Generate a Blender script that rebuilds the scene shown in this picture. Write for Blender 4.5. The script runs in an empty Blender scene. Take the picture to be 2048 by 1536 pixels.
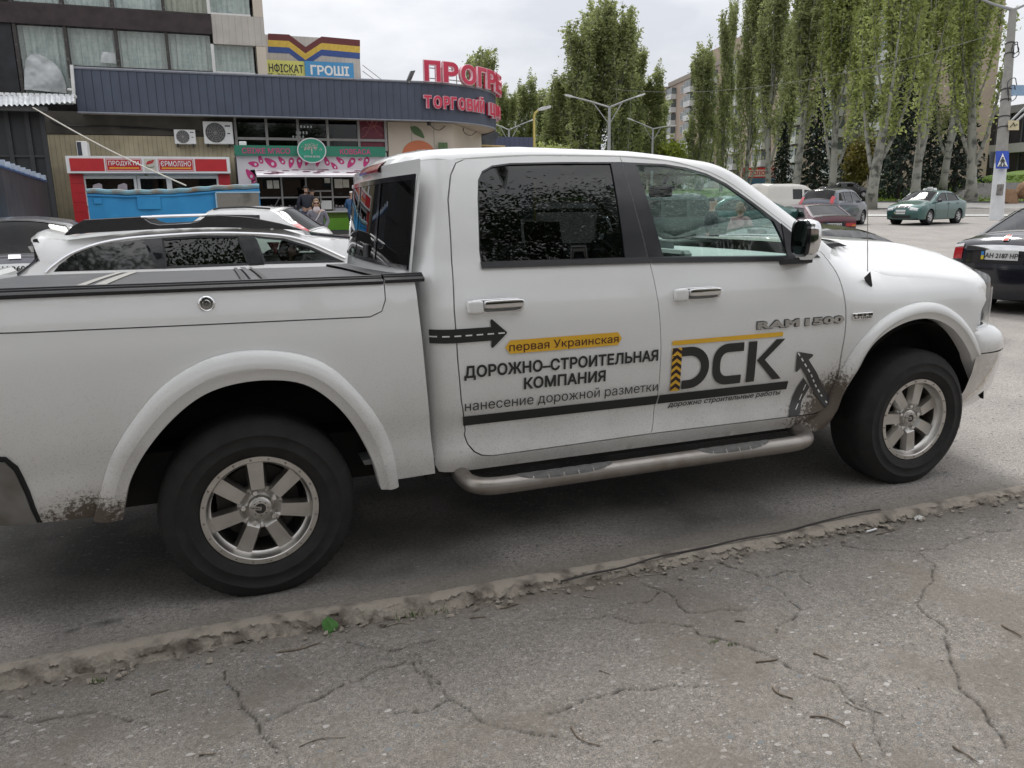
import bpy, bmesh, math, random
import numpy as np
from mathutils import Vector, Matrix
from mathutils.geometry import delaunay_2d_cdt
random.seed(7); RNG = np.random.default_rng(7)
SC = bpy.context.scene
COL = SC.collection
R = math.radians
# ------------------------------------------------------------------ camera
CF, CYAW, CPIT, CROL = 1561.28, R(20.3843), R(12.7584), R(-.8511)
CPOS = np.array([-.0773, -3.2063, 1.5939])
_f = np.array([math.sin(CYAW)*math.cos(CPIT), math.cos(CYAW)*math.cos(CPIT), -math.sin(CPIT)])
_r = np.array([math.cos(CYAW), -math.sin(CYAW), 0.]); _u = np.cross(_r, _f)
_r, _u = _r*math.cos(CROL)+_u*math.sin(CROL), -_r*math.sin(CROL)+_u*math.cos(CROL)
cd = bpy.data.cameras.new('camera'); cam = bpy.data.objects.new('camera', cd); COL.objects.link(cam)
cam.matrix_world = Matrix(((_r[0], _u[0], -_f[0], CPOS[0]), (_r[1], _u[1], -_f[1], CPOS[1]), (_r[2], _u[2], -_f[2], CPOS[2]), (0, 0, 0, 1)))
cd.sensor_width = 36; cd.lens = CF/2048*36; cd.clip_start = .05; cd.clip_end = 2000
SC.camera = cam
# ------------------------------------------------------------------ light
SC.view_settings.view_transform = 'Standard'; SC.view_settings.look = 'None'
SC.view_settings.exposure = 0.58; SC.view_settings.gamma = 1
SUN_EL, SUN_AZ = 55, 25            # azimuth from +Y towards +X
world = bpy.data.worlds.new('World'); SC.world = world; world.use_nodes = True
nt = world.node_tree; nt.nodes.clear()
def _n(t, **k):
    n = nt.nodes.new(t)
    for a, b in k.items(): setattr(n, a, b)
    return n
wo = _n('ShaderNodeOutputWorld'); bg = _n('ShaderNodeBackground'); bg.inputs[1].default_value = .1
sky = _n('ShaderNodeTexSky', sky_type='NISHITA', sun_disc=False, sun_elevation=R(SUN_EL), sun_rotation=R(SUN_AZ))
tc = _n('ShaderNodeTexCoord'); mp = _n('ShaderNodeMapping'); mp.inputs['Scale'].default_value = (1, 1, 2.6)
mp.inputs['Location'].default_value = (.3, 1.7, 0)
nz = _n('ShaderNodeTexNoise'); nz.inputs['Scale'].default_value = 2.3; nz.inputs['Detail'].default_value = 7; nz.inputs['Roughness'].default_value = .55
cr = _n('ShaderNodeValToRGB'); cr.color_ramp.elements[0].position = .38; cr.color_ramp.elements[1].position = .64
cr.color_ramp.elements[0].color = (5.9, 6.0, 6.4, 1); cr.color_ramp.elements[1].color = (9.0, 9.0, 9.0, 1)
mx = _n('ShaderNodeMixRGB'); mx.inputs[0].default_value = .93
L = nt.links.new
sx_ = _n('ShaderNodeSeparateXYZ'); L(tc.outputs['Generated'], sx_.inputs[0]); el_ = _n('ShaderNodeMath', operation='MULTIPLY_ADD'); L(sx_.outputs[2], el_.inputs[0]); el_.inputs[1].default_value = .85; el_.inputs[2].default_value = .66
ml_ = _n('ShaderNodeMixRGB', blend_type='MULTIPLY'); ml_.inputs[0].default_value = 1; L(cr.outputs[0], ml_.inputs[1]); L(el_.outputs[0], ml_.inputs[2])
L(tc.outputs['Generated'], mp.inputs[0]); L(mp.outputs[0], nz.inputs['Vector']); L(nz.outputs['Fac'], cr.inputs[0])
L(sky.outputs[0], mx.inputs[1]); L(ml_.outputs[0], mx.inputs[2]); L(mx.outputs[0], bg.inputs[0]); L(bg.outputs[0], wo.inputs[0])
sl = bpy.data.lights.new('sun', 'SUN'); sl.energy = 1.5; sl.angle = R(18); sl.color = (1, .975, .94)
so = bpy.data.objects.new('sun', sl); COL.objects.link(so)
_d = Vector((math.sin(R(SUN_AZ))*math.cos(R(SUN_EL)), math.cos(R(SUN_AZ))*math.cos(R(SUN_EL)), math.sin(R(SUN_EL))))
so.rotation_euler = _d.to_track_quat('Z', 'Y').to_euler(); so.location = (0, 0, 60)
# ------------------------------------------------------------------ pixel -> place helpers (photo pixels, 2048 wide)
def ray(px, py): return _r*(px-1024)/CF - _u*(py-768)/CF + _f
def atY(px, py, Y): d = ray(px, py); return CPOS + d*((Y-CPOS[1])/d[1])
def atX(px, py, X): d = ray(px, py); return CPOS + d*((X-CPOS[0])/d[0])
def atZ(px, py, Z): d = ray(px, py); return CPOS + d*((Z-CPOS[2])/d[2])
def atD(px, py, D): return CPOS + ray(px, py)*D
_gy = np.arange(-50, 400, .5)
_gz = np.interp(_gy, [-50, 10, 13, 16, 20, 23.5, 28, 45, 62, 90, 400], [0, 0, .03, .13, .40, .60, .64, .95, 1.25, 1.45, 1.6])
_gz = np.convolve(np.pad(_gz, 4, mode='edge'), np.ones(9)/9, 'valid')
def G(Y): return np.interp(Y, _gy, _gz)
def onground(px, D):
    p = atD(px, 415, D); return Vector((p[0], p[1], float(G(p[1]))))
def ss(a, b, x): t = np.clip((x-a)/(b-a), 0, 1); return t*t*(3-2*t)
# ------------------------------------------------------------------ materials
MATS = {}
def mat(name, col, rough=.6, metal=0., var=.12, vscale=6., bump=0., bscale=60., coat=0., spec=.5, col2=None, thr=None, detail=6., sss=0.):
    """principled material whose colour wanders with a noise; col2/thr: second colour in noise patches"""
    if name in MATS: return MATS[name]
    m = bpy.data.materials.new(name); m.use_nodes = True; N = m.node_tree.nodes; K = m.node_tree.links.new
    b = N['Principled BSDF']; b.inputs['Roughness'].default_value = rough; b.inputs['Metallic'].default_value = metal
    b.inputs['Coat Weight'].default_value = coat; b.inputs['Coat Roughness'].default_value = .04; b.inputs['Specular IOR Level'].default_value = spec
    t = N.new('ShaderNodeTexCoord'); z = N.new('ShaderNodeTexNoise'); z.inputs['Scale'].default_value = vscale; z.inputs['Detail'].default_value = detail
    K(t.outputs['Object'], z.inputs['Vector'])
    r = N.new('ShaderNodeValToRGB'); K(z.outputs['Fac'], r.inputs[0])
    c = np.array(col[:3])
    if col2 is None:
        r.color_ramp.elements[0].position = .3; r.color_ramp.elements[1].position = .7
        r.color_ramp.elements[0].color = (*(c*(1-var)), 1); r.color_ramp.elements[1].color = (*np.minimum(c*(1+var), 1), 1)
    else:
        a, w = thr or (.5, .08)
        r.color_ramp.elements[0].position = a-w; r.color_ramp.elements[1].position = a+w
        r.color_ramp.elements[0].color = (*c, 1); r.color_ramp.elements[1].color = (*col2[:3], 1)
    K(r.outputs[0], b.inputs['Base Color'])
    if bump:
        z2 = N.new('ShaderNodeTexNoise'); z2.inputs['Scale'].default_value = bscale; z2.inputs['Detail'].default_value = 4
        K(t.outputs['Object'], z2.inputs['Vector'])
        bp = N.new('ShaderNodeBump'); bp.inputs['Strength'].default_value = bump; bp.inputs['Distance'].default_value = .01
        K(z2.outputs['Fac'], bp.inputs['Height']); K(bp.outputs[0], b.inputs['Normal'])
    MATS[name] = m; return m
def glass(name, tint, ior=1.5, rough=0.):
    if name in MATS: return MATS[name]
    m = bpy.data.materials.new(name); m.use_nodes = True; N = m.node_tree.nodes; K = m.node_tree.links.new; N.clear()
    o = N.new('ShaderNodeOutputMaterial'); x = N.new('ShaderNodeMixShader'); t = N.new('ShaderNodeBsdfTransparent'); g = N.new('ShaderNodeBsdfGlossy')
    lw = N.new('ShaderNodeLayerWeight'); lw.inputs[0].default_value = .5; pw = N.new('ShaderNodeMath'); pw.operation = 'POWER'; K(lw.outputs['Facing'], pw.inputs[0]); pw.inputs[1].default_value = 5
    f0 = ((ior-1)/(ior+1))**2; fr = N.new('ShaderNodeMath'); fr.operation = 'MULTIPLY_ADD'; K(pw.outputs[0], fr.inputs[0]); fr.inputs[1].default_value = 1-f0; fr.inputs[2].default_value = f0
    t.inputs[0].default_value = (*tint, 1); g.inputs['Roughness'].default_value = rough
    K(fr.outputs[0], x.inputs[0]); K(t.outputs[0], x.inputs[1]); K(g.outputs[0], x.inputs[2]); K(x.outputs[0], o.inputs[0])
    MATS[name] = m; return m
def emit(name, col, s):
    if name in MATS: return MATS[name]
    m = bpy.data.materials.new(name); m.use_nodes = True; b = m.node_tree.nodes['Principled BSDF']
    b.inputs['Emission Color'].default_value = (*col, 1); b.inputs['Emission Strength'].default_value = s; MATS[name] = m; return m
def leafmat(name, c1, c2, rough=.55, trans=.35, scale=.5):
    if name in MATS: return MATS[name]
    m = bpy.data.materials.new(name); m.use_nodes = True; N = m.node_tree.nodes; K = m.node_tree.links.new
    b = N['Principled BSDF']; o = N['Material Output']; b.inputs['Roughness'].default_value = rough
    t = N.new('ShaderNodeTexCoord'); z = N.new('ShaderNodeTexNoise'); z.inputs['Scale'].default_value = scale; z.inputs['Detail'].default_value = 8; z.inputs['Roughness'].default_value = .75
    K(t.outputs['Object'], z.inputs['Vector']); r = N.new('ShaderNodeValToRGB'); K(z.outputs['Fac'], r.inputs[0])
    r.color_ramp.elements[0].position = .36; r.color_ramp.elements[1].position = .64
    r.color_ramp.elements[0].color = (*c1, 1); r.color_ramp.elements[1].color = (*c2, 1); K(r.outputs[0], b.inputs['Base Color'])
    tr = N.new('ShaderNodeBsdfTranslucent'); K(r.outputs[0], tr.inputs[0]); x = N.new('ShaderNodeMixShader'); x.inputs[0].default_value = trans
    K(b.outputs[0], x.inputs[1]); K(tr.outputs[0], x.inputs[2]); K(x.outputs[0], o.inputs[0])
    MATS[name] = m; return m
# ------------------------------------------------------------------ objects
WORLDP = {}
def root(name, label, cat, loc=(0, 0, 0), rotz=0., group=None, world=False, rot=None):
    o = bpy.data.objects.new(name, None); COL.objects.link(o); o.empty_display_size = .3
    o.location = loc; o.rotation_euler = rot or (0, 0, rotz); o['label'] = label; o['category'] = cat
    if group: o['group'] = group
    if world: WORLDP[o.name] = Vector(loc)
    return o
def tag(o, label=None, cat=None, group=None, kind=None):
    if label: o['label'] = label
    if cat: o['category'] = cat
    if group: o['group'] = group
    if kind: o['kind'] = kind
    return o
def mesh(name, V, F, m, smooth=True, ang=None):
    me = bpy.data.meshes.new(name); V = np.asarray(V, dtype=np.float32).reshape(-1, 3)
    me.from_pydata(V.tolist(), [], F if isinstance(F, list) else F.tolist())
    for x in (m if isinstance(m, (list, tuple)) else [m]): me.materials.append(x)
    if smooth:
        me.polygons.foreach_set('use_smooth', np.ones(len(me.polygons), dtype=bool))
        if ang: me.set_sharp_from_angle(angle=R(ang))
    me.update(); return me
def add(name, VF, m, parent=None, smooth=True, ang=35):
    V, F = (VF.v, VF.f) if isinstance(VF, MB) else VF
    o = bpy.data.objects.new(name, mesh(name, V, F, m, smooth, ang)); COL.objects.link(o)
    if parent:
        o.parent = parent
        if parent.name in WORLDP: o.matrix_parent_inverse = Matrix.Translation(-WORLDP[parent.name])
    return o
class MB:
    """collects shapes into one mesh"""
    def __init__(s): s.v = []; s.f = []
    def raw(s, V, F):
        o = len(s.v); s.v += [tuple(map(float, p)) for p in V]; s.f += [tuple(int(i)+o for i in q) for q in F]; return s
    def box(s, x0, x1, y0, y1, z0, z1, bev=0.):
        if x1 < x0: x0, x1 = x1, x0
        if y1 < y0: y0, y1 = y1, y0
        if z1 < z0: z0, z1 = z1, z0
        if bev:
            b = bev; pts = []
            for sx, sy, sz in [(a, c, e) for a in (0, 1) for c in (0, 1) for e in (0, 1)]:
                X = (x0, x1)[sx]; Y = (y0, y1)[sy]; Z = (z0, z1)[sz]; ix = 1-2*sx; iy = 1-2*sy; iz = 1-2*sz
                pts += [(X, Y+iy*b, Z+iz*b), (X+ix*b, Y, Z+iz*b), (X+ix*b, Y+iy*b, Z)]
            return s.hull(pts)
        return s.raw([(x0, y0, z0), (x1, y0, z0), (x1, y1, z0), (x0, y1, z0), (x0, y0, z1), (x1, y0, z1), (x1, y1, z1), (x0, y1, z1)],
                     [(0, 3, 2, 1), (4, 5, 6, 7), (0, 1, 5, 4), (1, 2, 6, 5), (2, 3, 7, 6), (3, 0, 4, 7)])
    def hull(s, pts):
        b = bmesh.new()
        for p in pts: b.verts.new([float(c) for c in p])
        r = bmesh.ops.convex_hull(b, input=b.verts)
        bmesh.ops.delete(b, geom=[g for g in r['geom_interior'] if isinstance(g, bmesh.types.BMVert)], context='VERTS')
        b.verts.index_update(); s.raw([v.co[:] for v in b.verts], [[v.index for v in f.verts] for f in b.faces]); b.free(); return s
    def quad(s, a, b, c, d): return s.raw([a, b, c, d], [(0, 1, 2, 3)])
    def tube(s, pts, r, n=8, caps=True):
        P = [np.array(p, float) for p in pts]; k = len(P); rs = r if isinstance(r, (list, tuple, np.ndarray)) else [r]*k; V = []; F = []
        ref = None
        for i in range(k):
            t = P[min(i+1, k-1)]-P[max(i-1, 0)]; t = t/(np.linalg.norm(t)+1e-9)
            if ref is None:
                ref = np.array([0, 0, 1.]) if abs(t[2]) < .9 else np.array([1., 0, 0])
            a = np.cross(t, ref); a /= np.linalg.norm(a)+1e-9; b = np.cross(a, t); ref = b
            for j in range(n):
                q = 2*math.pi*j/n; V.append(P[i]+rs[i]*(a*math.cos(q)+b*math.sin(q)))
        for i in range(k-1):
            for j in range(n): F.append((i*n+j, i*n+(j+1) % n, (i+1)*n+(j+1) % n, (i+1)*n+j))
        if caps: F.append(tuple(range(n-1, -1, -1))); F.append(tuple((k-1)*n+j for j in range(n)))
        return s.raw(V, F)
    def lathe(s, prof, c=(0, 0, 0), axis='z', n=24, close=False):
        """prof: (radius, along-axis)"""
        V = []; F = []; k = len(prof)
        for r, h in prof:
            for j in range(n):
                q = 2*math.pi*j/n; a, b = r*math.cos(q), r*math.sin(q)
                V.append({'z': (c[0]+a, c[1]+b, c[2]+h), 'y': (c[0]+a, c[1]+h, c[2]+b), 'x': (c[0]+h, c[1]+a, c[2]+b)}[axis])
        for i in range(k-1):
            for j in range(n): F.append((i*n+j, i*n+(j+1) % n, (i+1)*n+(j+1) % n, (i+1)*n+j))
        if close:
            F.append(tuple(range(n-1, -1, -1))); F.append(tuple((k-1)*n+j for j in range(n)))
        return s.raw(V, F)
    def prism(s, poly, y0, y1):
        """polygon in (x,z) pushed from y0 to y1"""
        n = len(poly); V = [(x, y0, z) for x, z in poly]+[(x, y1, z) for x, z in poly]
        return s.raw(V, [tuple(range(n)), tuple(range(2*n-1, n-1, -1))]+[(i, n+i, n+(i+1) % n, (i+1) % n) for i in range(n)])
    def grid(s, P, closed=False):
        P = np.asarray(P, float); a, b = P.shape[:2]; F = []
        for i in range(a-1):
            for j in range(b-1 if not closed else b): F.append((i*b+j, i*b+(j+1) % b, (i+1)*b+(j+1) % b, (i+1)*b+j))
        return s.raw(P.reshape(-1, 3), F)
    def xf(s, M):
        s.v = [tuple(M @ Vector(p)) for p in s.v]; return s
def dens(poly, step, closed=True):
    out = []; n = len(poly)
    for i in range(n if closed else n-1):
        a = np.array(poly[i], float); b = np.array(poly[(i+1) % n], float); k = max(1, int(np.ceil(np.linalg.norm(b-a)/step)))
        out += [tuple(a+(b-a)*j/k) for j in range(k)]
    if not closed: out.append(tuple(poly[-1]))
    return out
def spl(pts, n=8):
    P = [np.array(p, float) for p in pts]; P = [2*P[0]-P[1]]+P+[2*P[-1]-P[-2]]; o = []
    for i in range(1, len(P)-2):
        for j in range(n):
            t = j/n; o.append(tuple(.5*(2*P[i]+(P[i+1]-P[i-1])*t+(2*P[i-1]-5*P[i]+4*P[i+1]-P[i+2])*t*t+(3*P[i]-P[i-1]-3*P[i+1]+P[i+2])*t**3)))
    o.append(tuple(P[-2])); return o
def inpoly(pts, poly):
    x, z = pts[:, 0], pts[:, 1]; q = np.asarray(poly); r = np.zeros(len(pts), bool); j = len(q)-1
    for i in range(len(q)):
        c = ((q[i, 1] > z) != (q[j, 1] > z)); dz = q[j, 1]-q[i, 1]
        r ^= c & (x < (q[j, 0]-q[i, 0])*(z-q[i, 1])/(dz if dz else 1e-12)+q[i, 0]); j = i
    return r
def area(p):
    q = np.asarray(p); return .5*np.sum(q[:, 0]*np.roll(q[:, 1], -1)-np.roll(q[:, 0], -1)*q[:, 1])
def inset(poly, d):
    q = np.asarray(poly, float)
    if area(q) < 0: q = q[::-1]
    e = np.roll(q, -1, 0)-q; e /= np.linalg.norm(e, axis=1)[:, None]+1e-9; n = np.stack([-e[:, 1], e[:, 0]], 1)
    m = n+np.roll(n, 1, 0); m /= np.linalg.norm(m, axis=1)[:, None]+1e-9
    return [tuple(a) for a in q+m*d]
def panel(poly, yf, holes=(), step=.06, d=.025, gap=0., off=0., mirror=None, hrim=True):
    """sheet over polygon poly of (x,z) at y=yf(x,z), with a rim of depth d; mirror: y of the mirror plane"""
    if gap: poly = inset(dens(poly, step*.6), gap)
    loops = [dens(poly, step*.6)]+[dens(h, step*.6) for h in holes]
    if area(loops[0]) < 0: loops[0] = loops[0][::-1]
    lo = np.array(loops[0]); allp = np.concatenate([np.array(l) for l in loops])
    gx = np.arange(lo[:, 0].min(), lo[:, 0].max(), step); gzv = np.arange(lo[:, 1].min(), lo[:, 1].max(), step)
    gp = np.array([(x+step*.5*(j % 2), z) for j, z in enumerate(gzv) for x in gx])
    if len(gp):
        k = inpoly(gp, loops[0])
        for h in loops[1:]: k &= ~inpoly(gp, h)
        gp = gp[k]
    if len(gp):
        dist = np.min(np.hypot(gp[:, None, 0]-allp[None, :, 0], gp[:, None, 1]-allp[None, :, 1]), axis=1); gp = gp[dist > step*.4]
    pts = np.concatenate([allp, gp]) if len(gp) else allp
    ed = []; o = 0
    for l in loops: n = len(l); ed += [(o+i, o+(i+1) % n) for i in range(n)]; o += n
    r = delaunay_2d_cdt([Vector(p) for p in pts], ed, [], 0, 1e-6)
    P = np.array([(v[0], v[1]) for v in r[0]]); T = [list(f) for f in r[2]]
    C = np.array([P[f].mean(0) for f in T]); k = inpoly(C, loops[0])
    for h in loops[1:]: k &= ~inpoly(C, h)
    T = [f if area(P[f]) > 0 else f[::-1] for f, kk in zip(T, k) if kk]
    Y = np.array([yf(x, z) for x, z in P])-off
    mb = MB(); mb.raw(np.stack([P[:, 0], Y, P[:, 1]], 1), T)
    if d:
        for li, l in enumerate(loops[:None if hrim else 1]):
            if (area(l) < 0) != (li > 0): l = l[::-1]
            n = len(l); y = np.array([yf(x, z) for x, z in l])-off
            V = [(x, yy, z) for (x, z), yy in zip(l, y)]+[(x, yy+d, z) for (x, z), yy in zip(l, y)]
            mb.raw(V, [(i, n+i, n+(i+1) % n, (i+1) % n) for i in range(n)])
    if mirror is not None:
        mb.v = [(x, 2*mirror-y, z) for x, y, z in mb.v]; mb.f = [tuple(reversed(f)) for f in mb.f]
    return mb
def copy_tree(o, parent=None):
    c = o.copy(); COL.objects.link(c)
    if parent: c.parent = parent
    for ch in [x for x in bpy.data.objects if x.parent == o]: copy_tree(ch, c)
    return c
# ------------------------------------------------------------------ lettering: every text turned to a flat outline once
TXT = {}
def texts(items):
    tmp = []
    for key, (s, bold, shear, extr, spc) in items.items():
        c = bpy.data.curves.new('lettering', 'FONT'); c.body = s; c.size = 1; c['bold'] = bold; c.shear = shear; c.space_character = spc; c.resolution_u = 3; c.fill_mode = 'NONE'
        o = bpy.data.objects.new('lettering', c); COL.objects.link(o); tmp.append((key, o, c, extr))
    dg = bpy.context.evaluated_depsgraph_get()
    for key, o, c, extr in tmp:
        me = bpy.data.meshes.new_from_object(o.evaluated_get(dg)); V = np.array([v.co[:2] for v in me.vertices]); E = [tuple(x.vertices) for x in me.edges]
        TXT[key] = fill(embolden(V, E, c['bold']), E, extr); bpy.data.meshes.remove(me)
    for key, o, c, extr in tmp: bpy.data.objects.remove(o); bpy.data.curves.remove(c)
def embolden(V, E, d):
    """push every outline outwards by d"""
    if not d: return V
    nxt = {i: j for i, j in E}; prv = {j: i for i, j in E}; seen = set(); loops = []; own = {}
    for s in nxt:
        if s in seen: continue
        l = [s]; seen.add(s)
        while nxt.get(l[-1]) is not None and nxt[l[-1]] not in seen: l.append(nxt[l[-1]]); seen.add(l[-1])
        loops.append((l, area(V[l])))
    for l, a in loops:
        box = [(abs(a2), a2) for l2, a2 in loops if l2 is not l and len(l2) > 2 and inpoly(V[l[:1]], V[l2])[0]]
        hole = bool(box) and (min(box)[1] > 0) != (a > 0); own.update({i: (1 if a > 0 else -1)*(-1 if hole else 1) for i in l})
    W = V.copy()
    for i in range(len(V)):
        if i not in nxt or i not in prv: continue
        e1 = V[i]-V[prv[i]]; e2 = V[nxt[i]]-V[i]; e1 = e1/(np.linalg.norm(e1)+1e-9); e2 = e2/(np.linalg.norm(e2)+1e-9)
        m = np.array([e1[1]+e2[1], -e1[0]-e2[0]]); k = np.linalg.norm(m); m = m/(k+1e-9)
        W[i] = V[i]+own.get(i, 1)*m*d/max(.5, k/2)
    return W
def fill(V, E, extr):
    """outlines (which may overlap) -> filled letter faces by the non-zero winding rule"""
    r = delaunay_2d_cdt([Vector(p) for p in V], E, [], 0, 1e-7); P = np.array([(v[0], v[1]) for v in r[0]]); T = [list(f) for f in r[2]]
    C = np.array([P[f].mean(0) for f in T]); w = np.zeros(len(C), int)
    for i, j in E:
        (x0, y0), (x1, y1) = V[i], V[j]
        if y0 == y1: continue
        hit = ((y0 <= C[:, 1]) & (y1 > C[:, 1])) | ((y1 <= C[:, 1]) & (y0 > C[:, 1]))
        xi = x0+(C[:, 1]-y0)*(x1-x0)/(y1-y0); w += np.where(hit & (xi > C[:, 0]), 1 if y1 > y0 else -1, 0)
    T = [f if area(P[f]) > 0 else f[::-1] for f, k in zip(T, w) if k]
    used = sorted({i for f in T for i in f}); mp_ = {u: i for i, u in enumerate(used)}; P = P[used]; T = [[mp_[i] for i in f] for f in T]; n = len(P)
    if not extr: return np.column_stack([P, np.zeros(n)]), T
    cnt = {}
    for f in T:
        for i in range(3): cnt[(f[i], f[(i+1) % 3])] = 1
    side = [(i, i+n, j+n, j) for i, j in cnt if (j, i) not in cnt]
    return np.concatenate([np.column_stack([P, np.full(n, float(extr))]), np.column_stack([P, np.zeros(n)])]), T+[list(q) for q in side]
def tfit(key, x0, x1, z0, z1, dep=None):
    """lettering fitted to a rectangle: (u, depth, w) points + faces; depth 0 at the back .. dep at the front"""
    V, F = TXT[key]; a = V.min(0); b = V.max(0); s = np.maximum(b-a, 1e-9); q = (V-a)/s
    P = np.stack([x0+q[:, 0]*(x1-x0), q[:, 2]*(dep or 0) if s[2] > 1e-6 else 0*q[:, 0], z0+q[:, 1]*(z1-z0)], 1)
    return P, F
def tflat(key, x0, x1, z0, z1, y, dep=.004):
    """lettering on a wall facing -y"""
    P, F = tfit(key, x0, x1, z0, z1, dep); P[:, 1] = y-.01-P[:, 1]; return P, F
def cut(V, F, dx, dz):
    """slice a flat lettering mesh along x and z so that it can follow a curved panel"""
    b = bmesh.new(); vs = [b.verts.new(p) for p in V.tolist()]
    for f in F:
        try: b.faces.new([vs[i] for i in f])
        except ValueError: pass
    bmesh.ops.triangulate(b, faces=b.faces[:])
    for ax, st in ((0, dx), (2, dz)):
        if not st: continue
        lo, hi = V[:, ax].min(), V[:, ax].max(); n = int((hi-lo)/st)
        for i in range(1, n+1):
            no = [0, 0, 0]; no[ax] = 1; co = [0, 0, 0]; co[ax] = lo+(hi-lo)*i/(n+1)
            bmesh.ops.bisect_plane(b, geom=b.verts[:]+b.edges[:]+b.faces[:], plane_co=co, plane_no=no)
    b.verts.index_update(); V2 = np.array([v.co[:] for v in b.verts]); F2 = [[v.index for v in f.verts] for f in b.faces]; b.free(); return V2, F2
T_ = {}
def t_(key, s, bold=0., shear=0., extr=0., spc=1.): T_[key] = (s, bold, shear, extr, spc)
t_('perv', 'первая Украинская', .004); t_('dor', 'ДОРОЖНО–СТРОИТЕЛЬНАЯ', .034, 0, 0, 1.03); t_('komp', 'КОМПАНИЯ', .034, 0, 0, 1.03); t_('nan', 'нанесение дорожной разметки', 0)
t_('dsr', 'дорожно строительные работы', .018, .2); t_('ram', 'RAM', .05, 0, .012, 1.12); t_('1500', '1500', .05, 0, .012, 1.05); t_('ramb', 'RAM', .085, 0, 0, 1.12); t_('1500b', '1500', .085, 0, 0, 1.05); t_('hemi', 'HEMI', .045, 0); t_('57', '5.7 LITER', .03, 0)
t_('mamba', 'MAMBA', .03)
for i, c in enumerate('ПРОГРЕС'): t_('p%d' % i, c, .035, 0, .06); t_('pb%d' % i, c, .065, 0, .05)
for i, c in enumerate('ТОРГОВИЙЦЕНТР'): t_('t%d' % i, c, .035, 0, .06); t_('tb%d' % i, c, .075, 0, .05)
t_('prod', 'ПРОДУКТИ', .012, 0, 0, 1.05); t_('yerm', 'ЄРМОЛІНО', .012, 0, 0, 1.05); t_('svizh', 'СВІЖЕ М’ЯСО', .01); t_('kovb', 'КОВБАСА', .01); t_('myas', 'М’ЯСНА ВЕСНА', .01)
t_('konf', 'НФІСКАТ', .02); t_('odyag', 'ОДЯГ · ВЗУТТЯ', .015); t_('grosh', 'ГРОШІ', .035); t_('budshcho', 'НА БУДЬ-ЩО', .03); t_('zoloto', 'ЗОЛОТО', .03)
t_('ah', 'АН 2187 НР', .03, .1); t_('ax', 'АХ 6974 АО', .012); t_('la', 'АН 7035 ЕА', .012); t_('600', 'АН 3600 І', .03); t_('taxi', 'ТАКСІ', .02)
texts(T_)
# ================================================================== the white pickup (x forward, y=0 near side, y=2 far side)
def table(pts, sm=.018):
    q = np.arange(.2, 2.2, .002); y = np.interp(q, *zip(*pts)); k = int(sm/.002); w = np.hanning(2*k+3); w /= w.sum()
    return q, np.convolve(np.pad(y, k+1, mode='edge'), w, 'valid')
DOOR_T = table([(.36, .07), (.42, .035), (.485, .008), (.515, .012), (.575, .034), (.64, .030), (.695, .012), (.715, .004), (.9, -.006), (1.05, -.004), (1.15, .004), (1.22, .018), (1.28, .034), (1.335, .052), (1.36, .066), (1.45, .088), (1.6, .140), (1.75, .20), (1.83, .24), (1.9, .30)])
FEND_T = table([(.36, .10), (.5, .04), (.66, .028), (.70, .02), (.72, .010), (.9, .004), (1.04, .008), (1.10, .022), (1.16, .062), (1.21, .112), (1.26, .19), (1.30, .27), (1.34, .38), (1.5, .8)], .02)
BED_T = table([(.36, .06), (.44, .03), (.53, .015), (.56, .022), (.66, .016), (.70, .004), (.72, 0), (.9, -.012), (1.05, -.012), (1.16, .002), (1.25, .014), (1.31, .035), (1.36, .08)])
def S(x, z):
    d = np.interp(z, *DOOR_T); t = float(ss(2.80, 3.3, x)); y = d*(1-t)+np.interp(z, *FEND_T)*t
    if x > 3.8: y += .55*(x-3.8)**2
    return float(y)
def SB(x, z): return float(np.interp(z, *BED_T)+(.25*(-.75-x)**2 if x < -.75 else 0))
def xr(z): return .712+.07*float(np.clip((z-1.25)/.5, 0, 1))       # rear edge of the cab
def SC_(x, z):                                                     # cab side with its rounded rear corner
    e = float(np.clip((xr(z)+.16-x)/.16, 0, 1)); return S(x, z)+.16*(1-math.sqrt(max(0, 1-e*e*.98)))
def px(p, f=S, off=0.):
    y = 0.
    for _ in range(10): q = atY(p[0], p[1], y); y = f(q[0], q[2])+off
    return (float(q[0]), float(q[2]))
def pxs(pts, f=S, off=0., n=0):
    q = [px(p, f, off) for p in pts]; return spl(q, n) if n else q
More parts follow.
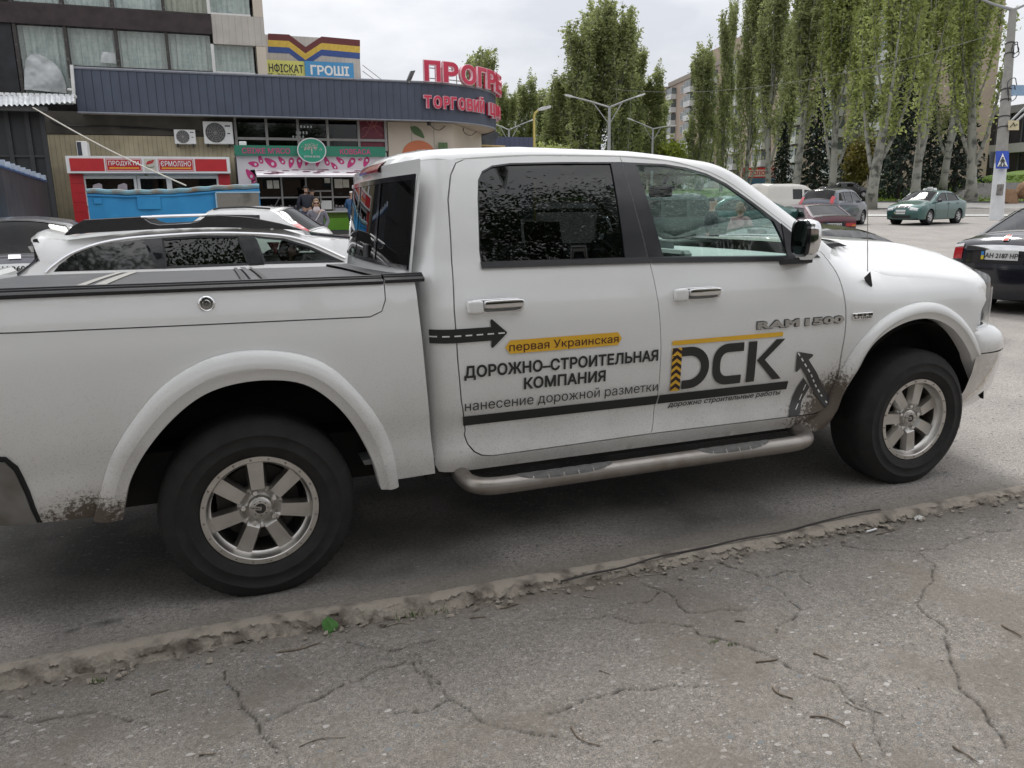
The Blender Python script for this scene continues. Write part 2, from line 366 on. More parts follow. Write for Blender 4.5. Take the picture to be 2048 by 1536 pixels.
# --- paint with mud: road dirt thickens towards the sills and behind the wheels
def truck_paint():
    m = mat('white_truck_paint', (.83, .835, .825), .28, 0, .025, 2.2, coat=.9); N = m.node_tree.nodes; K = m.node_tree.links.new; b = N['Principled BSDF']
    src = b.inputs['Base Color'].links[0].from_socket
    g = N.new('ShaderNodeNewGeometry'); sp = N.new('ShaderNodeSeparateXYZ'); K(g.outputs['Position'], sp.inputs[0])
    def mth(op, a, bb=None, c=False):
        n = N.new('ShaderNodeMath'); n.operation = op; n.use_clamp = c
        for i, v in enumerate((a, bb)):
            if v is None: continue
            if isinstance(v, (int, float)): n.inputs[i].default_value = v
            else: K(v, n.inputs[i])
        return n.outputs[0]
    def noise(sc, det=6, rough=.6, v=None):
        n = N.new('ShaderNodeTexNoise'); n.inputs['Scale'].default_value = sc; n.inputs['Detail'].default_value = det; n.inputs['Roughness'].default_value = rough; K(v or g.outputs['Position'], n.inputs['Vector']); return n.outputs['Fac']
    X, Z = sp.outputs[0], sp.outputs[2]
    low = mth('MULTIPLY', mth('SUBTRACT', 1.12, Z), .82, True)                      # 0 at 1.12 m .. .6 at the sill
    # thick clods low behind the wheels
    def blob(x0, w, z0, h):
        a = mth('SUBTRACT', 1.0, mth('DIVIDE', mth('ABSOLUTE', mth('SUBTRACT', X, x0)), w), True); c = mth('SUBTRACT', 1.0, mth('DIVIDE', mth('ABSOLUTE', mth('SUBTRACT', Z, z0)), h), True); return mth('MULTIPLY', a, c)
    zone = mth('ADD', mth('ADD', blob(2.88, .38, .47, .26), blob(-.62, .34, .45, .17)), mth('MULTIPLY', blob(2.98, .2, .62, .35), .6))
    film = mth('MULTIPLY', mth('ADD', mth('MULTIPLY', low, mth('ADD', mth('MULTIPLY', noise(3.5, 7), 1.2), .06)), mth('MULTIPLY', zone, .5)), 1.0, True)
    fine = mth('MULTIPLY', mth('GREATER_THAN', noise(150, 2), .60), mth('MULTIPLY', low, .55))
    clod = mth('MULTIPLY', mth('MULTIPLY', mth('SUBTRACT', mth('ADD', mth('MULTIPLY', noise(60, 6, .8), 1.0), mth('MULTIPLY', zone, .40)), .66), 9.0, True), mth('MULTIPLY', zone, 2.2, True))
    def mixc(fac, a, col):
        x = N.new('ShaderNodeMixRGB'); K(fac, x.inputs[0]); K(a, x.inputs[1]); x.inputs[2].default_value = (*col, 1); return x.outputs[0]
    c = mixc(film, src, (.33, .29, .245)); c = mixc(fine, c, (.17, .145, .12)); c = mixc(clod, c, (.10, .078, .06))
    K(c, b.inputs['Base Color'])
    dirt = mth('ADD', film, mth('ADD', fine, clod), True)
    rr = mth('ADD', mth('MULTIPLY', dirt, .5), .30); K(rr, b.inputs['Roughness'])
    K(mth('SUBTRACT', .9, dirt, True), b.inputs['Coat Weight'])
    return m
PAINT = truck_paint()
BLK = mat('black_plastic', (.018, .018, .02), .45, 0, .2, 30, bump=.15, bscale=300)
GLOSSBLK = mat('gloss_black_trim', (.012, .012, .016), .12, 0, .1, 5, coat=.5)
TRIMGREY = mat('dark_pillar_film', (.03, .03, .036), .28, 0, .1, 8, coat=.3)
RUB = mat('tyre_rubber', (.016, .015, .0145), .8, 0, .35, 14, bump=.25, bscale=90)
CHR = mat('chrome', (.78, .78, .78), .06, 1., .04, 3)
ALLOY = mat('brushed_alloy', (.62, .60, .57), .38, 1., .10, 14, bump=.05, bscale=150)
STEEL = mat('dusty_steel_tube', (.34, .315, .29), .38, .85, .16, 9, bump=.08, bscale=120, col2=(.24, .20, .165), thr=(.60, .14))
DARK = mat('dark_underbody', (.012, .011, .010), .9, 0, .3, 6)
VINYL = mat('tonneau_vinyl', (.035, .036, .04), .42, 0, .25, 7, bump=.1, bscale=220, col2=(.075, .072, .068), thr=(.62, .12))
SEALB = mat('rubber_seal', (.008, .008, .009), .6)
INT = mat('grey_interior', (.20, .21, .21), .6, 0, .1, 9)
INTL = mat('light_interior', (.48, .49, .48), .55, 0, .06, 9)
INTD = mat('dark_interior', (.03, .03, .032), .7)
GCLR = glass('green_tint_glass', (.66, .80, .76), 1.62); GWS = glass('windscreen_glass', (.80, .88, .85), 1.5); GPRIV = glass('privacy_glass', (.045, .045, .05), 1.72)
YEL = mat('yellow_film', (.82, .47, .035), .35, 0, .05, 5); INK = mat('black_film', (.022, .024, .022), .35, 0, .1, 5); INK2 = mat('asphalt_grey_film', (.05, .05, .05), .4, 0, .12, 20)
MAROON = mat('maroon_film', (.07, .012, .015), .4); WHT = mat('white_film', (.75, .75, .74), .4, 0, .03, 5)
T = root('pickup_truck', 'white crew cab pickup with muddy sills and black company lettering on its doors', 'pickup truck', (1.7, 1.0, 0), world=True)
AR, AF = (0., .379), (3.569, .379)
rin = pxs([(245, 1040), (262, 960), (310, 880), (380, 810), (450, 775), (540, 762), (620, 775), (690, 830), (740, 910), (762, 978)], SB, -.03, 6)
rout = pxs([(185, 1045), (215, 930), (260, 850), (330, 770), (430, 715), (545, 703), (650, 728), (730, 800), (780, 880), (800, 975)], SB, -.03, 6)
fin = [(2.90, .40)]+pxs([(1660, 845), (1700, 770), (1745, 695), (1800, 652), (1860, 638), (1910, 660), (1945, 720), (1955, 768)], S, -.03, 6)
fout = [(2.74, .40)]+pxs([(1660, 810), (1700, 720), (1750, 655), (1810, 615), (1870, 605), (1920, 630), (1955, 680), (1962, 716)], S, -.02, 6)
MID = [(x*.45+a*.55, z*.45+c*.55) for (x, z), (a, c) in zip(rin, rout)]
# bed sides (near one and its mirror twin)
bedpoly = [(-1.12, 1.31), (-1.15, .60), (-.93, .455), (MID[0][0], .442)]+MID+[(MID[-1][0], .43), (.752, .436)]+[(.737, .60), (.715, .9), (.703, 1.12), (.694, 1.305)]
lid = [px((-60, 672), SB), px((20, 668), SB), px((60, 664), SB), px((400, 649), SB), px((740, 633), SB), px((763, 622), SB), px((770, 600), SB), px((767, 562), SB)]
lidpoly = [(-1.02, 1.30), (-1.02, 1.20), (-.83, 1.185)]+lid[2:]
lidpoly[-1] = (lidpoly[-1][0], 1.302)
for mir in (None, 1.0):
    bs = add('bed_side', panel(bedpoly if mir is None else [(x, min(z, 1.235)) for x, z in bedpoly], SB, [inset(dens(lidpoly, .03), -.004)] if mir is None else [], .06, .03, mirror=mir), PAINT, T)
    if mir is None:
        bl = add('storage_lid', panel(lidpoly, SB, [], .06, .02, gap=.001, off=.002), PAINT, T)
        c = px((413, 607), SB); y = SB(*c)
        add('lock', MB().lathe([(.030, 0), (.030, -.004), (.026, -.007), (.022, -.003), (.015, -.003), (.013, -.007), (.002, -.007)], (c[0], y-.003, c[1]), 'y', 24), CHR, bl)
        add('lid_seal', panel(inset(dens(lidpoly, .03), -.012), lambda x, z: SB(x, z)+.022, [], .08, 0), SEALB, bl)
    # wheel arch flare: swept section between the outer and the inner outline
    prof = lambda a, b, t: (a[0]*(1-t)+b[0]*t, a[1]*(1-t)+b[1]*t)
    for (o_, i_, f) in ((rout, rin, SB), (fout, fin, S)):
        k = min(len(o_), len(i_)); oo = [o_[int(i*(len(o_)-1)/(k-1))] for i in range(k)]; ii = [i_[int(i*(len(i_)-1)/(k-1))] for i in range(k)]
        P = []
        for a, b in zip(oo, ii):
            row = []
            for t, h in ((0, -.001), (.02, -.016), (.16, -.030), (.36, -.039), (.52, -.041), (.58, -.0405), (.66, -.034), (.86, -.026), (.98, -.022), (1.0, -.016), (1.0, .05)):
                q = prof(a, b, t); z0 = prof(a, b, 0)
                row.append((q[0], f(*z0)*(1-t)+(f(min(q[0], 3.95), max(.45, q[1])))*t+h, q[1]))
            P.append(row)
        mb = MB().grid(P); mb.f = [tuple(reversed(q)) for q in mb.f]
        if mir is not None: mb.v = [(x, 2-y, z) for x, y, z in mb.v]; mb.f = [tuple(reversed(q)) for q in mb.f]
        add('fender_flare', mb, PAINT, T, ang=30)
# tailgate, bed cover, rails
add('tailgate', MB().box(-1.20, -1.13, .10, 1.90, .52, 1.31, .02), PAINT, T)
bq_ = [px(p_, SB) for p_ in ((-140, 917), (10, 924), (28, 940), (50, 985), (76, 1046), (-140, 1054))]
add('bumper_gap', panel([px(p_, SB) for p_ in ((-140, 905), (12, 914), (36, 932), (60, 982), (84, 1044), (-140, 1058))], SB, [], .06, .01, off=.004), SEALB, T)
add('bumper_end', panel(bq_, SB, [], .06, .02, off=.012), mat('dusty_bumper_metal', (.22, .215, .205), .4, .5, .15, 6, col2=(.12, .105, .09), thr=(.6, .12)), T)
bmp = add('rear_bumper', MB().box(-1.38, -1.16, .06, 1.94, .44, .66, .03), CHR, T)
zc = lambda x, y: 1.316-.056*np.clip((y-.1)/1.7, 0, 1)+.004*math.sin(np.clip((y-.1)/1.75, 0, 1)*math.pi)-.014*np.clip((x+.8)/1.5, 0, 1)
cover = MB(); xs = np.linspace(-1.14, .66, 30); ysv = np.linspace(.075, 1.86, 20)
cover.grid([[(x, y, zc(x, y)) for x in xs] for y in ysv])
cover.box(-1.14, .66, .07, .08, 1.25, 1.295); cover.box(-1.14, .66, 1.85, 1.86, 1.2, 1.243)
cv = add('bed_cover', cover, VINYL, T, ang=40)
STRIP = mat('pale_cover_strip', (.30, .29, .26), .5, 0, .15, 20)
for xa, w, m, ex in ((-.62, .035, STRIP, 0), (-.555, .045, STRIP, 0), (.012, .02, SEALB, .006), (.05, .03, VINYL, .008), (.10, .018, SEALB, .006)):
    add('cover_hinge_strip', MB().grid([[(x+.012*(y > 1)*0, y, zc(x, y)+.004+ex) for x in (xa, xa+w)] for y in np.linspace(.10, 1.84, 18)]), m, cv)
# moulded rail cap along the near rail with two ribs
capx = np.linspace(-1.14, .56, 40)
sec = [(.022, 1.302), (.020, 1.315), (.028, 1.322), (.044, 1.3235), (.046, 1.330), (.060, 1.331), (.062, 1.3365), (.086, 1.337), (.09, 1.325)]
tilt = lambda x: -.012*np.clip((x+.8)/1.4, 0, 1)
mb = MB().grid([[(x, y, z+tilt(x)) for x in capx] for y, z in sec]); add('bed_rail_cap', mb, BLK, T, ang=25)
mb = MB().grid([[(x, y-.002, z+.004-.012) for x in np.linspace(.566, .735, 6)] for y, z in sec+[(.5, 1.312), (1.2, 1.292), (1.84, 1.270), (1.88, 1.25)]]); add('bed_header_cap', mb, BLK, T, ang=25)
# --- cab side: pillar behind the rear door, sill under both doors
rd = pxs([(930, 318), (912, 326), (902, 350), (897, 400)])+pxs([(905, 535), (909, 620), (916, 720), (923, 800), (931, 860)])+[(.895, .60), (.908, .555), (.935, .52), (.97, .500), (1.02, .492)]
rd_bot = pxs([(1302, 869)])
bpil = [px((1302, 869)), px((1307, 840)), px((1318, 770)), px((1322, 690)), px((1318, 620)), px((1310, 570)), px((1297, 518)), px((1270, 415)), px((1240, 313))]
rear_door = rd+[(bpil[0][0], .500)]+spl(bpil[1:], 3)+pxs([(1060, 311)])
fd_top = pxs([(1245, 313.5), (1330, 321), (1380, 332), (1420, 345), (1450, 360), (1480, 380), (1530, 417), (1590, 463), (1640, 503)])
fd_front = pxs([(1655, 520), (1672, 545), (1685, 580), (1691, 620), (1690, 660), (1680, 720), (1668, 770), (1652, 818)])
front_door = [(bpil[0][0]+.001, .500)]+[(2.84, .494)]+spl(list(reversed(fd_front)), 3)+list(reversed(fd_top))+list(reversed(spl(bpil[1:], 3)))
seamtop = spl(pxs([(905, 322), (930, 318), (1060, 311), (1240, 313), (1330, 321), (1380, 332), (1420, 345), (1450, 360), (1480, 380), (1530, 417), (1590, 463), (1640, 503), (1662, 521)]), 4)
seamtop = [(x, z+.004) for x, z in seamtop]
cabpoly = [(.705, .44), (.80, .43), (2.93, .425), (2.905, .46), (2.875, .488), (2.84, .490), (bpil[0][0], .496), (1.02, .488), (.968, .496), (.930, .518), (.904, .555), (.891, .60)]+[(x-.004, z) for x, z in reversed(rd[:9])]+[(.925, 1.802), (xr(1.80)+.005, 1.80), (xr(1.6), 1.6), (xr(1.4), 1.4), (.70, 1.25), (.70, .9)]
cab = add('cab_shell', panel(cabpoly, SC_, [], .04, .04), PAINT, T)
add('cab_shell', panel(cabpoly, SC_, [], .06, .04, mirror=1.0), PAINT, T)
# windows cut in the doors
BX = lambda z: float(np.interp(z, *zip(*sorted([(q[1], q[0]) for q in bpil]))))
ZR = px((1243, 324))[1]
rw = pxs([(965, 526), (960, 500), (957, 400), (958, 362), (966, 345), (985, 334), (1020, 329)])+pxs([(1120, 327), (1222, 327)])+pxs([(1252, 521)])
fw = pxs([(1328, 516), (1272, 330)])+pxs([(1330, 331), (1370, 338), (1410, 350), (1450, 370), (1500, 405), (1548, 443)])+pxs([(1583, 513)])
rwB = pxs([(963, 531), (958, 500), (955, 400), (956, 360), (964, 342), (984, 331), (1020, 326), (1120, 324)])+[(BX(ZR)+.001, ZR)]+[(b_[0]+.001, b_[1]) for b_ in reversed([q for q in spl(bpil[1:], 12) if 1.338 < q[1] < ZR-.01])]
fwB = [(b_[0]+.001, b_[1]) for b_ in [q for q in spl(bpil[1:], 12) if 1.338 < q[1] < ZR-.01]]+[(BX(ZR)+.001, ZR)]+pxs([(1330, 328), (1372, 335), (1413, 347), (1453, 367), (1503, 402), (1560, 446), (1610, 492), (1640, 514)])
def door(poly, win, winB, glassm, name, mir):
    d = add(name, panel(poly, S, [winB], .05, .035, gap=.002, mirror=mir, hrim=False), PAINT, T)
    add('window_surround', panel(winB, lambda x, z: S(x, z)+.001, [win], .05, .02, mirror=mir), TRIMGREY, d)
    add('window', panel(win, lambda x, z: S(x, z)+.010, [], .08, 0, mirror=mir), glassm, d)
    return d
for mir in (None, 1.0):
    r_ = door(rear_door, rw, rwB, GPRIV, 'rear_door', mir); f_ = door(front_door, fw, fwB, GCLR, 'front_door', mir)
    for dr, a, b in ((r_, (932, 614), (1045, 610)), (f_, (1346, 590), (1436, 586))):
        (x0, z0), (x1, _) = px(a), px(b); zc_ = 1.176; y = S(x0, zc_)
        hb = MB()
        def pod(xa, xb, za, zb, y0, dep, n=5):           # rounded pad
            P = []
            for i, (s_, d_) in enumerate(((1, 0), (1, .5), (.985, .8), (.95, .95), (.85, 1.))):
                cx, cz = (xa+xb)/2, (za+zb)/2; hx, hz = (xb-xa)/2, (zb-za)/2; k = (1-s_)*hz*2.2; row = []
                for q in np.linspace(0, 2*math.pi, 33)[:-1]:
                    c_, s2 = math.cos(q), math.sin(q); e = .35
                    row.append((cx+(hx-k)*math.copysign(abs(c_)**e, c_), y0-dep*d_, cz+(hz-k)*math.copysign(abs(s2)**e, s2)))
                P.append(row)
            mbb = MB().grid(P, True); mbb.f.append(tuple(range(4*32, 5*32))); return mbb
        base = pod(x0, x1, zc_-.032, zc_+.030, y, .006)
        keyp = pod(x0+.002, x0+.072, zc_-.029, zc_+.028, y-.004, .026)
        grip = pod(x0+.074, x1-.003, zc_-.010, zc_+.028, y-.018, .018); grip.raw(*(lambda q: (q.v, q.f))(pod(x1-.02, x1-.003, zc_-.024, zc_+.026, y-.003, .028)))
        cupm = pod(x0+.08, x1-.02, zc_-.026, zc_-.004, y-.007, .001)
        for nm, q, m in (('handle_plate', base, CHR), ('handle_key_cap', keyp, PAINT), ('handle', grip, CHR), ('handle_cup', cupm, INT)):
            if mir is not None: q.v = [(x, 2-yy, z) for x, yy, z in q.v]
            else: q.f = [tuple(reversed(f)) for f in q.f]
            add(nm, q, m, dr, ang=50)
    if mir is None: RD, FD = r_, f_
# black belt mouldings under the windows
for dr, a, b in ((RD, (961, 530), (1299, 519.5)), (FD, (1300, 519.5), (1600, 516))):
    p0, p1 = px(a), px(b); n = 14; P = []
    for i in range(n+1):
        x = p0[0]+(p1[0]-p0[0])*i/n; z = p0[1]+(p1[1]-p0[1])*i/n
        P.append([(x, S(x, z+h)-o, z+h) for h, o in ((-.014, -.002), (-.014, .008), (.010, .009), (.014, -.004))])
    mb = MB().grid(P); mb.f = [tuple(reversed(f)) for f in mb.f]; add('belt_moulding', mb, BLK, dr)
# --- roof, pillars and windscreen: rings across the cab from the door seam
sil = [px((860, 302), lambda x, z: .45), px((1000, 298), lambda x, z: .5), px((1200, 306), lambda x, z: .5), px((1350, 324), lambda x, z: .48), px((1440, 345), lambda x, z: .42), px((1500, 384), lambda x, z: .36)]
seamtop = [(.772, 1.795), (.778, 1.80), (.80, 1.803), (.83, 1.805), (.87, 1.808)]+[q for q in seamtop if q[0] > .92]
rings = []
def both(ring): return ring+[(x, 2-y, z) for x, y, z in reversed(ring[:-1])]
for i, (x, z) in enumerate(seamtop):
    y = SC_(x, z)
    apil = float(ss(2.28, 2.45, x)); zt = float(np.interp(x, [.772, .785, .81, .85, .92, 1.02, 1.3, 1.85, 2.3, 2.6], [1.797, 1.818, 1.838, 1.851, 1.862, 1.868, 1.877, 1.863, 1.818, 1.766])); h = zt-z
    bow = lambda yy: -.05*(1-min(1, abs((yy-1)/.86))**2.2)*max(0, 1-(x-.77)/.25)
    r1 = np.array([(x, y+.004, z-.008), (x, y, z), (x, y+.014, z+.36*h), (x, y+.045, z+.64*h), (x+bow(y+.13), y+.13, z+.88*h), (x+bow(y+.26), y+.26, z+1.0*h), (x-.01*(x > 1)+bow(.70), .70, z+h*1.22), (x-.015*(x > 1)+bow(1), 1., z+h*1.28)])
    r2 = np.array([(x, y+.004, z-.01), (x, y, z), (x+.004, y+.012, z+.024), (x+.03, y+.035, z+.044), (x+.055, y+.06, z+.052), (x+.085, y+.14, z+.062), (x+.17, .62, z+.088), (x+.20, 1., z+.095)])
    rings.append([tuple(p) for p in r1*(1-apil)+r2*apil])
iA = next(i for i, r in enumerate(rings) if seamtop[i][0] > 2.36)
add('roof', MB().grid([both(r) for r in rings[:iA+1]]), PAINT, T, ang=40)
for side_ in (0, 1):                                     # A pillars
    P = [[(x, (2-y) if side_ else y, z) for x, y, z in r[:5]] for r in rings[iA:]]
    mb = MB().grid(P)
    if side_: mb.f = [tuple(reversed(f)) for f in mb.f]
    add('windscreen_pillar', mb, PAINT, T, ang=40)
P = [[(p[0], p[1], p[2]) for p in both(r)[4:-4]] for r in rings[iA:]]
add('windscreen', MB().grid(P), GWS, T)
# rear wall of the cab with its full width window
def backp(y, z, off=0.): b = abs((y-1)/.86); return (xr(z)-.015-.05*(1-b**2.2)-off, y, z)
bw = MB(); ysb = np.linspace(.14, 1.86, 26)
zsb = np.linspace(.6, 1.80, 26); win_y = (.175, 1.80); win_z = (1.335, 1.735)
bw.grid([[backp(y, z) for y in ysb] for z in np.linspace(.6, 1.335, 10)]); bw.grid([[backp(y, z) for y in ysb] for z in np.linspace(1.735, 1.80, 5)])
for ya, yb in ((.14, .175), (1.80, 1.86)): bw.grid([[backp(y, z) for y in (ya, yb)] for z in np.linspace(1.335, 1.735, 10)])
add('cab_rear_panel', bw, PAINT, T)
bg_ = add('rear_window', MB().grid([[backp(y, z, .006) for y in np.linspace(.172, 1.803, 26)] for z in np.linspace(1.332, 1.738, 12)]), glass('rear_dark_glass', (.05, .05, .055), 2.1), T)
fr = MB()
for y0, y1, z0, z1 in ((.70, .745, 1.335, 1.735), (1.28, 1.325, 1.335, 1.735), (.17, 1.80, 1.715, 1.74), (.17, 1.80, 1.332, 1.352)):
    fr.grid([[backp(y, z, .010) for y in np.linspace(y0, y1, 10)] for z in np.linspace(z0, z1, 8)])
add('sliding_pane_frame', fr, GLOSSBLK, bg_)
add('sliding_pane_grip', MB().box(backp(.9, 1.4)[0]-.02, backp(.9, 1.4)[0], .86, .98, 1.345, 1.42, .006), BLK, bg_)
add('high_brake_light', MB().grid([[(backp(y, 1.79)[0]+ox, y, 1.772+oz) for y in np.linspace(.74, 1.26, 12)] for ox, oz in ((.004, -.004), (-.018, .0), (-.020, .012), (.0, .036), (.035, .056), (.055, .058))]), mat('red_lens', (.35, .012, .02), .12, 0, .2, 60, coat=.6), T)
# --- front wing, bonnet, nose
fpoly = [(x+.005, z) for x, z in [(2.86, .50)]+spl(list(reversed(fd_front)), 3)+[px((1648, 512))]]
hs = pxs([(1650, 494), (1680, 490), (1700, 497), (1722, 515), (1742, 535), (1765, 548), (1800, 553), (1860, 556), (1920, 562), (1957, 572)])  # bonnet seam on the wing
hl_edge = pxs([(1973, 600), (1958, 630), (1952, 658)])
wing = fpoly+[(2.99, 1.352)]+[(x, z) for x, z in spl(hs[1:], 3)]+[(4.03, 1.10)]+hl_edge
foutm = [(x*.5+a*.5, z*.5+c*.5) for (x, z), (a, c) in zip([fout[int(i*(len(fout)-1)/20)] for i in range(21)], [fin[int(i*(len(fin)-1)/20)] for i in range(21)])]
wing = wing+[(4.03, .86), (4.0, .74)]+list(reversed(foutm))+[(2.80, .42)]
for mir in (None, 1.0): FW = add('front_wing', panel(wing, S, [], .035, .03, gap=.002, mirror=mir), PAINT, T) if mir is None else (add('front_wing', panel(wing, S, [], .06, .03, gap=.002, mirror=mir), PAINT, T), FW)[1]
NPT = [(3.985, .03), (4.08, .055), (4.17, .10), (4.24, .18), (4.30, .3), (4.38, .5), (4.46, .8), (4.48, 1.)]
def NPx(y): y = 1-abs(y-1); return float(np.interp(y, [p[1] for p in NPT], [p[0] for p in NPT]))
seam = [(3.03, 1.348)]+spl([(3.14, 1.346)]+hs[2:], 4); H = []
for i, (x, z) in enumerate(seam):
    y = S(x, z)+.004; t = float(np.clip((x-3.0)/(seam[-1][0]-3.0), 0, 1)); zkf = lambda q: float(np.interp(q, [3.0, 3.3, 3.7, 4.0, 4.2, 4.35, 4.5, 4.6], [1.370, 1.382, 1.360, 1.296, 1.226, 1.170, 1.11, 1.08]))
    row = [(x, y, z-.012), (x+.001, y+.004, z+.003)]
    for f_, g_ in ((.06, .18), (.14, .42), (.22, .62), (.27, .82), (.32, .97), (.42, 1.02), (.7, 1.08), (1., 1.1)):
        yy = y+f_*(1-y); xx = x+(NPx(yy)-NPx(y))*(t**4)*.9; row.append((xx, yy, z+(zkf(xx)-z)*g_))
    H.append(both(row))
last = H[-1]
for k, (dx_, dz_) in enumerate(((.03, -.012), (.05, -.04), (.055, -.09), (.05, -.13))): H.append([(p[0]+dx_*(1 if 1 < j < len(last)-2 else .2), p[1], p[2]+dz_) for j, p in enumerate(last)])
add('bonnet', MB().grid(H), PAINT, T, ang=50)
for s_ in (0, 1):
    p = (3.16, .335, 1.362); q = MB().hull([(p[0]+dx_, p[1]+dy_, p[2]+dz_) for dx_, dy_, dz_ in ((-.10, 0, .004), (.06, 0, .010), (.12, 0, -.010), (-.04, -.01, -.014), (-.10, .12, .010), (.10, .12, .006), (0, .06, .016))])
    if s_: q.v = [(x, 2-y, z) for x, y, z in q.v]
    add('cowl_vent', q, BLK, T)
# nose: grille, headlights, bumper
GR = add('grille', MB().grid([[(NPx(y)-.02*(z > 1.0), y, z) for y in np.linspace(.30, 1.70, 16)] for z in np.linspace(.74, 1.10, 5)]), CHR, T)
for k in range(5): add('grille_bar', MB().grid([[(NPx(y)+.006, y, z) for y in np.linspace(.42, 1.58, 16)] for z in (.78+.06*k, .815+.06*k)]), BLK, GR)
lens = glass('headlamp_lens', (.95, .96, .96), 1.35, .3)
for s in (0, 1):
    my = (lambda y: 2-y) if s else (lambda y: y)
    N_ = spl(NPT[:5], 5)
    hle = sorted([(q[1], q[0]) for q in hl_edge]+[(1.10, 4.03)])
    def hrow(z, ins):
        xe = float(np.interp(z, *zip(*hle))); a0 = (xe, S(3.985, z) if xe < 3.99 else .03+(xe-3.985)*.25)
        pts = [(xe, np.interp(xe, [p[0] for p in N_], [p[1] for p in N_]))]+[p for p in N_ if p[0] > xe+.01]
        k = (z-.99); return [(x-.055*k*k*4-ins*.7, my(y+ins), z) for x, y in pts][:22]
    zsl = np.linspace(.872, 1.10, 9); m_ = min(len(hrow(z, 0)) for z in zsl)
    def rs(row): a_ = np.array(row); t_i = np.linspace(0, len(a_)-1, 16); return [tuple(np.array([np.interp(t, range(len(a_)), a_[:, c]) for c in range(3)])) for t in t_i]
    hl = add('headlight', MB().grid([rs(hrow(z, .035)) for z in zsl]), mat('headlamp_reflector', (.82, .84, .84), .4, .0, .2, 40), T)
    add('lens', MB().grid([rs(hrow(z, .0)) for z in zsl]), lens, hl)
    for x_, y_, z_ in ((4.12, .14, 1.02), (4.13, .15, .93)): add('bulb', MB().lathe([(.002, .02), (.03, .015), (.042, 0)], (x_, my(y_), z_), 'x', 16), CHR, hl)
BPT = spl([(3.965, .0), (4.0, -.018), (4.09, -.012), (4.2, .022), (4.30, .10), (4.37, .24), (4.45, .5), (4.51, .8), (4.52, 1.)], 4)
def brow(z, o, bx_=0.): return both([(x-o*.8+bx_*min(1, (x-3.965)*6), y+o, z) for x, y in BPT])
add('upper_bumper', MB().grid([brow(z, o) for z, o in ((.737, .004), (.755, .0), (.80, .004), (.835, .018), (.862, .045), (.875, .09))]), PAINT, T)
add('front_bumper', MB().grid([brow(z, o) for z, o in ((.733, .02), (.731, .0), (.70, -.002), (.62, .006), (.52, .025), (.44, .05), (.40, .08))]), CHR, T)
add('air_dam', MB().grid([[(3.93+.42*(1-abs((y-1)/.98)**3), y, z) for y in np.linspace(.06, 1.94, 20)] for z in (.40, .33, .27)]), BLK, T)
# --- mirror
for s in (0, 1):
    m_ = MB(); a0 = px((1600, 510)); P = []
    cx, cz = px((1622, 477), lambda x, z: -.10); cy = -.085
    for k, (u, sx, sz) in enumerate(((-.045, .92, .92), (-.03, 1., 1.), (0, 1., 1.), (.035, .97, .95), (.06, .85, .85), (.078, .55, .55), (.083, .1, .1))):
        P.append([(cx+u+.006, cy+.10*sx*math.copysign(abs(math.cos(q))**.55, math.cos(q)), cz+.003+.100*sz*math.copysign(abs(math.sin(q))**.55, math.sin(q))) for q in np.linspace(0, 2*math.pi, 33)[:-1]])
    shell = MB().grid(P, True); shell.f.append(tuple(range(6*32, 7*32)))
    rim = MB().grid([[(cx-.045-.012*k, cy+(.100-.004*k)*math.copysign(abs(math.cos(q))**.55, math.cos(q)), cz+.003+(.102-.003*k)*math.copysign(abs(math.sin(q))**.55, math.sin(q))) for q in np.linspace(0, 2*math.pi, 33)[:-1]] for k in (0, 1, 2.2)], True)
    glz = MB().raw([(cx-.060, cy+.088*math.copysign(abs(math.cos(q))**.55, math.cos(q)), cz+.003+.09*math.copysign(abs(math.sin(q))**.55, math.sin(q))) for q in np.linspace(0, 2*math.pi, 33)[:-1]], [tuple(range(32))])
    foot = MB().hull([(cx-.02, cy+.02, cz-.09), (cx+.05, cy+.02, cz-.09), (cx-.07, .05, cz-.115), (cx+.11, .05, cz-.115), (cx-.07, .05, cz-.135), (cx+.12, .05, cz-.135), (cx+.05, cy+.02, cz-.12), (cx-.02, cy+.02, cz-.12)])
    lowr = MB().hull([(cx+u_, cy+.08*v_, cz-.085-w_) for u_, v_, w_ in ((-.05, -1, 0), (.06, -.8, 0), (.06, .8, 0), (-.05, 1, 0), (-.04, -.5, .03), (.035, -.4, .03), (.035, .5, .03), (-.04, .5, .03))])
    for q in (shell, rim, glz, lowr): q.v = [(cx+(x-cx)*.66+.004, cy+.02+(y-cy)*.62, cz+(z-cz)*.90) for x, y, z in q.v]
    for q in (shell, rim, glz, foot, lowr):
        if s: q.v = [(x, 2-y, z) for x, y, z in q.v]
    sm = add('side_mirror', shell, CHR, T, ang=60)
    add('mirror_rim', rim, GLOSSBLK, sm); add('mirror_glass', glz, mat('mirror_silver', (.5, .52, .52), .02, 1.), sm); add('mirror_foot', foot, BLK, sm); add('mirror_lower_cover', lowr, PAINT, sm, ang=60)
    q = pxs([(1562, 447), (1640, 515), (1598, 515), (1575, 512)])
    add('mirror_triangle', panel(q, lambda x, z: S(x, z)-.004, [], .05, .012, mirror=1.0 if s else None), BLK, sm)
# --- aerial
b0 = px((1734, 563), S); yb = S(*b0); tipd = atY(1741, 350, yb+.08)
an = add('aerial', MB().tube([(b0[0]-.012, yb-.01, b0[1]+.055), (float(tipd[0]), yb+.10, float(tipd[2]))], [.0026, .0016], 6), STEEL, T)
add('aerial_base', MB().hull([(b0[0]+dx_, yb+dy_, b0[1]+dz_) for dx_, dy_, dz_ in ((-.02, .004, .02), (.02, .004, -.04), (.03, .004, -.02), (.012, .004, .035), (-.018, -.022, .045), (-.004, -.022, .055), (.012, -.02, -.03), (.02, -.02, -.02), (-.01, -.02, .0))]), BLK, an, ang=60)
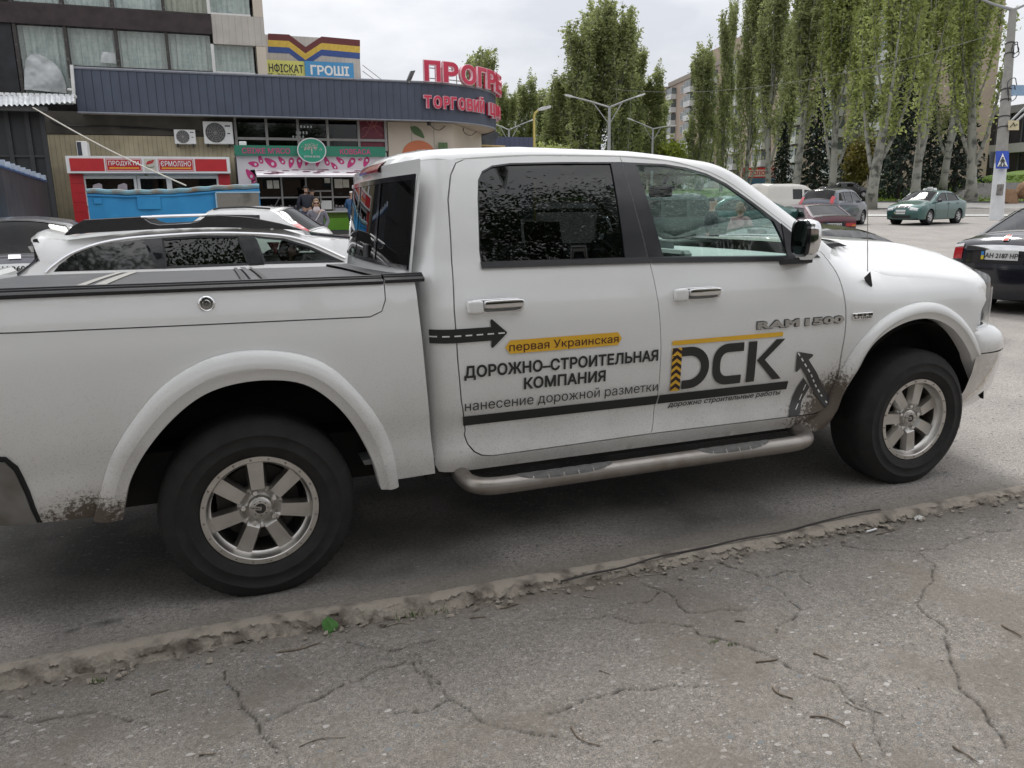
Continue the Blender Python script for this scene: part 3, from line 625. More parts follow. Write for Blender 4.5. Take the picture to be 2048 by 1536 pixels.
# --- running board: tube with bent ends and two tread pads
cen = [(.875, .10, .42), (.875, .0, .408), (.89, -.07, .402), (.94, -.115, .398), (1.03, -.125, .396)]+[(x, -.125, .396-.002*(x-1)) for x in np.linspace(1.2, 2.55, 8)]+[(2.64, -.118, .394), (2.71, -.085, .396), (2.745, -.03, .40), (2.75, .06, .415)]
for s in (0, 1):
    q = MB().tube(spl(cen, 4), .039, 20)
    if s: q.v = [(x, 2-y, z) for x, y, z in q.v]; q.f = [tuple(reversed(f)) for f in q.f]
    rb = add('running_board', q, STEEL, T)
    for xa, xb in ((1.08, 1.56), (2.02, 2.44)):
        pd = MB(); P = []
        for x in np.linspace(xa, xb, 40):
            e = math.sqrt(max(0., 1-abs((x-(xa+xb)/2)/((xb-xa)/2))**3.)); lo = -1.15*e; hi = 1.0*e; rib = .0025*(int((x-xa)/.012) % 6 == 0)
            P.append([(x, -.125+(.0405-rib)*math.sin(q_), .396-.002*(x-1)+(.0415-rib)*math.cos(q_)) for q_ in np.linspace(lo, hi, 12)])
        q = MB().grid(P)
        if s: q.v = [(x, 2-y, z) for x, y, z in q.v]
        add('step_pad', q, mat('step_tread', (.10, .097, .092), .6, 0, .25, 40, bump=.2, bscale=200), rb)
# --- underbody and wheel wells
ub = MB().box(-1.05, 3.0, .22, 1.78, .40, .62).box(-1.2, 4.1, .45, .62, .36, .52).box(-1.2, 4.1, 1.38, 1.55, .36, .52).box(2.95, 4.0, .35, 1.65, .5, 1.0)
ub.box(.72, 2.9, .06, .12, .40, .50).box(.72, 2.9, 1.88, 1.94, .40, .50); ub.tube([(0, .1, .37), (0, 1.9, .37)], .06, 10); ub.tube([(3.569, .1, .37), (3.569, 1.9, .37)], .05, 10).box(-.15, .15, .8, 1.1, .25, .5, .05)
add('chassis', ub, DARK, T)
for (cx, cz), nm in ((AR, 'r'), (AF, 'f')):
    for s in (0, 1):
        q = MB(); rr = .545; ths = np.linspace(.10, math.pi-.10, 28)
        q.grid([[(cx+rr*math.cos(t), y, cz+.01+rr*math.sin(t)) for t in ths] for y in (.03, .2, .42)]); q.raw([(cx, .42, cz)]+[(cx+rr*math.cos(t), .42, cz+.01+rr*math.sin(t)) for t in ths], [(0, i, i+1) for i in range(1, 28)])
        if s: q.v = [(x, 2-y, z) for x, y, z in q.v]
        add('wheel_well', q, DARK, T)
fl = add('mud_flap_stay', MB().hull([(.44, .08, .52), (.60, .08, .535), (.62, .08, .50), (.45, .08, .50), (.44, .2, .52), (.60, .2, .535), (.62, .2, .50), (.45, .2, .50)]), INT, T)
# --- wheels (built once around the origin, outside at -y)
def build_wheel(rot):
    tr, lip = .397, .237
    tp = [(lip-.012, .03), (lip-.004, -.004), (lip+.004, -.010), (lip+.02, -.022), (lip+.040, -.027), (lip+.044, -.0305), (lip+.052, -.0305), (lip+.056, -.028), (lip+.088, -.028), (lip+.092, -.0305), (lip+.098, -.029), (lip+.102, -.024), (lip+.122, -.014), (tr-.016, .006), (tr-.005, .022), (tr, .05), (tr, .13), (tr, .19), (tr-.005, .215), (tr-.016, .235), (lip+.06, .255), (lip-.01, .24)]
    tb = MB().lathe(tp, (0, 0, 0), 'y', 90)
    tread = MB()
    for k in range(64):                                      # shoulder lugs
        a = 2*math.pi*k/64; w = .6*math.pi/64
        for yy0, yy1 in ((.012, .070), (.085, .13), (.145, .195)):
            P = []
            for (aa, rr_, y) in ((a-w, tr-.010, yy0), (a+w, tr-.010, yy0), (a+w, tr-.010, yy1), (a-w, tr-.010, yy1), (a-w, tr-.002, yy0+.012 if yy0 < .03 else yy0), (a+w, tr-.002, yy0+.012 if yy0 < .03 else yy0), (a+w, tr-.002, yy1), (a-w, tr-.002, yy1)): P.append((rr_*math.cos(aa), y, rr_*math.sin(aa)))
            tread.raw(P, [(0, 3, 2, 1), (4, 5, 6, 7), (0, 1, 5, 4), (1, 2, 6, 5), (2, 3, 7, 6), (3, 0, 4, 7)])
    rimb = MB().lathe([(lip-.006, .02), (lip, .004), (lip, -.008), (lip-.002, -.012), (lip-.022, -.012), (lip-.025, -.008), (lip-.028, .012), (lip-.036, .030), (lip-.042, .036), (lip-.044, .20)], (0, 0, 0), 'y', 72)
    sp = MB()
    for k in range(7):
        a = rot+2*math.pi*k/7; ca, sa = math.cos(a), math.sin(a)
        def P(r, w, y): return (r*ca-w*sa, y, r*sa+w*ca)
        r0, r1, w0, w1 = .062, .200, .026, .034
        for rr0, rr1, wa, wb, ya, yb in ((.085, .200, .0265, .032, .020, .030), (.062, .085, .027, .0265, .050, .020)):
            sp.raw([P(rr0, -wa, ya), P(rr0, wa, ya), P(rr1, wb, yb), P(rr1, -wb, yb), P(rr0, -wa-.012, ya+.035), P(rr0, wa+.012, ya+.035), P(rr1, wb+.010, yb+.035), P(rr1, -wb-.010, yb+.035)],
                   [(0, 1, 2, 3), (1, 5, 6, 2), (0, 3, 7, 4), (4, 7, 6, 5), (3, 2, 6, 7), (0, 4, 5, 1)])
        # flare of the spoke into the rim
        sp.raw([P(.196, -.031, .030), P(.196, .031, .030), P(.206, .042, .034), P(.206, -.042, .034), P(.196, -.045, .064), P(.196, .045, .064)], [(0, 1, 2, 3), (1, 5, 2), (0, 3, 4)])
    hub = MB().lathe([(.100, .07), (.098, .052), (.092, .042), (.074, .046), (.060, .056), (.050, .050), (.048, .040), (.046, .030), (.040, .026), (.002, .026)], (0, 0, 0), 'y', 48)
    bolts = MB(); lug = MB()
    for k in range(20):
        a = 2*math.pi*k/20+.1; bolts.lathe([(.0045, 0), (.0045, -.003), (.003, -.005), (.0005, -.005)], ((lip-.012)*math.cos(a), -.012, (lip-.012)*math.sin(a)), 'y', 8)
    for k in range(5):
        a = rot+2*math.pi*k/5+.2; lug.lathe([(.0125, .06), (.0125, .028), (.010, .024), (.001, .024)], (.068*math.cos(a), 0, .068*math.sin(a)), 'y', 6)
    cap = MB().lathe([(.040, .028), (.040, .020), (.037, .018), (.0225, .018)], (0, 0, 0), 'y', 40)
    capd = MB().lathe([(.0225, .0185), (.001, .0185)], (0, 0, 0), 'y', 32)
    bar = MB().box(-.042, .004, .0155, .0175, -.0075, .0075).xf(Matrix.Rotation(.22, 4, 'Y'))
    dots = MB()
    for k in range(8): a = 2*math.pi*k/8; dots.lathe([(.0028, .0172), (.0001, .0172)], (.0305*math.cos(a), 0, .0305*math.sin(a)), 'y', 8)
    brake = MB().lathe([(.165, .13), (.165, .115), (.06, .115)], (0, 0, 0), 'y', 40).box(-.17, -.08, .09, .15, -.06, .10)
    back_ = MB().lathe([(.21, .19), (.001, .19)], (0, 0, 0), 'y', 32)
    return tb, tread, rimb, sp, hub, bolts, lug, cap, capd, bar, dots, brake, back_
for (cx, cz), y0, s, rot in ((AR, .028, 0, math.pi/2+.03), (AF, .028, 0, math.pi/2-.28), (AR, 1.972, 1, .4), (AF, 1.972, 1, .9)):
    tb, tread, rimb, sp, hub, bolts, lug, cap, capd, bar, dots, brake, back_ = build_wheel(rot)
    W_ = []
    M = Matrix.Translation((cx, y0, cz)) @ (Matrix.Rotation(math.pi, 4, 'Z') if s else Matrix.Identity(4))
    for q in (tb, tread, rimb, sp, hub, bolts, lug, cap, capd, bar, dots, brake, back_): q.xf(M)
    tb.raw(tread.v, tread.f)
    tb.v = [(x, y-(.012*max(0, 1-z/.07) if s == 0 else -.012*max(0, 1-z/.07))*(abs(y-y0) < .06), max(z, -.001)) for x, y, z in tb.v]
    wh = add('wheel', tb, RUB, T, ang=40)
    rimb.raw(sp.v, sp.f).raw(hub.v, hub.f); add('rim', rimb, ALLOY, wh, ang=28)
    add('rim_bolt', bolts, STEEL, wh); add('lug_nut', lug, CHR, wh)
    add('centre_cap', cap, ALLOY, wh); add('cap_emblem', capd, GLOSSBLK, wh)
    q = bar; add('cap_bar', q, ALLOY, wh)
    V, F = tfit('mamba', -.040, 0., -.004, .004); V[:, 1] = .0150
    tx = MB().raw(V, F).xf(Matrix.Rotation(.22, 4, 'Y')).xf(M); add('cap_lettering', tx, INK, wh, False)
    add('cap_rivet', dots, DARK, wh); add('brake_disc', brake, mat('brake_iron', (.06, .055, .05), .6, .6), wh); add('wheel_backing', back_, DARK, wh)
# --- interior seen through the glass
dash = MB().grid([[(x+.10*(1-((y-1)/.9)**2), y, z) for x, z in ((3.05, 1.18), (3.02, 1.27), (2.88, 1.315), (2.66, 1.315), (2.56, 1.28), (2.52, 1.18), (2.56, 1.0))] for y in np.linspace(.12, 1.88, 16)])
DS = add('dashboard', dash, INTL, T)
add('instrument_hood', MB().hull([(2.50+a, 1.30+b, 1.20+c) for a in (0, .25) for b in (0, .5) for c in (0, .20-.05*(a > 0))]), INT, DS)
add('centre_screen', MB().box(2.44, 2.52, .72, 1.14, 1.10, 1.335, .02), INTL, DS); add('screen_glass', MB().box(2.435, 2.445, .80, 1.06, 1.14, 1.30), GLOSSBLK, DS)
sw = MB(); cW = Vector((2.33, 1.42, 1.20))
sw.grid([[tuple(cW+Matrix.Rotation(-.42, 3, 'Y') @ Vector((.016*math.cos(b), (.19+.016*math.sin(b))*math.cos(a), (.19+.016*math.sin(b))*math.sin(a)))) for b in np.linspace(0, 2*math.pi, 9)] for a in np.linspace(0, 2*math.pi, 33)])
sw.tube([tuple(cW), (2.56, 1.42, 1.12)], .05, 10)
for a in (.1, math.pi-.1, -math.pi/2): sw.tube([tuple(cW), tuple(cW+Matrix.Rotation(-.42, 3, 'Y') @ Vector((0, .19*math.cos(a), .19*math.sin(a))))], .02, 6)
add('steering_wheel', sw, INT, T)
for x, yy in ((1.85, .52), (1.85, 1.48), (1.22, .5), (1.22, 1.5)):
    st = MB()
    st.hull([(x-.25+a, yy+b, .62+c) for a, c in ((0, 0), (.55, .02), (.55, .16), (0, .10)) for b in (-.26, .26)])
    st.hull([(x-.22+a, yy+b, c) for a, c in ((0, .70), (.14, .70), (-.16, 1.30), (-.26, 1.28)) for b in (-.25, .25)])
    st.hull([(x-.40+a, yy+b, c) for a, c in ((0, 1.33), (.10, 1.33), (.07, 1.52), (-.02, 1.52)) for b in (-.13, .13)])
    add('seat', st, INTD if x < 1.4 else INT, T, ang=30)
add('cabin_floor', MB().box(.78, 3.0, .15, 1.85, .60, .64), INTD, T)
add('headliner', MB().grid([[(x, y, np.interp(x, [.85, 1.3, 1.85, 2.3], [1.80, 1.825, 1.815, 1.785])) for x in np.linspace(.85, 2.3, 8)] for y in np.linspace(.3, 1.7, 6)]), INT, T)
for y0 in (.07, 1.93):
    for x0, x1 in ((.92, 1.76), (1.86, 2.8)):
        s_ = 1 if y0 < 1 else -1; add('door_lining', MB().box(x0, x1, y0, y0+s_*.06, .62, 1.30, .015), INT, T)
add('rear_view_mirror', MB().box(2.44, 2.47, .88, 1.12, 1.64, 1.71, .01).tube([(2.46, 1, 1.69), (2.5, 1, 1.76)], .012, 6), INTD, T)
# --- film lettering and signs on the near side, laid on the curved panels
def decal(name, polys, m, parent, f=S, off=.0045, group=None):
    mb = MB()
    for p in polys: q = panel(p, f, [], .05, 0, off=off); mb.raw(q.v, q.f)
    return add(name, mb, m, parent)
def words(name, key, a, b, h, m, parent, off=.0055, f=S):
    """a, b: photo pixels of the left and right ends of the baseline; h: letter height in metres (or a photo row)"""
    (x0, z0), (x1, z1) = px(a, f), px(b, f); z = (z0+z1)/2
    V, F = tfit(key, x0, x1, z, z+h); V, F = cut(V, F, .12, .035)
    V[:, 1] = [f(x, zz)-off for x, zz in zip(V[:, 0], V[:, 2])]
    return add(name, (V, F), m, parent, True, None)
def arrow(tip, tail, w, hw, hl, rnd=0):
    t = np.array(tip); l = np.array(tail); d = (t-l)/np.linalg.norm(t-l); n = np.array([-d[1], d[0]]); b = t-d*hl
    return [tuple(p) for p in (l-n*w, b-n*w, b-n*(hw-.008)-d*.003, b-n*hw+d*.002, b-n*(hw-.002)+d*.008, t-n*.003, t+n*.003, b+n*(hw-.002)+d*.008, b+n*hw+d*.002, b+n*(hw-.008)-d*.003, b+n*w, l+n*w)]
tip, tail = px((1013, 665)), px((858, 679), SC_)
tail = (tail[0], tip[1]); full = arrow(tip, tail, .030, .063, .072)
decal('arrow_sign', [[(x, z) for x, z in full]], INK, RD, f=SC_, off=.005)
ds = []
xx = tail[0]-.002
while xx < tip[0]-.01: ds.append([(xx, tip[1]-.003), (min(xx+.030, tip[0]), tip[1]-.003), (min(xx+.030, tip[0]), tip[1]+.003), (xx, tip[1]+.003)]); xx += .050
decal('arrow_dash', ds, WHT, RD, f=SC_, off=.0068)
(xa, za), (xb, zb) = px((1012, 694)), px((1242, 677)); zm = (za+zb)/2; e = .030
decal('yellow_plate', [[(xa-.005, zm), (xa+.018, zm-e), (xb-.018, zm-e), (xb+.002, zm), (xb-.018, zm+e), (xa+.018, zm+e)]], YEL, RD, off=.0045)
words('lettering', 'perv', (1018, 705), (1236, 690), .046, MAROON, RD, .0060)
words('lettering', 'dor', (928, 765), (1315, 722), .066, INK, RD)
words('lettering', 'komp', (1047, 778), (1210, 763), .056, INK, RD)
words('lettering', 'nan', (929, 827), (1313, 786), .060, INK, RD)
z1 = px((1100, 814))[1]; z2 = px((1100, 830))[1]
decal('black_stripe', [[(px((927, 840))[0], z2-.004), (bpil[1][0]+.008, z2-.004), (bpil[1][0]+.012, z1), (px((925, 833))[0], z1)]], INK, RD)
decal('black_stripe', [[(bpil[1][0]+.016, z2-.004), (px((1574, 770))[0], z2-.004), (px((1576, 761))[0], z1), (bpil[1][0]+.018, z1)]], INK, FD)
(xa, za), (xb, zb) = px((1344, 686)), px((1565, 668)); zm = (za+zb)/2
decal('yellow_stripe', [[(xa, zm-.011), (xb, zm-.011), (xb, zm+.011), (xa, zm+.011)]], YEL, FD)
# the three big letters
bb = px((1342, 780)); bt = px((1344, 697)); z0 = (px((1342, 780))[1]+px((1560, 757))[1])/2; z1 = (px((1344, 697))[1]+px((1563, 677))[1])/2; Hh = z1-z0
X = lambda p: px((p, 735))[0]
d0, d1 = X(1363), X(1417); st = Hh*.21
o = [(X(1343), z1), (d0+(d1-d0)*.35, z1)]+[(d1-(d1-d0)*.72*(1-math.cos(a)), z1-Hh/2+Hh/2*math.sin(a)) for a in np.linspace(math.pi/2, -math.pi/2, 20)]+[(d0+.004, z0)]
i_ = [(d0+.004, z0+st), (d0+(d1-d0)*.25, z0+st)]+[(d1-st*1.05-(d1-d0)*.45*(1-math.cos(a)), z1-Hh/2+(Hh/2-st)*math.sin(a)) for a in np.linspace(-math.pi/2, math.pi/2, 16)]+[(X(1343), z1-st)]
D_ = o+i_
c0, c1 = X(1424), X(1484); ccx = c0+Hh*.42
Co = [(c1, z1), (ccx, z1)]+[(ccx-(ccx-c0)*math.sin(a), z0+Hh/2+Hh/2*math.copysign(abs(math.cos(a))**.7, math.cos(a))) for a in np.linspace(0, math.pi, 20)]+[(c1-.006, z0), (c1-.006, z0+st), (ccx, z0+st)]
Ci = [(ccx-(ccx-c0-st)*math.sin(a), z0+Hh/2-(Hh/2-st)*math.copysign(abs(math.cos(a))**.7, math.cos(a))) for a in np.linspace(0, math.pi, 16)]+[(ccx, z1-st), (c1, z1-st)]
k0, k1 = X(1493), X(1563); w = st*1.15
K1 = [(k0, z0), (k0+w, z0), (k0+w, z1), (k0, z1)]
K2 = [(k0+w+.006, z0+Hh*.52), (k1-w*1.05, z0), (k1, z0), (k0+w+.006+w*.95, z0+Hh*.52), (k1+.004, z1), (k1-w, z1)]
decal('big_letters', [D_, Co+Ci, K1, K2], INK, FD)
# chevron bar of the first letter
hx0, hx1 = X(1342), X(1361); ye = []; bk = []; n = 6; hh = (Hh+.004)/n
decal('chevron_bar', [[(hx0, z0-.006), (hx1, z0-.006), (hx1, z1-st*.0), (hx0, z1-st*.0)]], YEL, FD, off=.0045)
for i in range(n):
    a = z0-.006+hh*i; m_ = (hx0+hx1)/2; p_ = hh*.55
    lo = lambda q: max(z0-.006, min(z1, q))
    bk.append([(hx0, lo(a+.1*hh)), (m_, lo(a+.1*hh+p_)), (hx1, lo(a+.1*hh)), (hx1, lo(a+.6*hh)), (m_, lo(a+.6*hh+p_)), (hx0, lo(a+.6*hh))])
decal('chevron', bk, mat('dark_chevron', (.03, .012, .014), .4), FD, off=.0062)
words('lettering', 'dsr', (1334, 817), (1559, 791), .033, INK, FD)
# winding road arrow
a1 = px((1594, 704)); a2 = px((1660, 815)); full = arrow(a1, (a2[0]+.012, a2[1]-.005), .030, .066, .085)
bx = lambda z: np.interp(z, *zip(*sorted([(q[1], q[0]) for q in fd_front])))
decal('road_arrow', [full], INK2, FD, off=.005)
rd2 = [px(p_) for p_ in ((1606, 755), (1618, 774), (1601, 806), (1598, 829), (1576, 833), (1578, 815))]
decal('road_arrow_tail', [rd2], INK2, FD, off=.005)
ds = []; A = np.array(a1); B = np.array(a2); d = (B-A)/np.linalg.norm(B-A); nn = np.array([-d[1], d[0]])*.004; s = .004
while s < np.linalg.norm(B-A)-.02: p = A+d*s; q = A+d*(s+.022); ds.append([tuple(p-nn), tuple(q-nn), tuple(q+nn), tuple(p+nn)]); s += .040
for u in (0, .35, .7): p = np.array(px((1610-22*u, 768+55*u))); q = np.array(px((1605-22*u, 780+55*u))); e = np.array([.003, 0]); ds.append([tuple(p-e), tuple(p+e), tuple(q+e), tuple(q-e)])
decal('road_dash', ds, WHT, FD, off=.0065)
# raised metal badges
for key, a, b in (('ram', (1513, 657), (1597, 651)), ('1500', (1609, 650), (1686, 644))):
    (x0, z0), (x1, z1_) = px(a), px(b); V, F = tfit(key, x0, x1, (z0+z1_)/2-.002, (z0+z1_)/2+.034, .007)
    V[:, 1] = [S(x, z)-.003-q for x, q, z in V]; bo_ = add('badge_lettering', (V, F), mat('badge_chrome', (.55, .55, .55), .18, 1.), FD, False); V, F = tfit(key+'b', x0-.003, x1+.003, (z0+z1_)/2-.006, (z0+z1_)/2+.038); V[:, 1] = [S(x, z)-.002 for x, q, z in V]; add('badge_edge', (V, F), mat('badge_dark_edge', (.09, .09, .09), .4), bo_, False)  # dark outline letters set behind the chrome ones
a, b = px((1703, 641), S), px((1743, 624), S); y = S(*a)
bd = add('engine_badge', MB().box(a[0], b[0], y-.008, y+.002, a[1]+.004, b[1]+.002, .002), CHR, FW)
V, F = tfit('hemi', a[0]+.004, b[0]-.004, a[1]+.020, b[1]-.003); V[:, 1] = y-.0095; add('lettering', (V, F), INK, bd, False)
V, F = tfit('57', a[0]+.010, b[0]-.008, a[1]+.008, a[1]+.017); V[:, 1] = y-.0095; add('lettering', (V, F), INK, bd, False)
# ================================================================== ground
def nodes_of(m): return m.node_tree.nodes, m.node_tree.links.new
def asphalt(name, base, chips, chip_scale, chip_amt, dirt=None):
    m = bpy.data.materials.new(name); m.use_nodes = True; N, K = nodes_of(m); b = N['Principled BSDF']; b.inputs['Roughness'].default_value = .88; b.inputs['Specular IOR Level'].default_value = .3
    g = N.new('ShaderNodeNewGeometry'); P = g.outputs['Position']
    def nz(sc, det=6, ro=.6):
        n = N.new('ShaderNodeTexNoise'); n.inputs['Scale'].default_value = sc; n.inputs['Detail'].default_value = det; n.inputs['Roughness'].default_value = ro; K(P, n.inputs['Vector']); return n.outputs['Fac']
    def ramp(v, *st):
        r = N.new('ShaderNodeValToRGB'); K(v, r.inputs[0]); e = r.color_ramp.elements
        while len(e) < len(st): e.new(.5)
        for q, (p, c) in zip(e, st): q.position = p; q.color = (*c, 1)
        return r.outputs[0]
    def mixc(fac, a, c, mode='MIX'):
        x = N.new('ShaderNodeMixRGB'); x.blend_type = mode
        for i, v in enumerate((fac, a, c)):
            if isinstance(v, (int, float)): x.inputs[i].default_value = v
            elif isinstance(v, tuple): x.inputs[i].default_value = (*v, 1)
            else: K(v, x.inputs[i])
        return x.outputs[0]
    base = np.array(base)
    col = ramp(nz(1.3, 8, .65), (.3, tuple(base*.82)), (.7, tuple(base*1.15)))
    col = mixc(.7, col, ramp(nz(55, 5, .7), (.3, (.42, .42, .42)), (.72, (1.5, 1.48, 1.45))), 'MULTIPLY')
    col = mixc(.8, col, ramp(nz(230, 4, .7), (.34, (.28, .28, .28)), (.68, (1.65, 1.65, 1.65))), 'MULTIPLY')
    ol = N.new('ShaderNodeAttribute'); ol.attribute_name = 'shade_oil'; ol.attribute_type = 'GEOMETRY'; col = mixc(ol.outputs['Fac'], col, (.055, .053, .050))
    hgt = nz(120, 6, .7)
    for sc, am in ((chip_scale, chip_amt), (chip_scale*2.3, chip_amt*1.35)):
        # stone chips lying in the binder: flat cells with a colour of their own
        mpv = N.new('ShaderNodeMapping'); mpv.inputs['Scale'].default_value = (.75, 1.25, 1); mpv.inputs['Rotation'].default_value = (0, 0, .3*sc); K(P, mpv.inputs[0])
        wn = N.new('ShaderNodeTexNoise'); wn.inputs['Scale'].default_value = sc*1.5; K(P, wn.inputs['Vector'])
        ad = N.new('ShaderNodeMixRGB'); ad.blend_type = 'ADD'; ad.inputs[0].default_value = .5/sc*1.2; K(mpv.outputs[0], ad.inputs[1]); K(wn.outputs['Color'], ad.inputs[2])
        v = N.new('ShaderNodeTexVoronoi'); v.inputs['Scale'].default_value = sc; v.feature = 'F1'; K(ad.outputs[0], v.inputs['Vector'])
        sp = N.new('ShaderNodeSeparateColor'); K(v.outputs['Color'], sp.inputs[0])
        c1 = N.new('ShaderNodeMath'); c1.operation = 'MULTIPLY'; K(sp.outputs[0], c1.inputs[0]); c1.inputs[1].default_value = .46
        c2 = N.new('ShaderNodeMath'); c2.operation = 'LESS_THAN'; K(v.outputs['Distance'], c2.inputs[0]); K(c1.outputs[0], c2.inputs[1])
        c3 = N.new('ShaderNodeMath'); c3.operation = 'LESS_THAN'; K(sp.outputs[1], c3.inputs[0]); c3.inputs[1].default_value = am
        c4 = N.new('ShaderNodeMath'); c4.operation = 'MULTIPLY'; K(c2.outputs[0], c4.inputs[0]); K(c3.outputs[0], c4.inputs[1])
        cc = ramp(sp.outputs[2], *chips); col = mixc(c4.outputs[0], col, cc)
        hh = N.new('ShaderNodeMath'); hh.operation = 'ADD'; K(hgt, hh.inputs[0]); K(c4.outputs[0], hh.inputs[1]); hgt = hh.outputs[0]
    at = N.new('ShaderNodeAttribute'); at.attribute_name = 'soil'; at.attribute_type = 'GEOMETRY'
    sn = N.new('ShaderNodeMath'); sn.operation = 'MULTIPLY_ADD'; K(nz(16, 7, .7), sn.inputs[0]); sn.inputs[1].default_value = 1.4; sn.inputs[2].default_value = -.7
    s2 = N.new('ShaderNodeMath'); s2.operation = 'ADD'; s2.use_clamp = True; K(at.outputs['Fac'], s2.inputs[0])
    s3 = N.new('ShaderNodeMath'); s3.operation = 'MULTIPLY'; K(sn.outputs[0], s3.inputs[0]); K(at.outputs['Fac'], s3.inputs[1]); K(s3.outputs[0], s2.inputs[1])
    soil = ramp(nz(90, 5, .7), (.3, (.11, .094, .076)), (.7, (.205, .18, .148)))
    col = mixc(s2.outputs[0], col, soil)
    a2 = N.new('ShaderNodeAttribute'); a2.attribute_name = 'crack'; a2.attribute_type = 'GEOMETRY'
    col = mixc(a2.outputs['Fac'], col, (.028, .024, .02))
    K(col, b.inputs['Base Color'])
    bp = N.new('ShaderNodeBump'); bp.inputs['Strength'].default_value = .55; bp.inputs['Distance'].default_value = .006; K(hgt, bp.inputs['Height']); K(bp.outputs[0], b.inputs['Normal'])
    return m
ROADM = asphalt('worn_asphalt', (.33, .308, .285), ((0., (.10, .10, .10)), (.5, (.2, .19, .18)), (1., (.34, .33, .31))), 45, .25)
WALKM = asphalt('cracked_pavement', (.222, .203, .182), ((0., (.15, .17, .18)), (.35, (.26, .24, .22)), (.75, (.30, .285, .265)), (1., (.42, .40, .38))), 46, .34)
YK = lambda x: float(np.interp(x, [-30, -.94, -.08, .61, 1.3, 2.23, 3.37, 4.1, 40], [-.19, -.19, -.185, -.255, -.272, -.30, -.285, -.29, -.3]))
def attr(me, name, vals):
    a = me.attributes.new(name, 'FLOAT', 'POINT'); a.data.foreach_set('value', np.asarray(vals, dtype=np.float32))
def vnoise(x, y, sc, seed=0, octv=4):
    """value noise on a grid, numpy"""
    r = np.random.default_rng(seed); t = r.random((256, 256)); o = 0; a = 1; tot = 0
    for k in range(octv):
        X = x*sc*2**k; Yy = y*sc*2**k; i = np.floor(X).astype(int); j = np.floor(Yy).astype(int); u = X-i; v = Yy-j; u = u*u*(3-2*u); v = v*v*(3-2*v)
        q = lambda a_, b_: t[(i+a_+57*k) % 256, (j+b_+31*k) % 256]
        o = o+a*((q(0, 0)*(1-u)+q(1, 0)*u)*(1-v)+(q(0, 1)*(1-u)+q(1, 1)*u)*v); tot += a; a *= .55
    return o/tot
def gridmesh(name, xs, ys, zf, m, attrs=None):
    X, Yg = np.meshgrid(xs, ys, indexing='ij'); Z, at = zf(X, Yg); n, k = X.shape
    idx = np.arange(n*k).reshape(n, k); F = np.stack([idx[:-1, :-1], idx[1:, :-1], idx[1:, 1:], idx[:-1, 1:]], -1).reshape(-1, 4)
    me = bpy.data.meshes.new(name); V = np.stack([X, Yg, Z], -1).reshape(-1, 3).astype(np.float32)
    me.vertices.add(len(V)); me.vertices.foreach_set('co', V.ravel()); me.loops.add(F.size); me.loops.foreach_set('vertex_index', F.ravel().astype(np.int32))
    me.polygons.add(len(F)); me.polygons.foreach_set('loop_start', (np.arange(len(F))*4).astype(np.int32)); me.update(calc_edges=True)
    me.polygons.foreach_set('use_smooth', np.ones(len(F), bool)); me.materials.append(m)
    for a_, v in at.items(): attr(me, a_, v.ravel())
    o = bpy.data.objects.new(name, me); COL.objects.link(o); return o
def polydist(X, Yg, line):
    d = np.full(X.shape, 9.)
    for (ax, ay), (bx_, by) in zip(line[:-1], line[1:]):
        vx, vy = bx_-ax, by-ay; t = np.clip(((X-ax)*vx+(Yg-ay)*vy)/(vx*vx+vy*vy+1e-12), 0, 1); d = np.minimum(d, np.hypot(X-ax-t*vx, Yg-ay-t*vy))
    return d
# cracks of the pavement (photo pixels)
CR = [[(445, 860+480), (470, 1385), (498, 1430), (520, 1460), (560, 1500), (590, 1540)], [(530, 1440), (590, 1420), (655, 1385), (740, 1350), (820, 1320), (830, 1310), (855, 1350), (905, 1400), (960, 1440), (1000, 1460), (1060, 1470), (1110, 1480)],
      [(690, 1283), (740, 1296), (800, 1300), (870, 1280)], [(815, 1312), (850, 1360), (870, 1385)], [(1090, 1437), (1140, 1415), (1240, 1388), (1330, 1382), (1410, 1378)],
      [(1285, 1176), (1330, 1190), (1350, 1208), (1375, 1235), (1420, 1232), (1500, 1226)], [(1075, 1243), (1140, 1242), (1230, 1238), (1260, 1252), (1340, 1254), (1390, 1262), (1400, 1280), (1460, 1292), (1510, 1305), (1540, 1322)],
      [(1540, 1322), (1590, 1350), (1660, 1372), (1690, 1400), (1730, 1425)], [(1835, 1115), (1865, 1135), (1868, 1160), (1850, 1190), (1830, 1220), (1860, 1245), (1888, 1270), (1895, 1310), (1905, 1350), (1925, 1390), (1960, 1430), (1990, 1470), (2015, 1510)],
      [(1430, 1132), (1480, 1148), (1520, 1165), (1580, 1150), (1620, 1175)], [(1320, 1195), (1290, 1212), (1230, 1218)], [(1690, 1100), (1760, 1110), (1830, 1112), (1880, 1106), (1960, 1075), (2040, 1066)], [(1545, 1275), (1600, 1230), (1570, 1200), (1540, 1180)],
      [(0, 1430), (90, 1440), (170, 1420), (250, 1430), (300, 1455)], [(905, 1400), (860, 1420), (780, 1430)], [(1730, 1425), (1750, 1460), (1760, 1520)]]
CRW = [[tuple(atZ(a, c, -.05)[:2]) for a, c in l] for l in CR]
CRW = [[(x+.008*math.sin(37*y+11*x), y+.008*math.sin(41*x)) for x, y in dens(l, .025, False)] for l in CRW]
kx = np.array([YK(x) for x in np.linspace(-60, 90, 3001)])
def ykv(X): return np.interp(X, np.linspace(-60, 90, 3001), kx)
def side_drop(X): return np.interp(X, [-60, -.9, .5, 1.3, 2.2, 3.0, 90], [-.055, -.055, -.048, -.034, -.026, -.026, -.02])
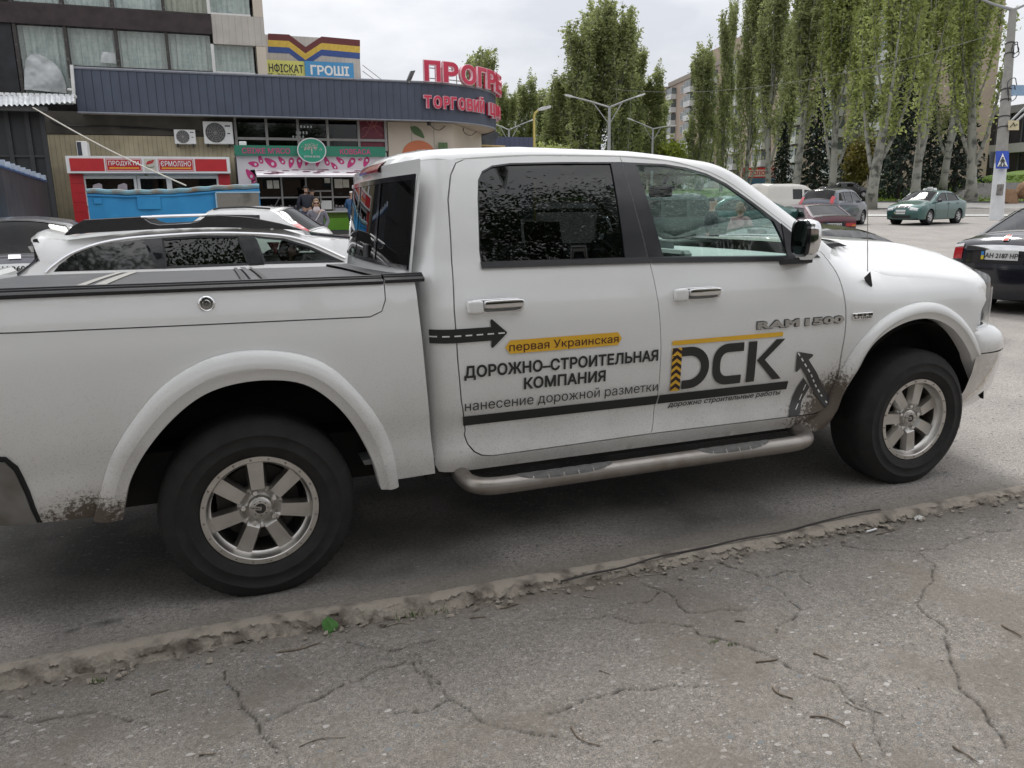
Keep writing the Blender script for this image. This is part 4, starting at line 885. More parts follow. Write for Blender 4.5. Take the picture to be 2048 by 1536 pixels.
def walkz(X, Yg):
    d = ykv(X)-.05-Yg
    z = side_drop(X)+.012*(vnoise(X, Yg, 1.6, 3)-.5)+.006*(vnoise(X, Yg, 9, 4)-.5)+.004*(vnoise(X, Yg, 60, 5, 2)-.5)
    near = (X > -2) & (X < 5) & (Yg > -3)
    crack = np.zeros_like(X)
    Xn, Yn = X[near], Yg[near]; c = np.zeros(Xn.shape)
    for k, l in enumerate(CRW):
        wv = .0016+.0042*vnoise(Xn, Yn, 14, 20+k, 3); dd = polydist(Xn, Yn, l); dd = dd+.013*(vnoise(Xn, Yn, 55, 9, 3)-.5); c = np.maximum(c, np.exp(-(np.maximum(dd, 0)/wv)**2))
    crack[near] = c*(.55+.45*(vnoise(Xn, Yn, 22, 40, 3) > .46)); z = z-.010*crack
    soil = np.clip(.85-d/.16, 0, 1)*.9+np.clip((vnoise(X, Yg, 2.6, 8)-.55)*3.2, 0, .55)+.45*np.exp(-((1-crack)*3.2)**2)*(crack > .02)
    z = z+.006*np.clip(soil, 0, 1)*vnoise(X, Yg, 40, 6)
    return z, {'soil': np.clip(soil, 0, 1), 'crack': np.clip(crack*.85, 0, 1)}
xs = np.concatenate([np.linspace(-60, -3, 20), np.linspace(-2.4, -1.2, 24), np.arange(-1.19, 4.6, .0085), np.linspace(4.7, 8, 20), np.linspace(10, 90, 20)])
ys = np.concatenate([np.linspace(-60, -4, 18), np.linspace(-3.5, -2.2, 14), np.arange(-2.19, -.20, .0085)])
ys = np.concatenate([ys, np.arange(-.20, -.12, .02)])
sw = gridmesh('sidewalk', xs, ys, walkz, WALKM); sw['kind'] = 'structure'
def roadz(X, Yg):
    z = G(Yg)+.012*(vnoise(X, Yg, .7, 13)-.5)*(np.abs(Yg) < 12)+.004*(vnoise(X, Yg, 6, 14)-.5)
    d = Yg-ykv(X); soil = np.clip(1.0-d/.22, 0, 1)*np.interp(X, [-60, -.7, .2, 1.0, 2.6, 4.2, 90], [.5, .5, .75, 1, .9, .6, .3])
    z = np.where(d < .0, -.12, z)
    shade_oil = np.clip((vnoise(X, Yg, 1.3, 61, 5)-.30)*2.4, 0, .78)*ss(-.30, .12, d-.18)*ss(2.9, 2.1, Yg)*ss(3.3, 2.2, X)*(X > -40)  # shade under and beside the truck painted into the asphalt colour, broken by noise
    for ox, oy, r0 in ((-.62, .02, .05), (-.74, .0, .03)): shade_oil = np.maximum(shade_oil, .9*np.exp(-(((X-ox)/r0)**2+((Yg-oy)/(r0*.5))**2)**2))  # two real oil stains kept in the same mask
    return z, {'shade_oil': np.clip(shade_oil, 0, 1), 'soil': soil, 'crack': np.zeros_like(X)}
xs = np.concatenate([np.linspace(-400, -60, 18), np.linspace(-58, -4, 40), np.arange(-3.5, 6, .04), np.linspace(6.1, 20, 80), np.linspace(21, 90, 80), np.linspace(100, 900, 20)])
ys = np.concatenate([np.arange(-.36, .5, .014), np.arange(.52, 4, .05), np.linspace(4.1, 40, 120), np.linspace(41, 110, 60), np.linspace(120, 900, 20)])
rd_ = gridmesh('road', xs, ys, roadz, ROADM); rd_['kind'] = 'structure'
# broken concrete kerb, its pavement face chipped away
KM = mat('crumbling_concrete', (.30, .265, .22), .92, 0, .22, 9, bump=.8, bscale=70, col2=(.12, .10, .08), thr=(.58, .10))
xs = np.concatenate([np.linspace(-40, -1.6, 120), np.arange(-1.5, 4.8, .008), np.linspace(4.9, 40, 120)]); V = []
fall = np.interp(xs, [-40, -.9, .9, 1.35, 2.0, 3.2, 40], [1, 1, 1, .8, .55, .8, 1])
rows = [(.045, -.05), (.030, -.002), (.018, .008), (.0, .010), (-.02, .011), (-.038, .008), (-.050, .006), (-.058, -.012), (-.066, -.030), (-.075, -.050), (-.10, -.07)]
P = np.zeros((len(xs), len(rows), 3))
for j, (dy_, dz_) in enumerate(rows):
    n1 = vnoise(xs*1.0, np.full(len(xs), j*.16), 13, 51, 4)-.5; n2 = vnoise(xs, np.full(len(xs), j*.4+5), 55, 52, 3)-.5; big = np.clip(vnoise(xs, np.full(len(xs), .3), 3.1, 53, 3)-.45, 0, 1)
    wgt = float(np.interp(j, [0, 2, 4, 5, 6, 9, 10], [.1, .12, .18, .4, 1, 1, .3]))
    P[:, j, 0] = xs+.02*n1*wgt; P[:, j, 1] = ykv(xs)+dy_*(1-.35*big*wgt)+(.055*n1+.034*n2)*wgt; P[:, j, 2] = dz_*fall+(.036*n1+.020*n2)*wgt*fall-.020*big*wgt
kb = add('kerb', MB().grid(P), KM); kb.data.polygons.foreach_set('use_smooth', np.ones(len(kb.data.polygons), bool)); kb['kind'] = 'structure'
for p in kb.data.polygons: p.use_smooth = True
kb.data.set_sharp_from_angle(angle=R(38))
# crumbs of the kerb and grit: nobody could count them
def chip(mb, x, y, z, s, r):
    pts = [(x+s*r.uniform(.4, 1)*math.cos(a)*r.uniform(.6, 1.3), y+s*r.uniform(.4, 1)*math.sin(a), z+s*r.uniform(-.25, .45)) for a in [r.uniform(0, 6.283) for _ in range(9)]]
    mb.hull(pts)
rr = random.Random(5); g1 = MB(); g2 = MB()
for _ in range(520):
    x = rr.uniform(.9, 4.2) if rr.random() < .7 else rr.uniform(-1, 1); s = rr.choice([.003, .004, .005, .007, .010, .016]) if rr.random() < .9 else .02
    y = YK(x)-.05-abs(rr.gauss(0, .05)); chip(g1, x, y, float(side_drop(np.array([x]))[0])+.004+s*.3, s, rr)
for _ in range(700):
    x = rr.uniform(-.9, 4.0); y = rr.uniform(-2.0, -.35); s = rr.choice([.002, .003, .004, .006]); chip(g2, x, y, float(side_drop(np.array([x]))[0])+.003, s, rr)
for _ in range(160):
    x = rr.uniform(-.6, 4.4); y = YK(x)+abs(rr.gauss(.02, .14)); s = rr.choice([.002, .003, .004, .006]); chip(g2, x, y, .002, s, rr)
tag(add('rubble', g1, KM), 'crumbled concrete crumbs lying along the broken kerb', 'rubble', kind='stuff')
tag(add('grit', g2, mat('loose_grit', (.24, .22, .20), .9, 0, .5, 3)), 'loose grit and small stones scattered over the pavement', 'grit', kind='stuff')
# ================================================================== shopping centre and kiosks across the car park
def seams(name, col, pitch, depth=.5, rough=.55, axis=0, var=.1, col2=None, thr=None):
    """sheet cladding with vertical seams every `pitch` metres along an axis of the object"""
    m = mat(name, col, rough, 0, var, 1.7, col2=col2, thr=thr); N, K = nodes_of(m); b = N['Principled BSDF']; src = b.inputs['Base Color'].links[0].from_socket
    t = N.new('ShaderNodeTexCoord'); s = N.new('ShaderNodeSeparateXYZ'); K(t.outputs['Object'], s.inputs[0])
    a = N.new('ShaderNodeMath'); a.operation = 'DIVIDE'; K(s.outputs[axis], a.inputs[0]); a.inputs[1].default_value = pitch
    f = N.new('ShaderNodeMath'); f.operation = 'FRACT'; K(a.outputs[0], f.inputs[0])
    r = N.new('ShaderNodeValToRGB'); K(f.outputs[0], r.inputs[0]); e = r.color_ramp.elements
    e[0].position = 0; e[0].color = (1-depth,)*3+(1,); e[1].position = .07; e[1].color = (1, 1, 1, 1)
    x = e.new(.93); x.color = (1, 1, 1, 1); x = e.new(1.); x.color = (1-depth,)*3+(1,)
    mx_ = N.new('ShaderNodeMixRGB'); mx_.blend_type = 'MULTIPLY'; mx_.inputs[0].default_value = 1; K(src, mx_.inputs[1]); K(r.outputs[0], mx_.inputs[2]); K(mx_.outputs[0], b.inputs['Base Color'])
    bp = N.new('ShaderNodeBump'); bp.inputs['Distance'].default_value = .02; K(r.outputs[0], bp.inputs['Height']); K(bp.outputs[0], b.inputs['Normal']); return m
BLUE = mat('blue_grey_cladding', (.054, .067, .100), .5, 0, .12, 1.5); BEIGE = seams('beige_corrugated_sheet', (.46, .40, .27), .17, .45, .6, 0, .18)
CREAM = mat('cream_panel', (.52, .46, .38), .6, 0, .06, .8); CREAMS = seams('cream_siding', (.42, .39, .35), .25, .25)
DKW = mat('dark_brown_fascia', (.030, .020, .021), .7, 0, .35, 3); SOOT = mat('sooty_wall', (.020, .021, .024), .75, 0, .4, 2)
CURT = mat('pale_curtain', (.64, .68, .66), .7, 0, .14, 4, col2=(.42, .50, .49), thr=(.6, .15)); WGL = glass('shop_window_glass', (.16, .17, .17), 1.55); WGL2 = glass('upper_window_glass', (.92, .94, .93), 1.5)
PVC = mat('white_window_frame', (.62, .62, .60), .4, 0, .06, 4); GREYF = mat('grey_window_frame', (.30, .29, .28), .5, 0, .1, 4); WHITE = mat('white_panel', (.70, .70, .69), .45, 0, .05, 3)
RED = mat('red_panel', (.46, .016, .022), .42, 0, .08, 3); CONC = mat('grey_concrete', (.28, .27, .255), .85, 0, .15, 3)
LETR = mat('crimson_letter_face', (.52, .022, .065), .35, 0, .07, 2); LETE = mat('pale_letter_edge', (.80, .55, .60), .4)
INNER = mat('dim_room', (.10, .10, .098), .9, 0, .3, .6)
YF = 31.0
def wx(px_, py, Y=YF): return float(atY(px_, py, Y)[0])
def wz(px_, py, Y=YF): return float(atY(px_, py, Y)[2])
B = root('shopping_centre', 'shopping centre with a curved blue-grey fascia and an upper floor of dirty windows', 'shop building', (4, 34, float(G(34))), world=True)
# arc of the fascia
XC, YC, RR = 8.5, YF+5, 5.0
zb, zt = 5.28, 6.80
xl = wx(148, 165)
arc = [(XC+RR*math.sin(a), YC-RR*math.cos(a)) for a in np.linspace(0, math.pi, 60)]
path = [(xl, YF)]+[(x, YF) for x in np.arange(xl+.34, XC-.1, .34)]+arc+[(x, YC+RR) for x in (7., 5.)]
# cladding boards: each board is slightly set off from its neighbour so that the joints are real grooves
bd = MB(); pts = []; d = 0
pp = np.array(dens(path, .02, False)); seg = np.concatenate([[0], np.cumsum(np.hypot(*np.diff(pp, axis=0).T))])
n_b = int(seg[-1]/.305)
for k in range(n_b):
    s0, s1 = k*.305+.012, (k+1)*.305-.006
    a = np.array([np.interp(s0, seg, pp[:, i]) for i in (0, 1)]); b = np.array([np.interp(s1, seg, pp[:, i]) for i in (0, 1)]); t = (b-a)/np.linalg.norm(b-a); nrm = np.array([t[1], -t[0]])*.03
    bd.raw([(*(a+nrm*.1), zb), (*(b+nrm), zb), (*(b+nrm), zt), (*(a+nrm*.1), zt), (*(a-nrm), zb), (*(b-nrm), zb), (*(b-nrm), zt), (*(a-nrm), zt)], [(0, 1, 2, 3), (4, 7, 6, 5), (1, 5, 6, 2), (4, 0, 3, 7), (3, 2, 6, 7), (4, 5, 1, 0)])
add('fascia', bd, BLUE, B, False)
trim = MB(); trim.grid([[(x*1., y, z) for x, y in path] for z in (zb, zt-.02)]); add('fascia_backing', trim, mat('fascia_shadow_gap', (.03, .035, .05), .7), B)
trim = MB(); trim.tube([(x, y-.03, zt+.02) for x, y in path[:-2]], .05, 6); trim.tube([(x, y-.03, zb-.02) for x, y in path[:-2]], .035, 6); add('fascia_edge', trim, mat('pale_edge_profile', (.20, .21, .24), .5), B)
sof = MB(); sof.raw([(x, y, zb+.02) for x, y in path]+[(xl, 33.2, zb+.02)], [tuple(range(len(path)+1))]); add('soffit', sof, mat('cream_soffit', (.42, .36, .29), .6, 0, .1, 1), B, False)
rf = MB(); rf.raw([(x, y, zt-.1) for x, y in path]+[(xl, 40, zt-.1)], [tuple(range(len(path)+1))]); add('canopy_roof', rf, CONC, B, False)
# ground floor wall
x0, x1, x2 = wx(95, 300, 31.9), wx(470, 300, 31.9), wx(775, 300, 31.9)
add('ground_floor_wall', MB().box(x0-60, x1, 32.0, 32.3, .5, 4.55), BEIGE, B, False)
add('soffit_shade_band', MB().box(x0-60, x1, 31.96, 32.28, 4.57, 5.4), mat('painted_soffit_shade', (.075, .068, .055), .8, 0, .35, 1.3), B, False)  # dark band paints the soffit's shadow across the top of the wall
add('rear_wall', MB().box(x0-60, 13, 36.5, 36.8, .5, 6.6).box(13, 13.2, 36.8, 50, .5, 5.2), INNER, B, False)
# glazed band above the stall
gx = [wx(p, 250, 31.9) for p in (470, 532, 595, 654, 716, 770)]
gz0, gz1 = wz(620, 296, 31.9)-.1, wz(620, 234, 31.9)+.15; gzm = wz(620, 279, 31.9)
for i in range(5):
    w_ = add('window', MB().box(gx[i], gx[i+1], 31.94, 31.95, gz0, gz1), WGL if i < 4 else mat('maroon_poster', (.13, .012, .03), .4, 0, .2, 1.4), B, False)
    f_ = MB(); f_.box(gx[i]-.05, gx[i]+.05, 31.84, 31.93, gz0, gz1); f_.box(gx[i]+.052, gx[i+1]-.052, 31.85, 31.93, gzm-.05, gzm+.05)
    f_.box(gx[i]+.052, gx[i+1]-.052, 31.85, 31.93, gz1-.08, gz1)
    if i == 4: f_.box(gx[5]-.05, gx[5]+.06, 31.84, 31.93, gz0, gz1)
    add('frame', f_, GREYF, w_, False)
    if i == 4:
        sw_ = MB()
        for k in range(4): sw_.tube([(gx[4]+.15+.95*t, 31.925, gzm+.25+.9*(t if k % 2 else 1-t)+.18*math.sin(6*t+k*1.3)) for t in np.linspace(0, 1, 16)], .014, 5)
        add('poster_swirl', sw_, mat('pink_swirl', (.45, .16, .16), .5), w_)
lamps = MB()
for k, (a, b_) in enumerate(((820, 200), (780, 270), (735, 335), (700, 380))):
    for j in range(4):
        p = atY(450+(a+j*34)/5.12, 200+b_/5.12, 34.5); lamps.box(p[0]-.03, p[0]+.03, 34.5, 34.55, p[2]-.06, p[2]+.06)
add('ceiling_lamps', lamps, emit('lit_tube', (1, .98, .95), 3.5), B, False)
# cream panel wall with the orange fruit picture under the curve
cx0, cx1 = wx(776, 270, 31.9), wx(905, 270, 31.9)
pw = add('cream_wall', MB().box(cx0, cx1, 31.9, 32.2, .5, 5.28).raw([(cx1, 31.9, .5), (13.2, 36.5, .5), (13.2, 36.5, 5.28), (cx1, 31.9, 5.28)], [(0, 1, 2, 3)]), CREAM, B, False)
for p in (823, 868): x = wx(p, 270, 31.9); add('panel_joint', MB().box(x-.012, x+.012, 31.888, 31.90, .6, 5.26), GREYF, pw, False)
oc = atY(838, 310, 31.88); ringO = [(oc[0]+.75*math.cos(a)*1.0, oc[2]+.62*math.sin(a)) for a in np.linspace(0, 2*math.pi, 40)[:-1]]; hole = [(oc[0]+.02+.30*math.cos(a), oc[2]-.05+.28*math.sin(a)) for a in np.linspace(0, 2*math.pi, 30)[:-1]]
add('fruit_picture', panel(ringO, lambda x, z: 31.885, [hole], .3, 0), mat('orange_print', (.52, .155, .065), .5, 0, .05, 2), pw, False)
lf = [(atY(px_, py, 31.88)[0], atY(px_, py, 31.88)[2]) for px_, py in spl([(820, 254), (830, 252), (842, 260), (849, 276), (838, 273), (826, 266), (820, 254)], 4)[:-1]]
lfm = mat('green_print', (.075, .135, .05), .5)
add('leaf_picture', panel(lf, lambda x, z: 31.885, [], .3, 0), lfm, pw, False)
for p in (880, 889): a = atY(p, 296, 31.88); add('leaf_picture', MB().box(a[0]-.12, a[0]+.10, 31.70, 31.71, a[2]-.6, a[2]+.22), lfm, pw, False)
for (a, b_) in ((858, 244), (924, 262)):
    p = atY(a, b_, 33.5 if a > 900 else 31.3); p[2] = zb-.03
    sp_ = root('ceiling_spotlight', ('small black spotlight under the soffit above the green leaf picture' if a < 900 else 'small black spotlight with a loose cable under the curved soffit end'), 'spotlight', p, world=True, group='spotlights under the curved soffit')
    add('lamp_head', MB().lathe([(.02, .05), (.09, -.02), (.09, -.14), (.0, -.16)], p, 'z', 12), BLK, sp_)
    add('loose_cable', MB().tube([(p[0]+.9*t, p[1]+.6*t, p[2]-.08-.22*math.sin(3.1*t)) for t in np.linspace(0, 1, 9)], .016, 5), BLK, sp_)
# lower dark canopy to the right of the curve and the far blue wall
lc = MB(); q = [atY(a, b_, 37.) for a, b_ in ((870, 300), (940, 275), (985, 258), (1000, 268), (980, 300), (900, 330))]; lc.hull([(p[0], y, p[2]) for p in q for y in (37., 39.)]); add('entrance_canopy', lc, mat('grey_canopy', (.06, .065, .075), .5, 0, .4, 2), B, False)
add('far_wing', MB().box(wx(985, 290, 42), wx(1067, 290, 42), 42, 46, .8, wz(1030, 274, 42)), seams('blue_wing_cladding', (.058, .068, .12), .3, .5), B, False)
add('roof_pipe', MB().tube([tuple(atY(a, b_, 37.)) for a, b_ in ((940, 296), (962, 291), (1010, 293))], .05, 6), mat('yellow_pipe', (.5, .36, .14), .5), B)
# ---- upper storey
YU = 33.0
ux = [wx(p, 90, YU) for p in (33, 133, 233, 334, 424, 509, 531)]
def ubox(a, b_, z0, z1, y0=YU, y1=YU+.3): return MB().box(a, b_, y0, y1, z0, z1)
zl0, zl1, zb0, zb1, zu1 = 6.7, wz(280, 62, YU)+.02, wz(280, 62, YU)+.02, wz(280, 26, YU), 12.0
zb1 = wz(280, 22, YU)
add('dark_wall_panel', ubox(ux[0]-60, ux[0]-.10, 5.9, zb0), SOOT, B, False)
add('spandrel_band', ubox(ux[0]-60, ux[4]+.06, zb0, zb1, YU-.10), DKW, B, False)
add('cream_spandrel', ubox(ux[4]+.062, ux[6], zb0-.35, zb1+.05, YU-.06), CREAMS, B, False)
add('corner_pilaster', ubox(ux[5]+.06, ux[6], 6.6, zb0-.36, YU-.05).box(ux[5]+.06, ux[6], YU-.05, YU+.3, zb1+.06, 12.5), CREAM, B, False)
for i in range(5):
    for lo, hi in ((5.9 if i == 0 else 6.75, zb0), (zb1, zb1+1.75)):
        if i == 4: hi = hi-.36 if lo < 8 else hi; lo = lo if lo < 8 else lo+.06
        a, b_ = ux[i]+.06, ux[i+1]-.06
        w_ = add('window', MB().box(a, b_, YU+.08, YU+.09, lo, hi), WGL2, B, False)
        m_ = MB(); m_.box(a-.12, a, YU-.03, YU+.2, lo, hi)
        if lo < 8: m_.box(a, b_, YU, YU+.10, lo+.42, lo+.47); m_.box(a, b_, YU, YU+.1, lo+.0, lo+.06); m_.box((a+b_)/2-.03, (a+b_)/2+.03, YU+.01, YU+.1, lo+.06, lo+.42)
        else: m_.box(a, b_, YU, YU+.1, lo, lo+.07)
        if i == 4 and lo > 8: m_.box(a, b_, YU, YU+.1, lo+.75, lo+.85)
        add('frame', m_, PVC if i == 4 else mat('peeling_dark_frame', (.05, .045, .042), .8, 0, .4, 14, col2=(.22, .21, .2), thr=(.66, .06)), w_, False)
        cg = MB(); n_ = 40
        cg.grid([[(a+(b_-a)*t, YU+.35+.05*math.sin(t*38+i)+.02*math.sin(t*91), z) for t in np.linspace(0, 1, 60)] for z in (lo-.1, hi+.25)])
        add('curtain', cg, CURT if not (i == 3 and lo > 8) else mat('cream_board', (.46, .45, .36), .6), w_)
        if lo < 8:
            nt_ = MB(); r_ = random.Random(i); hx_ = .14
            for r0 in range(int((hi-lo-.5)/hx_)):
                zz = lo+.5+r0*hx_; nt_.tube([(a+(b_-a)*k/24, YU+.06, zz+(.035 if (k+r0) % 2 else -.035)+r_.uniform(-.02, .02)) for k in range(25)], .004, 3, False)
            add('wire_netting', nt_, GREYF, w_)
add('upper_roof', MB().box(ux[0]-60, ux[6]-.05, YU+.31, YU+8, zb1+1.75, zb1+1.95).box(ux[0]-60, ux[6]-.05, YU+6, YU+6.2, 6.9, zb1+1.7), CONC, B, False)
# torn plastic sheets
def sheet(pl, Y, sd):
    P = [atY(a, b_, Y) for a, b_ in pl]; q = panel([(p[0], p[2]) for p in P], lambda x, z: Y-.05-.30*float(vnoise(np.array([x+40]), np.array([z+9+sd]), 1.7, 71, 4)[0]-.4), [], .06, 0); return q
PLAS = mat('crumpled_plastic', (.44, .46, .46), .35, 0, .12, 4, bump=.4, bscale=9)
o = add('plastic_sheet', sheet(spl([(50, 180), (49, 150), (52, 125), (64, 108), (88, 113), (110, 128), (124, 146), (131, 165), (134, 187)], 3), YU-.04, 0), PLAS); tag(o, 'crumpled translucent plastic sheet over the lower half of the leftmost upper window', 'plastic sheet')
o = add('plastic_sheet', sheet([(201, 126), (206, 104), (231, 108), (233, 128)], YU-.06, 2), PLAS); tag(o, 'small crumpled white plastic piece in the sill corner of the second upper window', 'plastic sheet')
add('upper_side_wall', MB().box(ux[6]-.02, ux[6], YU+.31, 44, 6.6, 12.5), CREAMS, B, False)
# striped wall and its banners
YS = 41.
sx0, sx1 = wx(536, 120, YS), wx(720, 120, YS)
SB_ = root('striped_wall', 'cream sheet-metal wall with brown, yellow and blue bands dipping in the middle', 'roof wall', (sx0, YS, 7), world=True)
add('wall', MB().box(sx0-2, sx1, YS, YS+5, 6.5, wz(620, 74, YS)), seams('stripe_wall_sheet', (.50, .46, .42), .2, .25), SB_, False)
def band(dy0, dy1, m):
    u = [(536, 67), (578, 69), (611, 94), (643, 73), (720, 80)]; pol = [(a, b_+dy0) for a, b_ in u]+[(a, b_+dy1) for a, b_ in reversed(u)]
    return add('painted_band', panel([(atY(a, b_, YS)[0], atY(a, b_, YS)[2]) for a, b_ in pol], lambda x, z: YS-.012, [], .8, 0), m, SB_, False)
band(0, 13, mat('brown_band', (.13, .022, .022), .5)); band(13, 26, mat('yellow_band', (.62, .42, .06), .5)); band(26, 38, mat('blue_band', (.032, .075, .26), .5))
def banner(name, label, a, b_, c, d, m, Y, cat='banner'):
    r_ = root(name, label, cat, (wx(a, c, Y), Y, wz(a, d, Y)), world=True); x0, x1, z1, z0 = wx(a, (c+d)/2, Y), wx(b_, (c+d)/2, Y), wz((a+b_)/2, c, Y), wz((a+b_)/2, d, Y)
    add('board', MB().box(x0, x1, Y, Y+.08, z0, z1), m, r_, False); return r_, x0, x1, z0, z1
r_, x0, x1, z0, z1 = banner('advert_banner', 'yellow banner with black Cyrillic lettering behind the roof edge', 490, 610, 120, 175, mat('yellow_banner', (.62, .60, .16), .5, 0, .05, 2), YS-.6)
h = z1-z0; xa = wx(537, 130, YS-.6)
add('lettering', tflat('konf', xa, wx(606, 130, YS-.6), z1-.45*h, z1-.12*h, YS-.6), INK, r_, False); add('lettering', tflat('odyag', wx(520, 147, YS-.6), wx(591, 147, YS-.6), z1-.62*h, z1-.48*h, YS-.6), INK, r_, False)
r_, x0, x1, z0, z1 = banner('advert_banner', 'light blue banner with white Cyrillic lettering behind the roof edge', 611, 708, 124, 176, mat('sky_blue_banner', (.06, .27, .52), .5, 0, .05, 2), YS-.7)
h = z1-z0
add('lettering', tflat('grosh', wx(621, 140, YS-.7), wx(698, 142, YS-.7), z1-.52*h, z1-.14*h, YS-.7), WHT, r_, False); add('lettering', tflat('budshcho', wx(622, 157, YS-.7), wx(698, 158, YS-.7), z1-.84*h, z1-.60*h, YS-.7), WHT, r_, False)
rw_ = root('roof_guy_wires', 'two thin guy wires slanting down beside the striped wall', 'guy wires', (sx1+.6, YS, 7), world=True)
for k in (0, 1): add('wire', MB().tube([tuple(atY(725, 130+12*k, YS)), tuple(atY(768-14*k, 163, YS))], .02, 4), GREYF, rw_)
# floodlight on the roof edge
p = atY(818, 166, YF-.1); fl_ = root('roof_lamp', 'grey flat lamp head on a short stalk at the fascia top beside the red letters', 'lamp', p, world=True)
add('stalk', MB().tube([tuple(p), (p[0]+.02, p[1], p[2]+.25)], .03, 6), GREYF, fl_); q = atY(818, 162, YF-.1); t_p = atY(826, 143, YF-.3)
add('lamp_head', MB().hull([tuple(np.array(c)+np.array(o)) for c in (q, t_p) for o in ((-.09, 0, .02), (.11, 0, .05), (-.02, 0, -.04), (.02, .25, .0), (-.08, .2, .04))]), mat('lamp_grey', (.12, .125, .13), .4), fl_, True, 60)
# ---- letters on the roof and on the fascia
RS = root('roof_sign', 'large crimson Cyrillic letters standing on a frame above the curved fascia', 'roof sign', (10, 31, zt), world=True)
def on_arc(s, off=0.):
    """s metres along the fascia from the start of the bend -> point and outward normal"""
    if s <= 0: return np.array([XC+s, YF-off]), np.array([0, -1.])
    a = s/RR; return np.array([XC+(RR+off)*math.sin(a), YC-(RR+off)*math.cos(a)]), np.array([math.sin(a), -math.cos(a)])
def s_at(px_, z, off):                       # where along the path a photo column falls
    ss_ = np.linspace(-8, RR*1.45, 700); best = None
    for s in ss_:
        p, _ = on_arc(s, off); v = np.array([p[0], p[1], z])-CPOS; x = 1024+CF*(v@_r)/(v@_f)
        if best is None or abs(x-px_) < best[0]: best = (abs(x-px_), s)
    return best[1]
def arc_letter(key, keyb, s0, s1, z0, z1, off, parent, nm):
    pad = .035*(z1-z0)/1.1
    for kk, m, d0, grow, n2 in ((key, LETR, .20, 0, nm), (keyb, LETE, .17, pad, 'letter_edge')):
        P, F = tfit(kk, s0-grow, s1+grow, z0-grow, z1+grow, .22 if kk == key else .10)
        V = []
        for s, dp, z in P: b_, n_ = on_arc(s, off); q_ = b_+n_*(dp+(0 if kk == key else .10)); V.append((q_[0], q_[1], z))
        o_ = add(n2, (V, F), m, parent, False)
        if kk == key: parent = o_
lim = [(842, 888), (888, 914), (918, 944), (944, 967), (968, 983), (982, 996), (995, 1007)]
zr0, zr1 = wz(866, 163, 30.8), wz(866, 122, 30.8)
xs_ = [s_at(p, 7.6, .1) for p in (846, 879, 882, 914, 918, 948, 951, 968, 970, 984, 986, 995)]
edges = [(846, 878), (883, 913), (917, 947), (950, 967), (968, 984), (984, 995)]
for i, (a, b_) in enumerate(edges): arc_letter('p%d' % i, 'pb%d' % i, s_at(a, 7.6, .15), s_at(b_, 7.6, .15)-.04, zr0, zr1, .12, RS, 'letter')
sl_ = s_at(995, 7.6, .15); arc_letter('p6', 'pb6', sl_+.12, sl_+1.3, zr0, zr1, .12, RS, 'letter')
sf = MB()
for z in (zr0+.15, zr1-.25): sf.tube([(*on_arc(s, .05)[0], z) for s in np.linspace(s_at(848, 7.5, .1), RR*1.35, 30)], .022, 5)
for s in np.linspace(s_at(850, 7.5, .1), RR*1.3, 9): sf.tube([(*on_arc(s, .05)[0], zt), (*on_arc(s, .05)[0], zr1-.2)], .022, 5)
add('frame', sf, GREYF, RS)
FS = root('fascia_sign', 'two-word line of crimson Cyrillic letters fixed to the curved blue-grey fascia', 'shop sign', (11, 31, 5.6), world=True)
zf0, zf1 = wz(860, 216, 30.8), wz(860, 191, 30.8)
ed2 = [(845, 862), (864, 882), (884, 897), (898.5, 911), (913, 927), (929, 941), (942, 953), (954, 964), (974, 984), (984.5, 990), (990.5, 995), (995.5, 999)]
for i, (a, b_) in enumerate(ed2): arc_letter('t%d' % i, 'tb%d' % i, s_at(a, 5.9, .1)+.03, s_at(b_, 5.9, .1)-.03, zf0-(.12 if i == 8 else 0), zf1+(.14 if i == 7 else 0), .05, FS, 'letter')
sl_ = s_at(999, 5.9, .1); arc_letter('t12', 'tb12', sl_+.06, sl_+.5, zf0, zf1, .05, FS, 'letter')
# ---- air conditioners on the beige wall
def aircon(a, b_, c, d, label, wide):
    Y = 31.55; x0, x1, z1, z0 = wx(a, c, Y), wx(b_, c, Y), wz((a+b_)/2, c, Y), wz((a+b_)/2, d, Y); r_ = root('air_conditioner', label, 'air conditioner', (x0, Y, z0), world=True, group='air conditioners on the beige wall')
    add('casing', MB().box(x0, x1, Y, Y+.36, z0, z1, .015), WHITE, r_, False); cx_ = x0+(x1-x0)*.40; cz_ = (z0+z1)/2; ra = min((z1-z0)*.44, (x1-x0)*.36)
    add('fan_hole', MB().lathe([(ra, -.004), (.001, -.004)], (cx_, Y, cz_), 'y', 28), mat('fan_dark', (.06, .06, .065), .6), r_, False)
    g_ = MB()
    for k in range(1, 6): g_.lathe([(ra*k/5-.008, -.02), (ra*k/5+.004, -.02)], (cx_, Y, cz_), 'y', 28)
    for k in range(12): t = 2*math.pi*k/12; g_.tube([(cx_, Y-.02, cz_), (cx_+ra*math.cos(t), Y-.02, cz_+ra*math.sin(t))], .006, 4)
    add('fan_grille', g_, GREYF, r_)
    for f in (.12, .84): add('bracket', MB().box(x0+(x1-x0)*f-.03, x0+(x1-x0)*f+.03, Y-.02, Y+.42, z0-.10, z0-.002), BLK, r_, False)
    add('nameplate', MB().box(x1-.26*(x1-x0), x1-.08*(x1-x0), Y-.006, Y, z1-.22*(z1-z0), z1-.16*(z1-z0)).box(x1-.2*(x1-x0), x1-.1*(x1-x0), Y-.006, Y, z0+.45*(z1-z0), z0+.5*(z1-z0)), BLK, r_, False)
aircon(347, 390, 259, 288, 'smaller white air conditioner on the beige corrugated wall', .9); aircon(405, 464, 243, 288, 'larger white air conditioner beside the shop windows', 1)
cb = root('wall_cable', 'black cable strung along the beige wall to the air conditioners', 'cable', (wx(110, 252), 31.9, 4), world=True)
